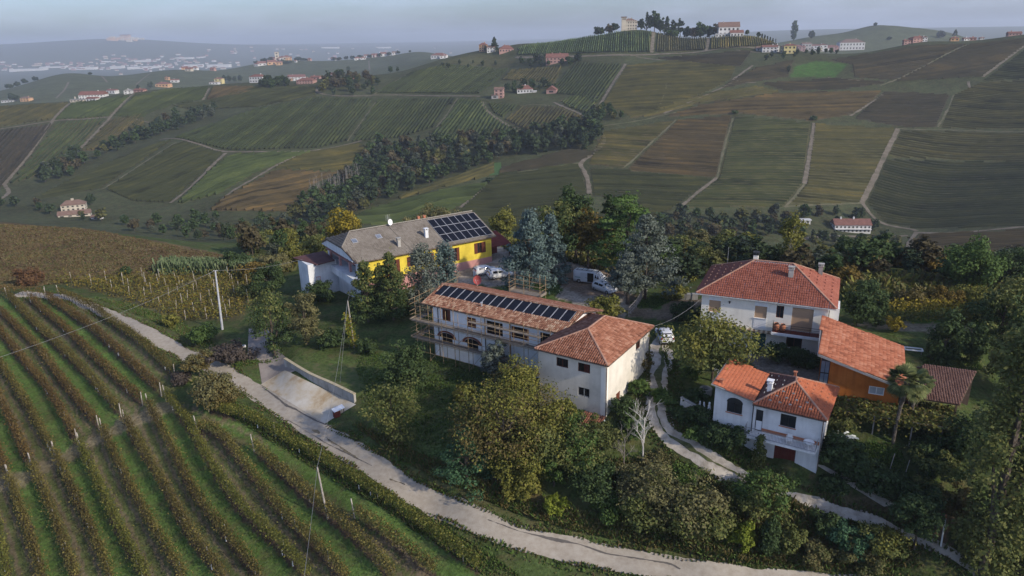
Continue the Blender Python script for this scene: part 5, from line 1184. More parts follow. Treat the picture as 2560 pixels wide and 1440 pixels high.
def tiles_mesh(poly, w, ln, amp, m, skip=None, lift=.035, seed=1, flat=False, off=.05, jit=.012):
    """rows of arched tiles over a sloping polygon; the first edge of poly is the eave"""
    q = np.random.default_rng(seed)
    poly = np.array(poly, float); e0, e1 = poly[0], poly[1]
    U = (e1 - e0); U /= np.linalg.norm(U)
    Nn = np.zeros(3)
    for i in range(len(poly)): Nn += np.cross(poly[i], poly[(i + 1) % len(poly)])
    Nn /= np.linalg.norm(Nn); Nn = Nn if Nn[2] > 0 else -Nn
    Vd = np.cross(Nn, U); Vd = Vd if Vd[2] > 0 else -Vd
    pu = (poly - e0) @ U; pv = (poly - e0) @ Vd
    P2 = np.stack([pu, pv], 1)
    us_ = np.arange(pu.min() + w / 2, pu.max(), w); vs_ = np.arange(pv.min() + ln * .5 - .06, pv.max(), ln)
    A, B = np.meshgrid(us_, vs_); a = A.ravel(); b = B.ravel()
    ok = inpoly(a, b, P2)
    if skip is not None:
        for s_ in skip: ok &= ~((a > s_[0]) & (a < s_[1]) & (b > s_[2]) & (b < s_[3]))
    a, b = a[ok], b[ok]; n = len(a)
    prof = np.array([(-.5, 0), (-.3, .78), (0, 1), (.3, .78), (.5, 0)]) if not flat else np.array([(-.49, .55), (-.2, .65), (0, .7), (.2, .65), (.49, .55)])
    t = np.linspace(0, 1, 2); out = np.empty((n, 2, 5, 3))
    ja = q.normal(0, jit, n); jr = q.normal(0, jit * 1.3, n); jh = q.uniform(.85, 1.15, n)
    for k in range(2):
        vv = b + (-.58 + 1.16 * k) * ln + (q.normal(0, jit, n) if k == 0 else 0)
        wid = w * (1.04 if k == 0 else .86)
        for i, (pa, ph) in enumerate(prof):
            uu = a + pa * wid + ja + jr * (k - .5)
            hh = off + ph * amp * jh * (1 if k == 0 else .85) + (lift if k == 0 else 0)
            out[:, k, i] = e0 + uu[:, None] * U + vv[:, None] * Vd + hh[:, None] * Nn
    # a small front lip closes each tile's lower end
    V = np.concatenate([out.reshape(n, 10, 3), out[:, 0] - Nn * (amp * .35 + lift * .8)], 1)
    i0 = (np.arange(n) * 15)[:, None]
    F = [np.concatenate([i0 + i, i0 + i + 1, i0 + 5 + i + 1, i0 + 5 + i], 1) for i in range(4)]
    F += [np.concatenate([i0 + i + 1, i0 + i, i0 + 10 + i, i0 + 10 + i + 1], 1) for i in range(4)]
    return npmesh('tiles', V.reshape(-1, 3), np.concatenate(F), [m], smooth=False)
def roof(h, polys, m, w=.24, ln=.36, amp=.075, th=.10, hips=(), ridge=T_RIDGE, skip=None, edge=M_DECKW, flat=False, off=.05, hr=.13, label=None, lift=.035):
    mb = MB()
    for p in polys: mb.slab(p, th)
    ro = h.part('roof', mb, edge, label=label)
    for i, p in enumerate(polys):
        mm = m[i] if isinstance(m, (list, tuple)) else m
        o = h.part('tiles', tiles_mesh(p, w, ln, amp, mm, skip.get(i) if skip else None, seed=i + 3, flat=flat, off=off, lift=lift), None, ro); o['kind'] = 'stuff'
    if hips:
        mb = MB()
        for a, b in hips:
            a, b = Vector(a), Vector(b); L_ = (b - a).length; k = max(1, int(L_ / .42)); d = (b - a) / k
            for i in range(k):
                z = Vector((0, 0, .09 + .004 * (i % 2))); mb.bar(a + d * i + z, a + d * (i + 1.06) + z + Vector((0, 0, .03)), hr * 2, hr * 1.3, n=8, w2=hr * 1.75)
        o = h.part('ridge_tiles', mb, ridge, ro); o['kind'] = 'stuff'
    return ro
def gutter(h, a, b, m=None, r=.11):
    mb = MB(); mb.bar(a, b, r, n=8); return h.part('gutter', mb, m or M_GUT)
def chimney(h, x, y, z0, z1, w, d, m, capm=None, name='chimney', slots=True):
    mb = MB(); mb.box(x - w / 2, x + w / 2, y - d / 2, y + d / 2, z0, z1)
    c = h.part(name, mb, m); mb = MB(); mb.box(x - w / 2 - .07, x + w / 2 + .07, y - d / 2 - .07, y + d / 2 + .07, z1 + .003, z1 + .07)
    if slots:
        for sx in (-1, 1):
            for sy in (-1, 1): mb.box(x + sx * (w / 2 - .06) - .05, x + sx * (w / 2 - .06) + .05, y + sy * (d / 2 - .06) - .05, y + sy * (d / 2 - .06) + .05, z1 + .072, z1 + .28)
        mb.box(x - w / 2 - .1, x + w / 2 + .1, y - d / 2 - .1, y + d / 2 + .1, z1 + .283, z1 + .36)
    h.part('chimney_cap', mb, capm or m, c)
def solar(h, o, U, Vv, Nn, w, ln, n_u, n_v, gap=.03, gv=.04, up=0.0):
    """array of panels: each one a part with an aluminium frame"""
    o, U, Vv, Nn = map(np.array, (o, U, Vv, Nn)); o = o + Nn * up
    me = None
    def P_(u, v, t): return o + U * u + Vv * v + Nn * t
    for j in range(n_v):
        for i in range(n_u):
            u0, v0 = i * w, j * ln; u1, v1 = u0 + w - gap, v0 + ln - gv
            mb = MB()
            mb.mat(0).add([P_(u0 + .035, v0 + .035, .078), P_(u1 - .035, v0 + .035, .078), P_(u1 - .035, v1 - .035, .078), P_(u0 + .035, v1 - .035, .078)], [(0, 1, 2, 3)])
            mb.mat(1)
            for (a, b, c, d) in ((u0, u1, v0, v0 + .035), (u0, u1, v1 - .035, v1), (u0, u0 + .035, v0 + .035, v1 - .035), (u1 - .035, u1, v0 + .035, v1 - .035)):
                v = [P_(a, c, .03), P_(b, c, .03), P_(b, d, .03), P_(a, d, .03), P_(a, c, .09), P_(b, c, .09), P_(b, d, .09), P_(a, d, .09)]
                mb.add(v, [(4, 5, 6, 7), (0, 1, 5, 4), (1, 2, 6, 5), (2, 3, 7, 6), (3, 0, 4, 7)])
            h.part('solar_panel', mb, [M_PANEL, M_ALU])
def dish(h, x, y, z, r, m, pole=1.0, face=(.5, -.86, .25)):
    d = Vector(face).normalized(); up = Vector((0, 0, 1)); xa = d.cross(up).normalized(); ya = xa.cross(d).normalized(); c = Vector((x, y, z + pole))
    vs = [c - d * r * .22]; fs = []; n = 16
    for k, (rr, q) in enumerate(((.5, .17), (1, 0))):
        for i in range(n):
            a = 2 * math.pi * i / n; vs.append(c - d * r * q + (xa * math.cos(a) + ya * math.sin(a)) * r * rr)
    fs += [(0, 1 + i, 1 + (i + 1) % n) for i in range(n)] + [(1 + i, 1 + n + i, 1 + n + (i + 1) % n, 1 + (i + 1) % n) for i in range(n)]
    mb = MB(); mb.add(vs, fs)
    b = len(vs); mb.add([v - d * .03 for v in vs], [f[::-1] for f in fs])
    o = h.part('satellite_dish', mb, m)
    mb = MB(); mb.bar((x, y, z - .3), c - d * r * .2, .05, n=6); mb.bar(c - ya * r * .8, c + d * r * .75, .025, n=4); mb.bar(c + d * r * .72, c + d * r * .85, .09, n=6); h.part('dish_mast', mb, M_GUTL, o)

# ---- plastered corner house with hipped old tile roof
h = House('corner_house', 2.22, 69.74, -33, -1.5, 'cream plastered house with hipped old tile roof at the right end of the scaffolded one')
mb = MB(); X0, X1, Y0, Y1, Z1_ = .3, 8.2, .3, 11.7, 4.93
fh = [(2.48 - X0, 3.87 - X0, 3.5, 4.5), (5.02 - X0, 6.41 - X0, 3.5, 4.5), (5.05 - X0, 6.39 - X0, .72, 1.75)]
wall(mb, (X0, Y0), (1, 0), X1 - X0, -2.6, Z1_, fh)
rh = [(7.75 - Y0, 8.95 - Y0, 3.55, 4.6)]
wall(mb, (X1, Y0), (0, 1), Y1 - Y0, -2.6, Z1_, rh)
wall(mb, (X1, Y1), (-1, 0), X1 - X0, -2.6, Z1_); wall(mb, (X0, Y1), (0, -1), Y1 - Y0, -2.6, Z1_)
h.part('walls', mb, M_CREAM)
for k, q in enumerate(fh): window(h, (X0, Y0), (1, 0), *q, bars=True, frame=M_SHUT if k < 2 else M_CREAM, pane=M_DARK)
shutter(h, (X0, Y0), (1, 0), fh[1][0] + .72, fh[1][0] + 1.3, 3.56, 4.44, M_DRED, d0=.06, d1=.09)
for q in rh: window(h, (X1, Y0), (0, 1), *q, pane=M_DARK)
mb = MB(); obox(mb, (X1, Y0), (0, 1), 2.6, 3.5, -.02, .02, -.6, .5); h.part('hatch', mb, M_SHUT)
A, B_, C_, D_ = (0, 0, 5), (8.5, 0, 5), (8.5, 12, 5), (0, 12, 5); R1, R2 = (4.2, 4.1, 6.62), (4.2, 8.2, 6.66)
roof(h, [[A, B_, R1], [B_, C_, R2, R1], [C_, D_, R2], [D_, A, R1, R2]], [T_OLD, T_OLD, T_OLD, T_OLD], w=.25, ln=.38, amp=.085, hips=[(A, R1), (B_, R1), (R1, R2), (C_, R2)])
gutter(h, (-.02, -.06, 4.95), (8.56, -.06, 4.95)); gutter(h, (8.56, -.06, 4.95), (8.56, 12, 4.95))
for y, z in ((.2, -1.4), (11.3, -.6)): h.part('downpipe', MB().bar((8.32, y, z), (8.32, y, 4.9), .1, n=8), M_GUT)
h.part('corner_strip', MB().box(X1 - .55, X1 + .03, Y0 - .03, Y0 + .5, -2.6, 4.6), M_CREAM2)
# little lean-to at its foot
h = House('lean_to_shed', 2.22, 69.74, -33, -2.6, 'tiny tiled shed with a white metal side at the corner house foot', 'shed')
h.part('walls', MB().box(6.2, 8.3, -1.5, .15, -3.6, -1.35), M_DRED)
h.part('side_panel', MB().prism([(-1.7, -3.6), (-.1, -3.6), (-.1, -1.0), (-1.7, -1.45)], 'x', 8.33, 8.40), mat('white green metal', [(.50, .56, .55), (.60, .66, .65)], rough=.5))
roof(h, [[(5.9, -1.8, -1.45), (8.32, -1.8, -1.45), (8.32, .2, -.9), (5.9, .2, -.9)]], T_OLD, w=.24, ln=.36)

# ---- long house with scaffolding, solar panels on its front slope
h = House('scaffolded_house', -11.12, 84.34, -33, -2.2, 'long white house with solar roof behind rusty scaffolding, bright old tiles at the eave')
mb = MB(); X0, X1, Y0, Y1, Zt = 1.1, 19.85, .5, 8.1, 4.98
fh = [(1.45, 2.7, 3.1, 4.62), (5.25, 6.55, 3.0, 4.3), (8.1, 10.4, 2.75, 4.4), (11.6, 14.0, 2.95, 4.4), (15.5, 16.8, 2.15, 4.4), (1.25, 2.85, -.1, .95), (5.05, 6.75, -.1, .95), (8.35, 9.1, -.15, 1.5)]
wall(mb, (X0, Y0), (1, 0), X1 - X0, -3.2, Zt, fh)
wall(mb, (X1, Y0), (0, 1), Y1 - Y0, -3.2, Zt); wall(mb, (X1, Y1), (-1, 0), X1 - X0, -3.2, Zt); wall(mb, (X0, Y1), (0, -1), Y1 - Y0, -3.2, Zt)
for x in (X0, X1): mb.poly([(x, Y0, Zt), (x, Y1, Zt), (x, 4.3, 6.1)] if x == X1 else [(x, Y1, Zt), (x, Y0, Zt), (x, 4.3, 6.1)])
h.part('walls', mb, M_WHITE)
for k, q in enumerate(fh):
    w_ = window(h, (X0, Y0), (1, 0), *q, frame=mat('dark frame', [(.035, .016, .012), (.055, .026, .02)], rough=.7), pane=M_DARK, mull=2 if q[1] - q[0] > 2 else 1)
for k in (0, 1, 3): q = fh[k]; shutter(h, (X0, Y0), (1, 0), q[0] - .03, q[0] + .5, q[2], q[3], M_SHUT, d0=.02, d1=.06); shutter(h, (X0, Y0), (1, 0), q[1] - .5, q[1] + .03, q[2], q[3], M_SHUT, d0=.02, d1=.06)
for cx in (X0 + 1.95, X0 + 5.85):       # brick arches over the stable openings
    ring = MB(); lun = MB(); n = 18; ro_, ri = 1.45, 1.12
    pr = [(cx + math.cos(a) * 1.1, .86 + math.sin(a) * .62) for a in np.linspace(0, math.pi, 13)]
    lun.prism(pr, 'y', .482, .497); h.part('arch_shade', lun, M_DARK)  # dark sheet on the wall stands in for the shaded inside of the arch
    for i in range(n):
        a0, a1 = math.pi * (i + .06) / n, math.pi * (i + .94) / n
        q = [(cx + math.cos(a) * rr, .86 + math.sin(a) * rr * .62) for a, rr in ((a0, ri), (a1, ri), (a1, ro_), (a0, ro_))]
        ring.prism(q, 'y', .43, .499)
    o = h.part('brick_arch', ring, M_BRICK); o['kind'] = 'stuff'
for x in (1.9, 9.0, 12.6): h.part('downpipe', MB().bar((x, .42, -2.4), (x, .42, 4.6), .1, n=6), M_IRON)
sl = 1.25 / 4.3
E0, E1, RI0, RI1 = (-.3, 0, 5), (19.75, 0, 5), (-.3, 4.3, 6.25), (20.3, 4.3, 6.25)
cs = math.cos(math.atan(sl))
roof(h, [[E0, E1, (20.3, 4.3, 6.25), RI0], [(20.6, 8.6, 5), (-.3, 8.6, 5), RI0, RI1]], [T_OLDM, T_OLD], w=.23, ln=.36, amp=.08, hips=[(RI0, RI1)], skip={0: [(.45, 19.85, 1.95 / cs, 4.2 / cs)]})
gutter(h, (-.3, -.07, 4.94), (19.5, -.07, 4.94))
U = np.array([1, 0, 0]); Vv = np.array([0, cs, cs * sl]); Nn = np.array([0, -sl * cs, cs])
mb = MB(); o_ = np.array([.02, 1.78, 5 + 1.78 * sl])
for u0, u1, v0, v1, t0, t1 in ((-.12, 19.65, -.18, -.02, .02, .10), (-.12, 0, -.02, 2.52, .02, .10), (-.1, 19.6, 2.50, 2.60, .02, .08)):
    P_ = lambda u, v, t: o_ + U * u + Vv * v + Nn * t
    mb.add([P_(u0, v0, t0), P_(u1, v0, t0), P_(u1, v1, t0), P_(u0, v1, t0), P_(u0, v0, t1), P_(u1, v0, t1), P_(u1, v1, t1), P_(u0, v1, t1)], [(3, 2, 1, 0), (4, 5, 6, 7), (0, 1, 5, 4), (1, 2, 6, 5), (2, 3, 7, 6), (3, 0, 4, 7)])
h.part('panel_rails', mb, M_IRON)
solar(h, o_, U, Vv, Nn, 1.215, 2.48, 16, 1, gap=.05)
mb = MB(); mb.bar((7.8, 1.6, 5.4), (7.8, 1.6, 6.0), .2, n=10); mb.bar((7.8, 1.6, 6.0), (7.8, 1.6, 6.06), .32, n=10); h.part('roof_vent', mb, M_ALU)
dish(h, 2.15, 8.7, 5.0, .62, M_DISHR, .9, (.1, -.95, .3))
# scaffolding
M_TUBE = mat('rusty tube', [(.20, .13, .065), (.33, .23, .125), (.42, .31, .19)], scale=2.5, rough=.8, metal=.2)
M_PLANK = mat('scaffold plank', [(.13, .105, .082), (.20, .165, .13), (.27, .23, .18)], scale=2.2, isl=.4, stretch=(1, 1, 1))
s = House('scaffolding', -11.12, 84.34, -33, -2.2, 'rusty tube scaffolding with plank decks along the front of the long white house', 'scaffolding')
def gz(x, y):
    a = math.radians(-33); return Tz(-11.12 + x * math.cos(a) - y * math.sin(a), 84.34 + x * math.sin(a) + y * math.cos(a))
PX = [-.45, 1.55, 3.57, 5.45, 7.5, 9.5, 11.5, 13.45, 15.4, 17.3, 18.8]
for i, x in enumerate(PX):
    s.part('pole', MB().bar((x, -1.05, gz(x, -1.05) - .1), (x + random.gauss(0, .03), -1.05, 5.7 + random.uniform(-.3, .7)), .072, n=6), M_TUBE)
    if i < 10: s.part('pole', MB().bar((x, -.18, gz(x, -.2) - .1), (x, -.18, 4.7), .062, n=6), M_TUBE)
for z in (.55, 2.85):
    for i in range(len(PX) - 1):
        a, b = PX[i], PX[i + 1]
        if z < 1 and a > 12: continue
        for k in range(3):
            y = -1.0 + k * .28; dz = random.uniform(-.015, .015)
            s.part('plank', MB().box(a - .12, b + .10, y, y + .25, z + dz + .045 * (i % 2), z + .04 + dz + .045 * (i % 2)), M_PLANK)
        s.part('toe_board', MB().box(a - .1, b + .08, -1.14 - .03 * (i % 2), -1.11 - .03 * (i % 2), z + .05, z + .27), M_PLANK)
    x1 = 12 if z < 1 else PX[-1]
    for dz in (.62, 1.12): s.part('rail', MB().bar((PX[0] - .3, -1.1, z + dz), (x1 + .2, -1.1, z + dz + .05), .05, n=6), M_TUBE)
    s.part('rail', MB().bar((PX[0] - .3, -1.1, z - .1), (x1 + .2, -1.1, z - .06), .05, n=6), M_TUBE)
for i in range(4, 9):
    a, b = PX[i], PX[i + 1]
    for k in range(2): s.part('plank', MB().box(a - .1, b + .1, -.95 + k * .27, -.71 + k * .27, 4.28 + .04 * (i % 2), 4.32 + .04 * (i % 2)), M_PLANK)
s.part('rail', MB().bar((7.2, -1.08, 4.75), (19, -1.08, 4.8), .05, n=6), M_TUBE)
s.part('rail', MB().bar((7.2, -1.08, 5.35), (19, -1.08, 5.4), .05, n=6), M_TUBE)
s.part('rail', MB().bar((-.6, -1.1, -1.0), (12, -1.1, -1.0), .05, n=6), M_TUBE)
for i in (0, 3, 6, 8): s.part('brace', MB().bar((PX[i], -1.13, .6), (PX[i + 1], -1.13, 2.8), .045, n=6), M_TUBE)
for i in (1, 4): s.part('brace', MB().bar((PX[i], -1.13, gz(PX[i], -1) + .1), (PX[i + 1], -1.13, .5), .045, n=6), M_TUBE)
for y in (.9, 2.9, 4.9, 6.9, 8.9):      # return along the left gable
    s.part('pole', MB().bar((-1.35, y, gz(-1.3, y) - .1), (-1.35, y, 5.9 + random.uniform(-.2, .5)), .06, n=6), M_TUBE)
    s.part('pole', MB().bar((-.5, y, gz(-.5, y) - .1), (-.5, y, 4.7), .055, n=6), M_TUBE)
for z in (.55, 2.85):
    for k in range(3):
        for a in (-1.1, 1.8, 4.9): s.part('plank', MB().box(-1.3 + k * .27, -1.06 + k * .27, a, a + 3.3, z + .05, z + .09 + .002 * k), M_PLANK)
    s.part('toe_board', MB().box(-1.43, -1.40, -1.1, 9.0, z + .1, z + .32), M_PLANK)
for z in (1.3, 1.8, 3.6, 4.1, 5.0, 5.6): s.part('rail', MB().bar((-1.38, -1.1, z), (-1.38, 9.3, z + .06), .05, n=6), M_TUBE)
for z in (5.0, 5.6): s.part('rail', MB().bar((-.5, -1.1, z), (2.0, -1.1, z), .045, n=6), M_TUBE)
# small scaffold tower at the rear eave
s = House('scaffold_tower', -11.12, 84.34, -33, 0, 'small scaffold platform with plank sides at the rear eave of the long white house', 'scaffolding')
for x in (7.0, 9.2, 11.6):
    for y in (9.0, 10.4): s.part('pole', MB().bar((x, y, gz(x, y) - .1), (x, y, 7.3 + random.uniform(0, .9)), .06, n=6), M_TUBE)
for y in (9.02, 10.42):
    for z in (5.7, 6.3, 6.9): s.part('rail', MB().bar((6.7, y, z), (11.9, y, z), .045, n=6), M_TUBE)
for x in (7.0, 11.6):
    for z in (5.7, 6.3): s.part('rail', MB().bar((x, 8.8, z), (x, 10.6, z), .045, n=6), M_TUBE)
for k in range(5): s.part('plank', MB().box(6.9, 11.7, 9.05 + k * .28, 9.30 + k * .28, 5.0, 5.04), M_PLANK)
s.part('toe_board', MB().box(6.9, 11.7, 10.48, 10.52, 5.05, 5.32), M_PLANK)
for x in (6.92, 11.68): s.part('toe_board', MB().box(x - .02, x + .02, 9.0, 10.44, 5.05, 5.36), M_PLANK)

# ---- yellow farmhouse
h = House('yellow_farmhouse', -23.77, 105.78, 33.5, -3.5, 'long yellow farmhouse with grey tiled roof, pink plinth and white loggia end')
X0, X1, Y0, Y1, Zt = .6, 24.9, .7, 14.4, 4.05
fh = [(21.44 - X0, 23.72 - X0, 1.35, 3.2), (16.96 - X0, 18.4 - X0, .8, 3.1), (12.4 - X0, 13.6 - X0, 1.6, 3.1), (5.6 - X0, 7.4 - X0, .6, 3.1), (9.4 - X0, 10.6 - X0, 1.5, 3.1)]
mb = MB()
wall(mb, (X0, Y0), (1, 0), X1 - X0, .36, Zt, fh); wall(mb, (X1, Y0), (0, 1), Y1 - Y0, .36, Zt); wall(mb, (X1, Y1), (-1, 0), X1 - X0, -6, Zt)
mb.poly([(X1, Y0, Zt), (X1, Y1, Zt), (X1, 7.5, 6.7)])
h.part('walls', mb, M_YELL)
h.part('plinth', MB().box(X0 + .3, X1 + .03, Y0 - .03, Y0 + .6, -3.4, .357), M_PINK)
h.part('plinth', MB().box(X1 - .5, X1 + .03, Y0 + .63, Y1, -3.4, .357), M_PINK)
mb = MB(); lh = [(Y1 - 13.7, Y1 - 2.0, 1.2, 3.35, 1.9)]
wall(mb, (X0, Y1), (0, -1), Y1 - Y0, -7.5, Zt, lh)
mb.poly([(X0, Y1, Zt), (X0, Y0, Zt), (X0, 4.0, 5.36), (X0, 11.0, 5.36)])
h.part('gable_wall', mb, M_GREYW)
h.part('loggia_back_wall', MB().box(X0 + 1.92, X0 + 1.98, 1.9, 13.8, 1.1, 3.4), M_MAROON)
for y in (1.95, 4.9, 9.2, 13.55): h.part('column', MB().box(X0 + .02, X0 + .34, y - .2, y + .2, 1.2, 3.35), M_PINK)
h.part('parapet', MB().box(-.45, X0 - .004, .55, 14.45, -.05, 1.2), M_GREYW)
mb = MB()
for i in range(22): mb.box(-.05, X0 - .01, 2.0 + i * .54, 2.2 + i * .54, 3.22, 3.38)
h.part('scalloped_fascia', mb, M_PINK)['kind'] = 'stuff'
for y in (7.0, 11.4): 
    window(h, (X0 + 1.92, Y1), (0, -1), Y1 - y - .6, Y1 - y + .6, 1.5, 3.1, dp=-.1, frame=M_WHITEP)
window(h, (X0, Y1), (0, -1), Y1 - 12.4, Y1 - 11.7, -2.4, -2.0, dp=-.02, frame=M_IRON, mull=0)
window(h, (X0, Y1), (0, -1), Y1 - 3.4, Y1 - 2.8, -1.8, -1.4, dp=-.02, frame=M_IRON, mull=0)
window(h, (X0, Y1), (0, -1), Y1 - 5.0, Y1 - 3.2, 3.7, 4.4, dp=-.02, frame=M_IRON, mull=0)
for k, q in enumerate(fh):
    window(h, (X0, Y0), (1, 0), *q, frame=M_SHUT)
    ww = (q[1] - q[0]) * (.28 if k == 0 else .5)
    shutter(h, (X0, Y0), (1, 0), q[0] + (0 if k == 0 else -ww), q[0] + (ww if k == 0 else 0), q[2], q[3], M_SHUT)
    shutter(h, (X0, Y0), (1, 0), q[1] - (ww * 1.3 if k == 0 else ww * .6), q[1] + (0 if k == 0 else .1), q[2], q[3], M_SHUT)
A, B_, RL, RR, J0, J1, D_, E_ = (0, 0, 4), (25.4, 0, 4), (2.2, 7.5, 7.05), (25.3, 7.5, 7.05), (-.6, 4, 5.627), (-.6, 11, 5.627), (25.4, 15, 4), (0, 15, 4)
roof(h, [[A, B_, RR, RL, J0], [D_, E_, J1, RL, RR], [J1, J0, RL]], T_GREY, w=.33, ln=.40, amp=.045, hips=[(RL, RR)], ridge=mat('mossy ridge', [(.24, .22, .18), (.34, .31, .26)], scale=2), flat=True, lift=.025)
h.part('hip_ridge', MB().bar((-.6, 4, 5.75), (2.2, 7.5, 7.16), .24, .15, n=6), mat('hip ridge', [(.20, .175, .145), (.26, .23, .19)]))
h.part('verge_board', MB().bar((-.03, -.02, 3.94), (-.63, 4, 5.55), .1, .2).bar((-.63, 4, 5.55), (-.63, 11, 5.55), .1, .2).bar((-.63, 11, 5.55), (-.03, 15, 3.94), .1, .2), M_GUT)
h.part('soffit', MB().prism([(.72, 3.98), (14.4, 3.98), (11, 5.40), (4, 5.40)], 'x', -.35, X0 - .006), M_GREYW)
gutter(h, (0, -.08, 3.93), (25.4, -.08, 3.93))
sl = 3.05 / 7.5; cs = math.cos(math.atan(sl)); U = np.array([1, 0, 0]); Vv = np.array([0, cs, cs * sl]); Nn = np.array([0, -sl * cs, cs])
solar(h, np.array([15.9, .55, 4 + .55 * sl]), U, Vv, Nn, 1.33, 2.30, 7, 3, gap=.04, gv=.06, up=.10)
chimney(h, 8.13, 1.9, 4.5, 5.9, .5, .5, M_CONC); chimney(h, 13.6, 2.83, 4.9, 6.4, .55, .55, M_GREYW)
for x in (15.0, 16.1): h.part('chimney', MB().box(x - .22, x + .22, 8.0, 8.45, 6.4, 7.55), M_TERRA)
for x, y in ((1.9, 4.95), (6.1, 5.02)):
    o_ = np.array([x - .45, y - .5, 4 + (y - .5) * sl]); P_ = lambda u, v, t: o_ + U * u + Vv * v + Nn * t
    mb = MB(); mb.add([P_(0, 0, 0), P_(.9, 0, 0), P_(.9, 1.1, 0), P_(0, 1.1, 0), P_(0, 0, .16), P_(.9, 0, .16), P_(.9, 1.1, .16), P_(0, 1.1, .16)], [(0, 1, 5, 4), (1, 2, 6, 5), (2, 3, 7, 6), (3, 0, 4, 7), (4, 5, 6, 7)])
    sk = h.part('skylight', mb, M_ALU); mb = MB(); mb.add([P_(.1, .1, .175), P_(.8, .1, .175), P_(.8, 1.0, .175), P_(.1, 1.0, .175)], [(0, 1, 2, 3)]); h.part('pane', mb, mat('sky glass', [(.12, .14, .17), (.2, .22, .26)], rough=.1, spec=.7), sk)
dish(h, 9.2, 7.0, 6.9, .52, M_WHITEP, .75, (.35, -.9, .2))
mb = MB(); mb.bar((9.0, 7.4, 7.0), (9.0, 7.4, 8.9), .04, n=5)
for i in range(5): mb.bar((8.55, 7.4, 8.0 + i * .2), (9.45, 7.4, 8.0 + i * .2), .02, n=4)
h.part('aerial', mb, M_ALU)
h.part('roof_seam', MB().bar((8.8, 7.2, 7.02), (9.6, .2, 4.16), .05, .06), M_IRON)
# awning of the garage at the right, annex at the left
h.part('carport_roof', MB().prism([(1.5, 1.6), (6.5, 2.9), (6.5, 3.02), (1.5, 1.72)], 'x', 25.2, 29.6), M_MAROON)
h.part('carport_wall', MB().box(25.3, 29.4, 6.0, 6.2, -1.5, 2.6), M_MAROON)
for x in (25.5, 29.3): h.part('carport_post', MB().bar((x, 1.8, -1.5), (x, 1.8, 1.65), .12), M_SHUT)
h2 = House('annex', -23.77, 105.78, 33.5, -6.0, 'white annex with flat brown roof at the left rear of the yellow farmhouse', 'outbuilding')
h2.part('walls', MB().box(-4.3, .55, 10.6, 15.6, -9, 1.85), M_GREYW)
h2.part('roof', MB().slab([(-5.0, 16.1, 2.0), (-3.1, 9.9, 1.9), (.1, 9.9, 2.1), (.5, 16.1, 2.2)], .16), mat('brown felt', [(.085, .040, .038), (.12, .058, .055)], scale=.8))
window(h2, (-4.3, 10.6), (1, 0), 1.2, 1.9, -1.6, -.4, dp=-.02, frame=M_PINK, mull=0)

# ---- big house with hipped red roof
h = House('big_house', 21.83, 80.42, -24.5, .4, 'big cream two storey house with hipped red tile roof and balcony')
X0, X1, Y0, Y1, Zt = .65, 14.5, .42, 10.6, 6.88
fh = [(1.54 - X0, 2.88 - X0, 4.73, 6.2), (6.75 - X0, 8.08 - X0, 4.69, 6.15), (9.1 - X0, 9.9 - X0, 5.0, 6.5), (10.8 - X0, 13.05 - X0, 3.72, 6.5), (6.71 - X0, 8.25 - X0, .55, 2.9), (10.5 - X0, 12.2 - X0, 1.55, 2.85)]
mb = MB(); wall(mb, (X0, Y0), (1, 0), X1 - X0, -.6, Zt, fh)
rh = [(1.6, 2.7, 4.7, 6.1), (4.5, 5.6, 4.7, 6.1)]
wall(mb, (X1, Y0), (0, 1), Y1 - Y0, -.6, Zt, rh); wall(mb, (X1, Y1), (-1, 0), X1 - X0, -.6, Zt); wall(mb, (X0, Y1), (0, -1), Y1 - Y0, -.6, Zt)
h.part('walls', mb, M_CREAM2)
for k in (0, 1, 3):
    q = fh[k]; mb = MB(); n = int((q[3] - q[2]) / .09)
    for i in range(n): obox(mb, (X0, Y0), (1, 0), q[0], q[1], .09, .12 + .012 * (i % 2), q[2] + i * .09, q[2] + i * .09 + .088)
    h.part('roller_blind', mb, M_TAN)['kind'] = 'stuff'
    mb = MB(); obox(mb, (X0, Y0), (1, 0), q[0] - .05, q[1] + .05, -.02, .1, q[3] + .005, 6.80); h.part('blind_box', mb, M_WHITEP)
    if k != 3: mb = MB(); obox(mb, (X0, Y0), (1, 0), q[0] - .02, q[1] + .04, -.035, .02, 3.45, q[2] - .06); h.part('window_panel', mb, M_WHITEP); mb = MB(); obox(mb, (X0, Y0), (1, 0), q[0] - .08, q[1] + .08, -.1, .06, q[2] - .055, q[2] - .003); h.part('sill', mb, M_WHITEP)
window(h, (X0, Y0), (1, 0), *fh[2], frame=M_SHUT)
window(h, (X0, Y0), (1, 0), *fh[5], frame=M_SHUT, pane=M_DARK, sill=M_WHITEP)
for q in rh: window(h, (X1, Y0), (0, 1), *q, frame=M_WHITEP)
mb = MB(); q = fh[4]
for i in range(8): obox(mb, (X0, Y0), (1, 0), q[0] + i * (q[1] - q[0]) / 8, q[0] + (i + .96) * (q[1] - q[0]) / 8, .07 + .03 * (i % 2), .13, q[2], q[3])
h.part('door_curtain', mb, M_TEAL)['kind'] = 'stuff'
ba = h.part('balcony', MB().box(8.85, 14.9, -.85, Y0 - .004, 3.32, 3.62), M_WHITEP)
h.part('balcony_floor', MB().box(8.9, 14.85, -.70, Y0 - .01, 3.625, 3.66), M_DRED, ba)
mb = MB()
for z in (4.15, 4.35, 4.62): mb.bar((8.95, -.68, z), (14.85, -.68, z), .035); mb.bar((8.95, -.68, z), (8.95, .65, z), .035); mb.bar((14.85, -.68, z), (14.85, .65, z), .035)
for x in (8.95, 10.9, 12.9, 14.85): mb.bar((x, -.68, 3.6), (x, -.68, 4.65), .045)
h.part('railing', mb, M_IRON, ba)
aw = MB(); n = 30
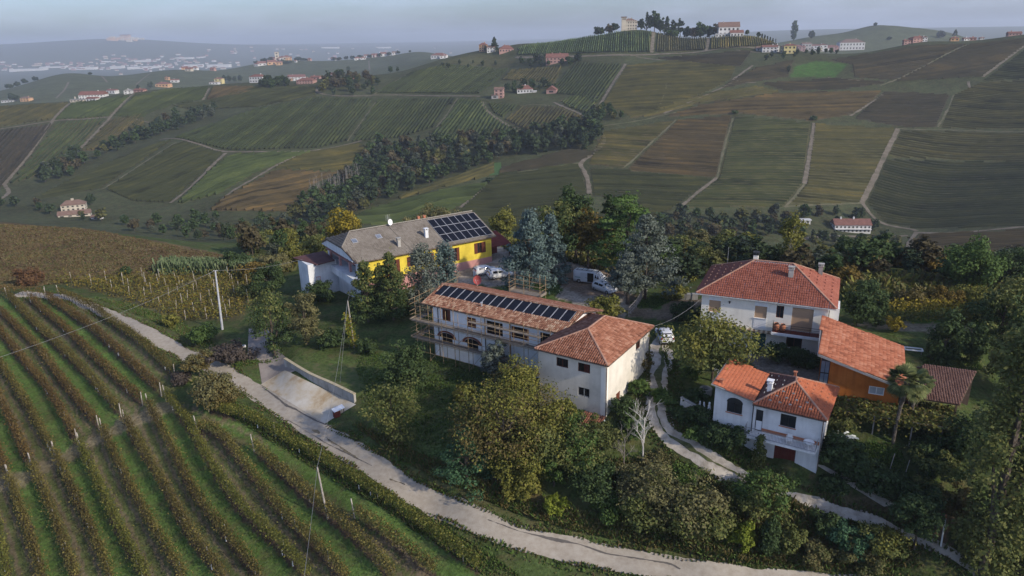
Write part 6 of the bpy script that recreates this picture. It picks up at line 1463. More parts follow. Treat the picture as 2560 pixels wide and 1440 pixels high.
for i in range(n):
    aw.mat(i % 2); x = 3.8 + i * .27; aw.box(x, x + .268, -.14, .41, 3.02 + (.05 if i % 2 else 0), 3.24)
h.part('folded_awning', aw, [mat('awning cream', [(.44, .38, .27), (.52, .46, .34)]), mat('awning brown', [(.20, .135, .08), (.25, .175, .11)])])
A, B_, C_, D_ = (0, 0, 7), (15.3, 0, 7), (15.4, 11.3, 7), (0, 11.3, 7); R1, R2 = (5.75, 5.65, 10.0), (10.15, 5.65, 10.0)
roof(h, [[A, B_, R2, R1], [B_, C_, R2], [C_, D_, R1, R2], [D_, A, R1]], T_RED, w=.25, ln=.37, amp=.032, lift=.05, hips=[(A, R1), (B_, R2), (C_, R2), (D_, R1), (R1, R2)], edge=M_WHITEP, th=.16)
gutter(h, (0, -.08, 6.93), (15.3, -.08, 6.93), M_GUTL, .12); gutter(h, (-.08, 0, 6.93), (-.08, 11.3, 6.93), M_GUTL, .1)
def guards(h, poly, du, dv, m, u0=.8, v0=.8):
    p = np.array(poly, float); U = p[1] - p[0]; U /= np.linalg.norm(U); Nn = np.zeros(3)
    for i in range(len(p)): Nn += np.cross(p[i], p[(i + 1) % len(p)])
    Nn /= np.linalg.norm(Nn); Vd = np.cross(Nn, U); P2 = np.stack([(p - p[0]) @ U, (p - p[0]) @ Vd], 1); mb = MB(); r = 0
    for v in np.arange(v0, P2[:, 1].max() - .4, dv):
        r += 1
        for u in np.arange(u0 + (r % 2) * du / 2, P2[:, 0].max(), du):
            if inpoly(np.array([u - .2]), np.array([v + .2]), P2)[0] and inpoly(np.array([u + .4]), np.array([v + .2]), P2)[0]:
                c = p[0] + U * u + Vd * v + Nn * .12; mb.bar(c, c + U * .24 + Nn * .002, .09, .16)
    h.part('snow_guards', mb, m)['kind'] = 'stuff'
guards(h, [A, B_, R2, R1], 1.25, 1.0, T_RED); guards(h, [B_, C_, R2], 1.25, 1.0, T_RED); guards(h, [D_, A, R1], 1.25, 1.0, T_RIDGE)
chimney(h, 10.1, 3.76, 8.8, 9.95, .55, .45, M_CONC); chimney(h, 13.2, 8.3, 8.0, 9.3, .5, .5, M_CONC); chimney(h, 5.8, 6.6, 9.4, 10.5, .55, .55, M_CREAM2, M_IRON)
mb = MB(); mb.bar((14.62, -.1, 6.8), (14.62, .3, 6.4), .09, n=6); mb.bar((14.62, .3, 6.4), (14.62, .3, .6), .09, n=6); h.part('downpipe', mb, M_GUT)
h.part('side_box', MB().box(X1 + .01, 15.7, 2.2, 5.0, 3.5, 6.3), M_WHITEP)
h.part('wall_lamp', MB().bar((3.9, .42, 6.2), (3.9, .2, 6.35), .05).bar((3.9, .2, 6.4), (3.9, .2, 6.1), .26, n=8, w2=.1), M_IRON)
mb = MB(); mb.bar((2.4, 7.4, 8.8), (2.4, 7.4, 10.9), .04, n=5); h.part('aerial', mb, M_ALU)
def pot(loc, s, label, m=M_TERRA):
    t = empty('flower_pot', loc, 0, label, 'pot'); pr = [(.10, 0), (.20, .10), (.25, .30), (.22, .46), (.15, .54), (.18, .60)]
    vs = []; fs = []; n = 12
    for r, z in pr:
        for i in range(n): a = 2 * math.pi * i / n; vs.append((math.cos(a) * r * s, math.sin(a) * r * s, z * s))
    for k in range(len(pr) - 1): fs += [(k * n + i, k * n + (i + 1) % n, (k + 1) * n + (i + 1) % n, (k + 1) * n + i) for i in range(n)]
    fs.append(tuple(range(n - 1, -1, -1))); MB().add(vs, fs).build('jar', m, t, True)
    MB().bar((0, 0, .5 * s), (0, 0, .56 * s), .28 * s, n=10).build('soil', M_DARK, t)
def wpos(o, ang, x, y, z):
    a = math.radians(ang); return (o[0] + x * math.cos(a) - y * math.sin(a), o[1] + x * math.sin(a) + y * math.cos(a), z)
BO, SO, MO, YO, LO_ = (21.83, 80.42), (22.43, 60.34), (-11.12, 84.34), (-23.77, 105.78), (2.22, 69.74)
pot(wpos(BO, -24.5, 9.3, -.15, 3.66), 1.5, 'left terracotta jar on the balcony of the big house'); pot(wpos(BO, -24.5, 10.0, -.1, 3.66), 1.4, 'right terracotta jar on the balcony of the big house')

# ---- barn
h = House('orange_barn', 30.03, 64.68, -24.5, .6, 'orange barn with a wide sloping weathered tile roof beside the big house', 'barn')
X0, X1, Y0, Y1 = .35, 7.55, .5, 10.6
def bz(x): return 6 - x * (6 - 3.72) / 7.9 - .12
mb = MB(); wx = [(4.9, 6.25, 2.3, 3.2)]
wall(mb, (1.2, Y0), (1, 0), X1 - 1.2, -.6, bz(X1), [(4.9 - 1.2, 6.25 - 1.2, 2.35, 3.2)])
mb.poly([(1.2, Y0, bz(X1)), (X1, Y0, bz(X1)), (1.2, Y0, bz(1.2))])
wall(mb, (X1, Y0), (0, 1), Y1 - Y0, -.6, bz(X1)); wall(mb, (X1, Y1), (-1, 0), X1 - X0, -.6, bz(X1)); wall(mb, (X0, Y1), (0, -1), Y1 - Y0, -.6, bz(X0))
mb.poly([(X1, Y1, bz(X1)), (X0, Y1, bz(X1)), (X0, Y1, bz(X0))])
h.part('walls', mb, M_ORANGE)
window(h, (1.2, Y0), (1, 0), 4.9 - 1.2, 6.25 - 1.2, 2.35, 3.2, dp=.1, frame=M_WHITEP, pane=mat('pale pane', [(.30, .33, .36), (.42, .45, .48)], rough=.3))
gd = MB(); 
for i in range(2):
    for k in range(3): gd.box(.40 + i * .39, .74 + i * .39, .52, .55, 1.2 + k * 1.35, 2.42 + k * 1.35)
sf = h.part('glazed_screen', MB().box(.36, 1.195, .56, .62, -.4, 5.5), M_IRON); h.part('pane', gd, mat('blue pane', [(.10, .14, .18), (.16, .21, .26)], rough=.15), sf)
roof(h, [[(7.95, -.05, 3.7), (8.3, 11, 3.6), (0, 11, 6), (0, 0, 6)]], T_BARN, w=.24, ln=.38, amp=.07, edge=M_GUT, th=.16)
h.part('verge_board', MB().bar((0, -.06, 5.9), (7.95, -.1, 3.6), .08, .22).bar((-.05, 0, 5.9), (-.05, 11, 5.9), .08, .22), mat('grey flashing', [(.23, .23, .23), (.31, .31, .31)]))
h = House('lean_to', 30.03, 64.68, -24.5, .6, 'open lean to with brown corrugated tile roof right of the palms', 'shed')
roof(h, [[(8.9, .3, 2.75), (12.6, .3, 2.75), (14.7, 7.2, 3.5), (9.9, 6.9, 3.5)]], T_BRN_SHADE, w=.22, ln=.36, amp=.06)
h.part('back_wall', MB().box(9.4, 14.4, 6.6, 6.8, -.6, 3.3), M_DECKW)
for x in (9.2, 12.4): h.part('post', MB().bar((x, .6, -.6), (x, .6, 2.65), .14), M_DECKW)
h.part('side_wall', MB().box(8.45, 8.6, .7, 6.6, -.6, 2.9), M_DECKW)

# ---- small house with arched window and balcony
h = House('small_house', SO[0], SO[1], -32, -2.2, 'small pale grey house with bright orange roofs, arched window and garage')
mb = MB(); X0, X1, Y0, Y1 = .3, 6.15, .4, 7.0
fh = [(0, .85 - .3 + .1, .08, 2.35), (2.52 - X0, 3.9 - X0, 1.25, 2.5), (2.27 - X0, 4.2 - X0, -2.6, -.42)]
wall(mb, (X0, Y0), (1, 0), X1 - X0, -2.9, 2.95, fh); wall(mb, (X1, Y0), (0, 1), Y1 - Y0, -2.9, 2.95); wall(mb, (X1, Y1), (-1, 0), X1 - X0, -2.9, 2.95); wall(mb, (X0, Y1), (0, -1), Y1 - Y0, -2.9, 2.95)
h.part('walls', mb, M_SGREY)
def sz(x): return 4.1 + (x + 4.05) * (3.28 - 4.1) / 4.1 - .06
mb = MB(); XL = -3.7; ah = [(-2.46 - XL, -1.0 - XL, 1.4, 2.5)]
wall(mb, (XL, .35), (1, 0), .3 - XL, -2.4, 3.0, ah); mb.poly([(XL, .35, 3.0), (.3, .35, 3.0), (.3, .35, sz(.3)), (XL, .35, sz(XL))])
wall(mb, (.3, 6.2), (-1, 0), .3 - XL, -2.4, 3.0); wall(mb, (XL, 6.2), (0, -1), 5.85, -2.4, sz(XL)); mb.poly([(.3, 6.2, 3.0), (XL, 6.2, 3.0), (XL, 6.2, sz(XL)), (.3, 6.2, sz(.3))])
h.part('wing_walls', mb, M_SGREY)
w_ = window(h, (XL, .35), (1, 0), *ah[0], frame=M_IRON, sill=M_TERRA)
ar = [(-1.73 + math.cos(a) * .73, 2.503 + math.sin(a) * .48) for a in np.linspace(0, math.pi, 13)]
h.part('arch_pane', MB().prism(ar, 'y', .325, .347), M_GLASS)
mb = MB()
for i in range(12):
    a0, a1 = math.pi * i / 12, math.pi * (i + 1) / 12; mb.bar((-1.73 + math.cos(a0) * .74, .33, 2.5 + math.sin(a0) * .49), (-1.73 + math.cos(a1) * .74, .33, 2.5 + math.sin(a1) * .49), .06)
h.part('arch_frame', mb, M_IRON, w_)
window(h, (X0, Y0), (1, 0), *fh[1], frame=M_IRON, sill=M_TERRA)
dr = MB(); obox(dr, (X0, Y0), (1, 0), .02, .63, .08, .13, .08, 2.33); d_ = h.part('door', dr, M_GLASS); mb = MB(); obox(mb, (X0, Y0), (1, 0), .06, .60, .05, .078, .2, 1.15); h.part('door_panel', mb, M_WHITEP, d_)
gd = MB(); 
for i in range(6): obox(gd, (X0, Y0), (1, 0), fh[2][0] + i * .32, fh[2][0] + i * .32 + .31, .09, .14, -2.6, -.42)
h.part('garage_door', gd, M_DRED)
bl = h.part('balcony', MB().box(-.4, 6.0, -.75, .395, -.28, -.05), M_SGREY)
h.part('red_band', MB().box(.95, 6.1, .36, .398, .15, .5), M_TERRA)
mb = MB(); mb.bar((-.38, -.72, .85), (5.98, -.72, .85), .035); mb.bar((-.38, -.72, .05), (5.98, -.72, .05), .03); mb.bar((-.38, -.72, .85), (-.38, .34, .85), .035); mb.bar((5.98, -.72, .85), (5.98, .36, .85), .035)
for i in range(50): mb.bar((-.38 + i * .13, -.72, .04), (-.38 + i * .13, -.72, .85), .016)
for i in range(8): mb.bar((-.38, -.72 + i * .13, .04), (-.38, -.72 + i * .13, .85), .016); mb.bar((5.98, -.72 + i * .13, .04), (5.98, -.72 + i * .13, .85), .016)
h.part('railing', mb, mat('grey railing', [(.18, .18, .18), (.26, .26, .26)]), bl)
A, B_, C_, D_ = (0, 0, 3), (6.5, 0, 3), (6.4, 7.35, 3), (-.4, 7.3, 3); R1, R2 = (3.05, 3.5, 4.5), (2.9, 4.4, 4.5)
roof(h, [[A, B_, R1], [B_, C_, R2, R1], [C_, D_, R2], [D_, A, R1, R2]], [T_ORNG, T_ORNG, T_ORNG, T_BRN_SHADE], w=.24, ln=.34, amp=.085, hips=[(A, R1), (B_, R1), (R1, R2), (C_, R2), (D_, R2)])  # left slope: shade of the side away from the sun put into tile colour
roof(h, [[(.0, -.1, 3.3), (-.1, 6.5, 3.3), (-4.2, 6.7, 4.12), (-4.05, .0, 4.1)]], T_ORNG, w=.22, ln=.34, amp=.04, edge=M_CONC, flat=True, lift=.02)
guards(h, [A, B_, R1], .9, .7, M_CONC); guards(h, [B_, C_, R2, R1], .9, .7, M_TERRA, .6, .6); guards(h, [D_, A, R1, R2], 1.0, .8, M_CONC)
chimney(h, .95, 2.3, 3.3, 4.4, .42, .42, M_WHITEP, M_WHITEP); chimney(h, 2.6, 5.4, 3.6, 4.65, .22, .22, M_TERRA, slots=False)
chimney(h, -3.3, .9, 3.9, 4.35, .3, .3, M_TERRA, slots=False)
gutter(h, (-.02, -.06, 2.93), (6.5, -.06, 2.93)); h.part('downpipe', MB().bar((6.22, .3, -2.3), (6.22, .3, 2.9), .09, n=6), M_GUT)
gutter(h, (.02, .3, 2.9), (.02, .3, -.2), M_IRON, .08)
# ------------------------------------------------------------------ woods in the valleys: each tree an object, shared crowns
def wood_proto(kind, lm, nq, h=10.0, r=3.2, trunk=BARK):
    C_, Nn, S, tips = crown(kind, h, r, r, h * (.12 if kind != 'bush' else .02), .42 if nq > 500 else .6, .9)
    ii = rng.permutation(len(C_))[:nq]
    V, F = leaf_quads(C_[ii], S[ii] * (1.25 if nq > 500 else 1.75), Nn[ii], .75)
    mb = MB(); limbs(mb, h * .2, h * .65, tips, .17, (0, 0), 4)
    b = len(V); tv = np.array(mb.v); tf = [f for f in mb.f if len(f) == 4]
    return npmesh('wood_tree', np.vstack([V, tv]), np.vstack([F, np.array(tf) + b]), lm if isinstance(lm, list) else [lm, trunk] , np.concatenate([np.zeros(len(F)) if not isinstance(lm, list) else (C_[ii][:, 2] > h * .6).astype(int), np.full(len(tf), 1)]))
W_DARK = LM('wood dark', (.016, .028, .013), (.030, .045, .020), (.045, .062, .028))
W_GRN = LM('wood green', (.022, .040, .014), (.038, .062, .021), (.058, .084, .030))
W_RUS = LM('wood russet', (.036, .032, .017), (.058, .049, .025), (.08, .066, .034))
W_YEL = LM('wood yellowish', (.046, .050, .016), (.072, .074, .024), (.10, .098, .034))
W_GRY = LM('wood grey', (.032, .040, .026), (.050, .060, .040), (.072, .082, .058))
KINDS = [('dark green', W_DARK), ('mid green', W_GRN), ('russet', W_RUS), ('yellowish', W_YEL), ('grey green', W_GRY)]
PRO = {}
for nm, m in KINDS:
    PRO[nm] = [wood_proto(k, m, 330) for k in ('round', 'broad', 'bush')]
PRON = {nm: [wood_proto(k, m, 1100) for k in ('broad', 'bush')] for nm, m in KINDS}
WOODS = []
def wood(poly, spacing, hlo, hhi, weights, where, y0=150, y1=1400, nmax=120, wide=1.0):
    pts = G(dens(poly, 3), y0, y1)[:, :2]; lo, hi = pts.min(0), pts.max(0); got = np.zeros((0, 2)); tries = 0
    while tries < 4000 and len(got) < nmax:
        c = rng.uniform(lo, hi); tries += 1
        if not inpoly(np.array([c[0]]), np.array([c[1]]), pts)[0]: continue
        if len(got) and np.min(np.hypot(*(got - c).T)) < spacing: continue
        got = np.vstack([got, c])
    z = T(got[:, 0], got[:, 1]); rx_ = np.argsort(np.argsort(got[:, 0] / got[:, 1])) / max(1, len(got)); ry_ = np.argsort(np.argsort(got[:, 1])) / max(1, len(got))
    for i, ((x, y), zz) in enumerate(zip(got, z)):
        k = KINDS[rng.choice(5, p=weights)][0]; hh_ = rng.uniform(hlo, hhi); q = (hh_ - hlo) / (hhi - hlo)
        pos = ('near', 'inner', 'far')[min(2, int(ry_[i] * 3))] + ' ' + ('left end', 'left part', 'middle', 'right part', 'right end')[min(4, int(rx_[i] * 5))]
        WOODS.append((y, x, zz, hh_, k, where, wide, '%s %s tree, %s, %s' % ('low' if q < .33 else 'middling' if q < .66 else 'tall', k, pos, where)))
wood([(725, 560), (790, 500), (880, 440), (930, 375), (1000, 376), (1100, 366), (1200, 352), (1310, 345), (1290, 392), (1235, 405), (1100, 455), (950, 505), (880, 542), (830, 562)], 7.5, 8, 14, [.34, .26, .2, .08, .12], 'in the long valley gully wood', nmax=135)
wood([(1310, 350), (1400, 330), (1500, 320), (1505, 350), (1470, 380), (1430, 372), (1320, 390)], 6.5, 9, 15, [.62, .2, .08, 0, .1], 'in the dark wood at the gully head', nmax=34)
wood([(1478, 285), (1510, 275), (1560, 298), (1490, 308)], 6, 6, 9, [.1, .7, .05, .1, .05], 'in the copse beside the field track', nmax=14)
wood([(100, 440), (150, 405), (205, 388), (215, 410), (180, 440), (110, 458)], 8, 7, 12, [.5, .2, .15, 0, .15], 'in the left gully copse', nmax=20)
wood([(235, 392), (260, 370), (330, 345), (400, 325), (395, 338), (300, 375), (245, 398)], 9, 7, 12, [.45, .3, .1, .05, .1], 'in the hedge wood between left vineyards', nmax=24)
wood([(380, 330), (430, 300), (530, 272), (550, 287), (480, 312), (400, 338)], 9, 8, 12, [.6, .2, .1, 0, .1], 'in the dark grove on the left hand ridge', nmax=26)
wood([(1640, 560), (1700, 540), (1800, 548), (1960, 545), (1975, 590), (1850, 602), (1700, 604), (1650, 600)], 7, 6, 10, [.5, .22, .13, .05, .1], 'in the wood left of the valley farmhouse', nmax=62)
wood([(1640, 655), (1760, 640), (1900, 645), (2060, 655), (2260, 665), (2330, 672), (2560, 650), (2640, 660), (2640, 745), (2500, 730), (2330, 740), (2200, 745), (2110, 740), (1900, 700), (1740, 705), (1690, 700)], 4.6, 3.0, 5.6, [.36, .22, .20, .14, .08], 'on the slope behind the big red roof', y0=100, nmax=165, wide=1.5)
wood([(0, 525), (90, 532), (150, 540), (250, 560), (400, 590), (520, 602), (640, 612), (730, 590), (740, 560), (620, 556), (560, 545), (450, 560), (300, 560), (200, 545), (90, 515), (0, 510)], 9, 4, 8, [.3, .3, .2, .12, .08], 'in the valley scrub beyond the brown heath', y0=210, nmax=52)
wood([(590, 640), (700, 612), (800, 585), (880, 575), (900, 600), (800, 630), (700, 655), (620, 662)], 7, 4, 8, [.2, .3, .2, .25, .05], 'in the scrub behind the yellow farmhouse', y0=110, nmax=40)
wood([(805, 236), (815, 205), (860, 195), (940, 205), (952, 222), (930, 238), (860, 240)], 7, 8, 13, [.35, .15, .35, .1, .05], 'in the russet copse on the ridge knoll', nmax=30)
wood([(1250, 225), (1280, 216), (1360, 216), (1400, 226), (1340, 230), (1262, 236)], 8, 6, 10, [.4, .4, .1, .05, .05], 'round the small farm on the middle hill', nmax=14)
wood([(1286, 160), (1340, 148), (1390, 150), (1460, 152), (1440, 168), (1300, 168)], 9, 6, 10, [.7, .2, 0, 0, .1], 'in the hedge round the pink house', nmax=16)
wood([(1990, 600), (2060, 600), (2200, 606), (2250, 620), (2130, 620), (2000, 615)], 9, 5, 8, [.4, .4, .1, .05, .05], 'below the road of the valley farmhouse', nmax=16)
wood([(1985, 545), (2060, 540), (2080, 530), (2150, 532), (2185, 560), (2190, 580), (2060, 560)], 10, 5, 9, [.4, .35, .2, .05, 0], 'around the white valley farmhouse', nmax=10)
wood([(975, 172), (1020, 160), (1035, 166), (980, 180)], 9, 6, 9, [.8, .2, 0, 0, 0], 'in the small grove on the green ridge', nmax=8)
wood([(1100, 165), (1160, 158), (1240, 160), (1250, 166), (1110, 172)], 14, 4, 7, [.8, .2, 0, 0, 0], 'in the loose hedge on the ridge field', nmax=10)
wood([(650, 215), (700, 210), (730, 212), (715, 222), (660, 224)], 7, 8, 11, [.8, .2, 0, 0, 0], 'in the dark clump beside the white ridge house', nmax=10)
wood([(1900, 145), (1960, 140), (2090, 126), (2100, 132), (1980, 148), (1910, 155)], 10, 4, 7, [.7, .3, 0, 0, 0], 'in the gardens below the hill village', nmax=14)
WOODS.sort(); NIND = 296
rest = []
for i, (y, x, z, hh_, k, where, wide, lab_) in enumerate(WOODS):
    near = y < 330
    me = random.choice((PRON if near else PRO)[k]); sc = hh_ / 10.0
    if i < NIND:
        o = link('wood_tree', me, None, (x, y, z - .2), random.uniform(0, 6.28))
        o.scale = (sc * random.uniform(.9, 1.25) * wide, sc * random.uniform(.9, 1.25) * wide, sc)
        tag(o, lab_, 'tree', 'trees ' + where)
    else: rest.append((me, x, y, z, sc))
if rest:
    Vs, Fs, Ms = [], [], []; b = 0; ml = []; mi = {}
    for me, x, y, z, sc in rest:
        n = len(me.vertices); v = np.empty(n * 3, np.float32); me.vertices.foreach_get('co', v); v = v.reshape(-1, 3)
        f = np.empty(len(me.polygons) * 4, np.int32); me.loops.foreach_get('vertex_index', f); f = f.reshape(-1, 4)
        pm = np.empty(len(me.polygons), np.int32); me.polygons.foreach_get('material_index', pm)
        a = random.uniform(0, 6.28); R = np.array([[math.cos(a), -math.sin(a), 0], [math.sin(a), math.cos(a), 0], [0, 0, 1]])
        for m in me.materials:
            if m.name not in mi: mi[m.name] = len(ml); ml.append(m)
        lut = np.array([mi[m.name] for m in me.materials])
        Vs.append((v * sc) @ R.T + np.array([x, y, z - .2])); Fs.append(f + b); Ms.append(lut[np.clip(pm, 0, len(lut) - 1)]); b += n
    tag(link('far_wood', npmesh('far_wood', np.vstack(Vs), np.vstack(Fs), ml, np.concatenate(Ms))), 'farther trees of the valley woods', None, None, 'stuff')
# leafless poplars standing in the gully wood
tp = mat('grey trunk', [(.16, .145, .13), (.23, .21, .19)], scale=2)
def pole_tree():
    mb = MB(); h = 15
    mb.bar((0, 0, -.5), (.1, 0, h * .6), .42, n=5, w2=.26); mb.bar((.1, 0, h * .6), (0, .1, h), .26, n=4, w2=.06)
    for i in range(16):
        z = random.uniform(4, 13.5); a = random.uniform(0, 6.28); mb.bar((.08, 0, z), (math.cos(a) * 1.3, math.sin(a) * 1.3, z + 2.2), .10, n=3, w2=.03)
    me = bpy.data.meshes.new('bare_poplar'); me.from_pydata(mb.v, [], mb.f); me.materials.append(tp); return me
PT = [pole_tree() for _ in range(3)]
pts = G([(x + random.uniform(-5, 5), 508 + random.uniform(-6, 8) - (x - 780) * .34) for x in np.linspace(778, 905, 30)], 230, 700)
for i, p in enumerate(pts):
    o = link('bare_poplar', PT[i % 3], None, tuple(p), random.uniform(0, 6)); s_ = random.uniform(.75, 1.05); o.scale = (s_, s_, s_)
    tag(o, 'leafless grey poplar in the row at the near edge of the gully wood', 'tree', 'leafless poplars in the gully wood')

# ------------------------------------------------------------------ single far trees
def ftree(px, py, kind, hpx, wpx, lm, label, name='far_tree', y0=230, y1=3000, group=None):
    p = g1(px, py, y0, y1); h = hpx * p[1] / FPX; r = wpx * p[1] / FPX / 2
    t = link(name, None, None, tuple(p)) ; tag(t, label, 'tree', group)
    C_, Nn, S, tips = crown(kind, h, r, r, h * .08, max(.3, r * .16), .8)
    ii = rng.permutation(len(C_))[:900]; V, F = leaf_quads(C_[ii], S[ii] * 1.3, Nn[ii], .75)
    link('crown', npmesh('crown', V, F, [lm]), t)
    MB().bar((0, 0, -.5), (0, 0, h * .5), h * .05, n=5, w2=h * .02).build('trunk', BARK, t)
FT = [(1500, 70, 'broad', 18, 24, W_DARK, 'low dark tree at the left end of the castle hilltop'), (1524, 68, 'round', 20, 22, W_RUS, 'brownish tree left of the castle villa'), (1538, 66, 'round', 22, 20, W_DARK, 'dark tree touching the castle villa on its left'),
 (1602, 70, 'round', 26, 18, W_DARK, 'dark tree just right of the castle villa'), (1617, 72, 'cone', 42, 14, W_DARK, 'dark pointed conifer right of the castle villa'), (1636, 74, 'round', 48, 34, W_GRN, 'tallest round tree on the castle hilltop'), (1652, 74, 'round', 34, 22, W_DARK, 'dark tree just right of the tallest hilltop one'), (1667, 76, 'cone', 42, 20, W_DARK, 'dark conifer in the middle of the castle park'), (1684, 77, 'round', 38, 20, W_DARK, 'dark tree in the middle of the castle park'), (1701, 76, 'round', 46, 18, W_DARK, 'tall narrow dark tree with round top in the castle park'), (1718, 80, 'round', 26, 24, W_DARK, 'low dark tree right of the narrow tall one in the castle park'), (1736, 82, 'round', 26, 22, W_RUS, 'brownish low tree in the castle park'), (1752, 80, 'broad', 36, 36, W_GRN, 'broad green tree in the right part of the castle park'), (1774, 84, 'round', 28, 22, W_DARK, 'dark tree left of the white hilltop villa'), (1788, 84, 'round', 30, 16, W_RUS, 'thin brownish tree at the left corner of the white hilltop villa'), (1680, 92, 'bush', 14, 40, W_GRN, 'green bushes at the edge of the castle park vineyard'),
 (1868, 84, 'round', 14, 10, W_DARK, 'small round tree right of the white hilltop villa'), (1897, 84, 'round', 12, 12, W_DARK, 'small round tree on the bare ridge'), (1984, 94, 'column', 42, 20, W_GRN, 'tall poplar above the hill village'), (2028, 98, 'round', 20, 18, W_DARK, 'round dark tree right of the hill village poplar'),
 (1236, 128, 'cone', 32, 20, W_DARK, 'dark conifer among the ridge houses'), (1216, 130, 'round', 14, 14, W_DARK, 'small dark tree left of the ridge conifer'), (1256, 130, 'round', 12, 14, W_GRY, 'small grey tree right of the ridge conifer'), (1448, 154, 'cone', 26, 14, W_DARK, 'dark conifer right of the pink house'), (1336, 158, 'cone', 18, 8, W_DARK, 'small dark conifer left of the pink house'), (1428, 158, 'round', 12, 16, W_DARK, 'dark bush at the pink house'),
 (347, 228, 'round', 16, 10, W_DARK, 'round tree left of the orange ridge house'), (378, 222, 'round', 17, 13, W_DARK, 'round tree right beside the orange ridge house'), (562, 207, 'round', 20, 13, W_DARK, 'first dark tree right of the yellow ridge house'), (575, 207, 'round', 18, 11, W_DARK, 'second dark tree right of the yellow ridge house'), (587, 207, 'round', 18, 10, W_DARK, 'third dark tree right of the yellow ridge house'), (601, 207, 'round', 20, 11, W_DARK, 'fourth dark tree right of the yellow ridge house'), (670, 214, 'round', 24, 28, W_DARK, 'big dark tree right of the white ridge house'), (700, 212, 'round', 20, 30, W_DARK, 'second big dark tree right of the white ridge house'), (30, 252, 'round', 20, 18, W_DARK, 'dark tree left of the orange house at the left edge'), (42, 252, 'round', 14, 16, W_DARK, 'smaller dark tree beside the orange house at the left edge'),
 (872, 180, 'round', 16, 10, W_GRN, 'small green tree above the russet knoll'), (932, 208, 'round', 18, 18, W_YEL, 'yellow tree at the right of the russet knoll'), (820, 208, 'round', 16, 12, W_YEL, 'yellowish tree at the left of the russet knoll'), (2352, 96, 'bush', 18, 22, W_GRY, 'greyish bare tree on the right ridge'), (2387, 90, 'cone', 14, 12, W_DARK, 'small dark conifer behind the right ridge houses'), (2222, 100, 'round', 8, 12, W_DARK, 'small tree right of the big village block'), (1971, 182, 'bush', 18, 10, W_DARK, 'dark bush at the left end of the bright green field'), (2034, 300, 'bush', 10, 18, W_GRN, 'bush where the field tracks meet on the right hill'), (1836, 285, 'bush', 9, 16, W_GRN, 'small bush at the top of the middle field track'), (1225, 455, 'bush', 10, 26, W_DARK, 'dark bush where two field tracks meet'), (2032, 595, 'column', 22, 12, W_DARK, 'dark tree left of the white valley farmhouse'), (228, 512, 'round', 30, 26, W_DARK, 'dark round tree beside the left valley farm'), (205, 540, 'round', 14, 20, W_YEL, 'yellow tree in front of the left valley farm')]
for a in FT: ftree(*a)
ftree(2188, 66, 'round', 9, 9, W_DARK, 'lone tree on top of the distant cone hill', y0=1200, y1=2400)
for x in range(1905, 1945, 7): ftree(x, 92, 'column', 10, 4, W_GRY, 'thin tree in the row on the ridge right of the white villa', group='thin trees on the ridge')

# ------------------------------------------------------------------ far houses
W_WHITE = mat('far white wall', [(.52, .51, .49), (.62, .61, .59)], scale=.3); W_CRM = mat('far cream wall', [(.45, .40, .32), (.54, .48, .39)], scale=.3); W_PNK = mat('far pink wall', [(.36, .21, .18), (.42, .26, .22)], scale=.3); W_ORG = mat('far orange wall', [(.50, .29, .15), (.58, .36, .20)], scale=.3); W_YLW = mat('far yellow wall', [(.55, .46, .20), (.62, .53, .26)], scale=.3); W_GREY = mat('far grey wall', [(.30, .29, .28), (.38, .37, .36)], scale=.3)
R_RED = mat('far red roof', [(.15, .072, .056), (.22, .105, .082)], scale=.6); R_BRN = mat('far brown roof', [(.15, .095, .075), (.20, .13, .10)], scale=.6); R_GREY = mat('far grey roof', [(.22, .21, .20), (.30, .29, .28)], scale=.5); R_PALE = mat('far pale roof', [(.50, .50, .50), (.6, .6, .6)], scale=.5)
M_FWIN = mat('far window', [(.03, .028, .028), (.05, .045, .045)], rough=.4)
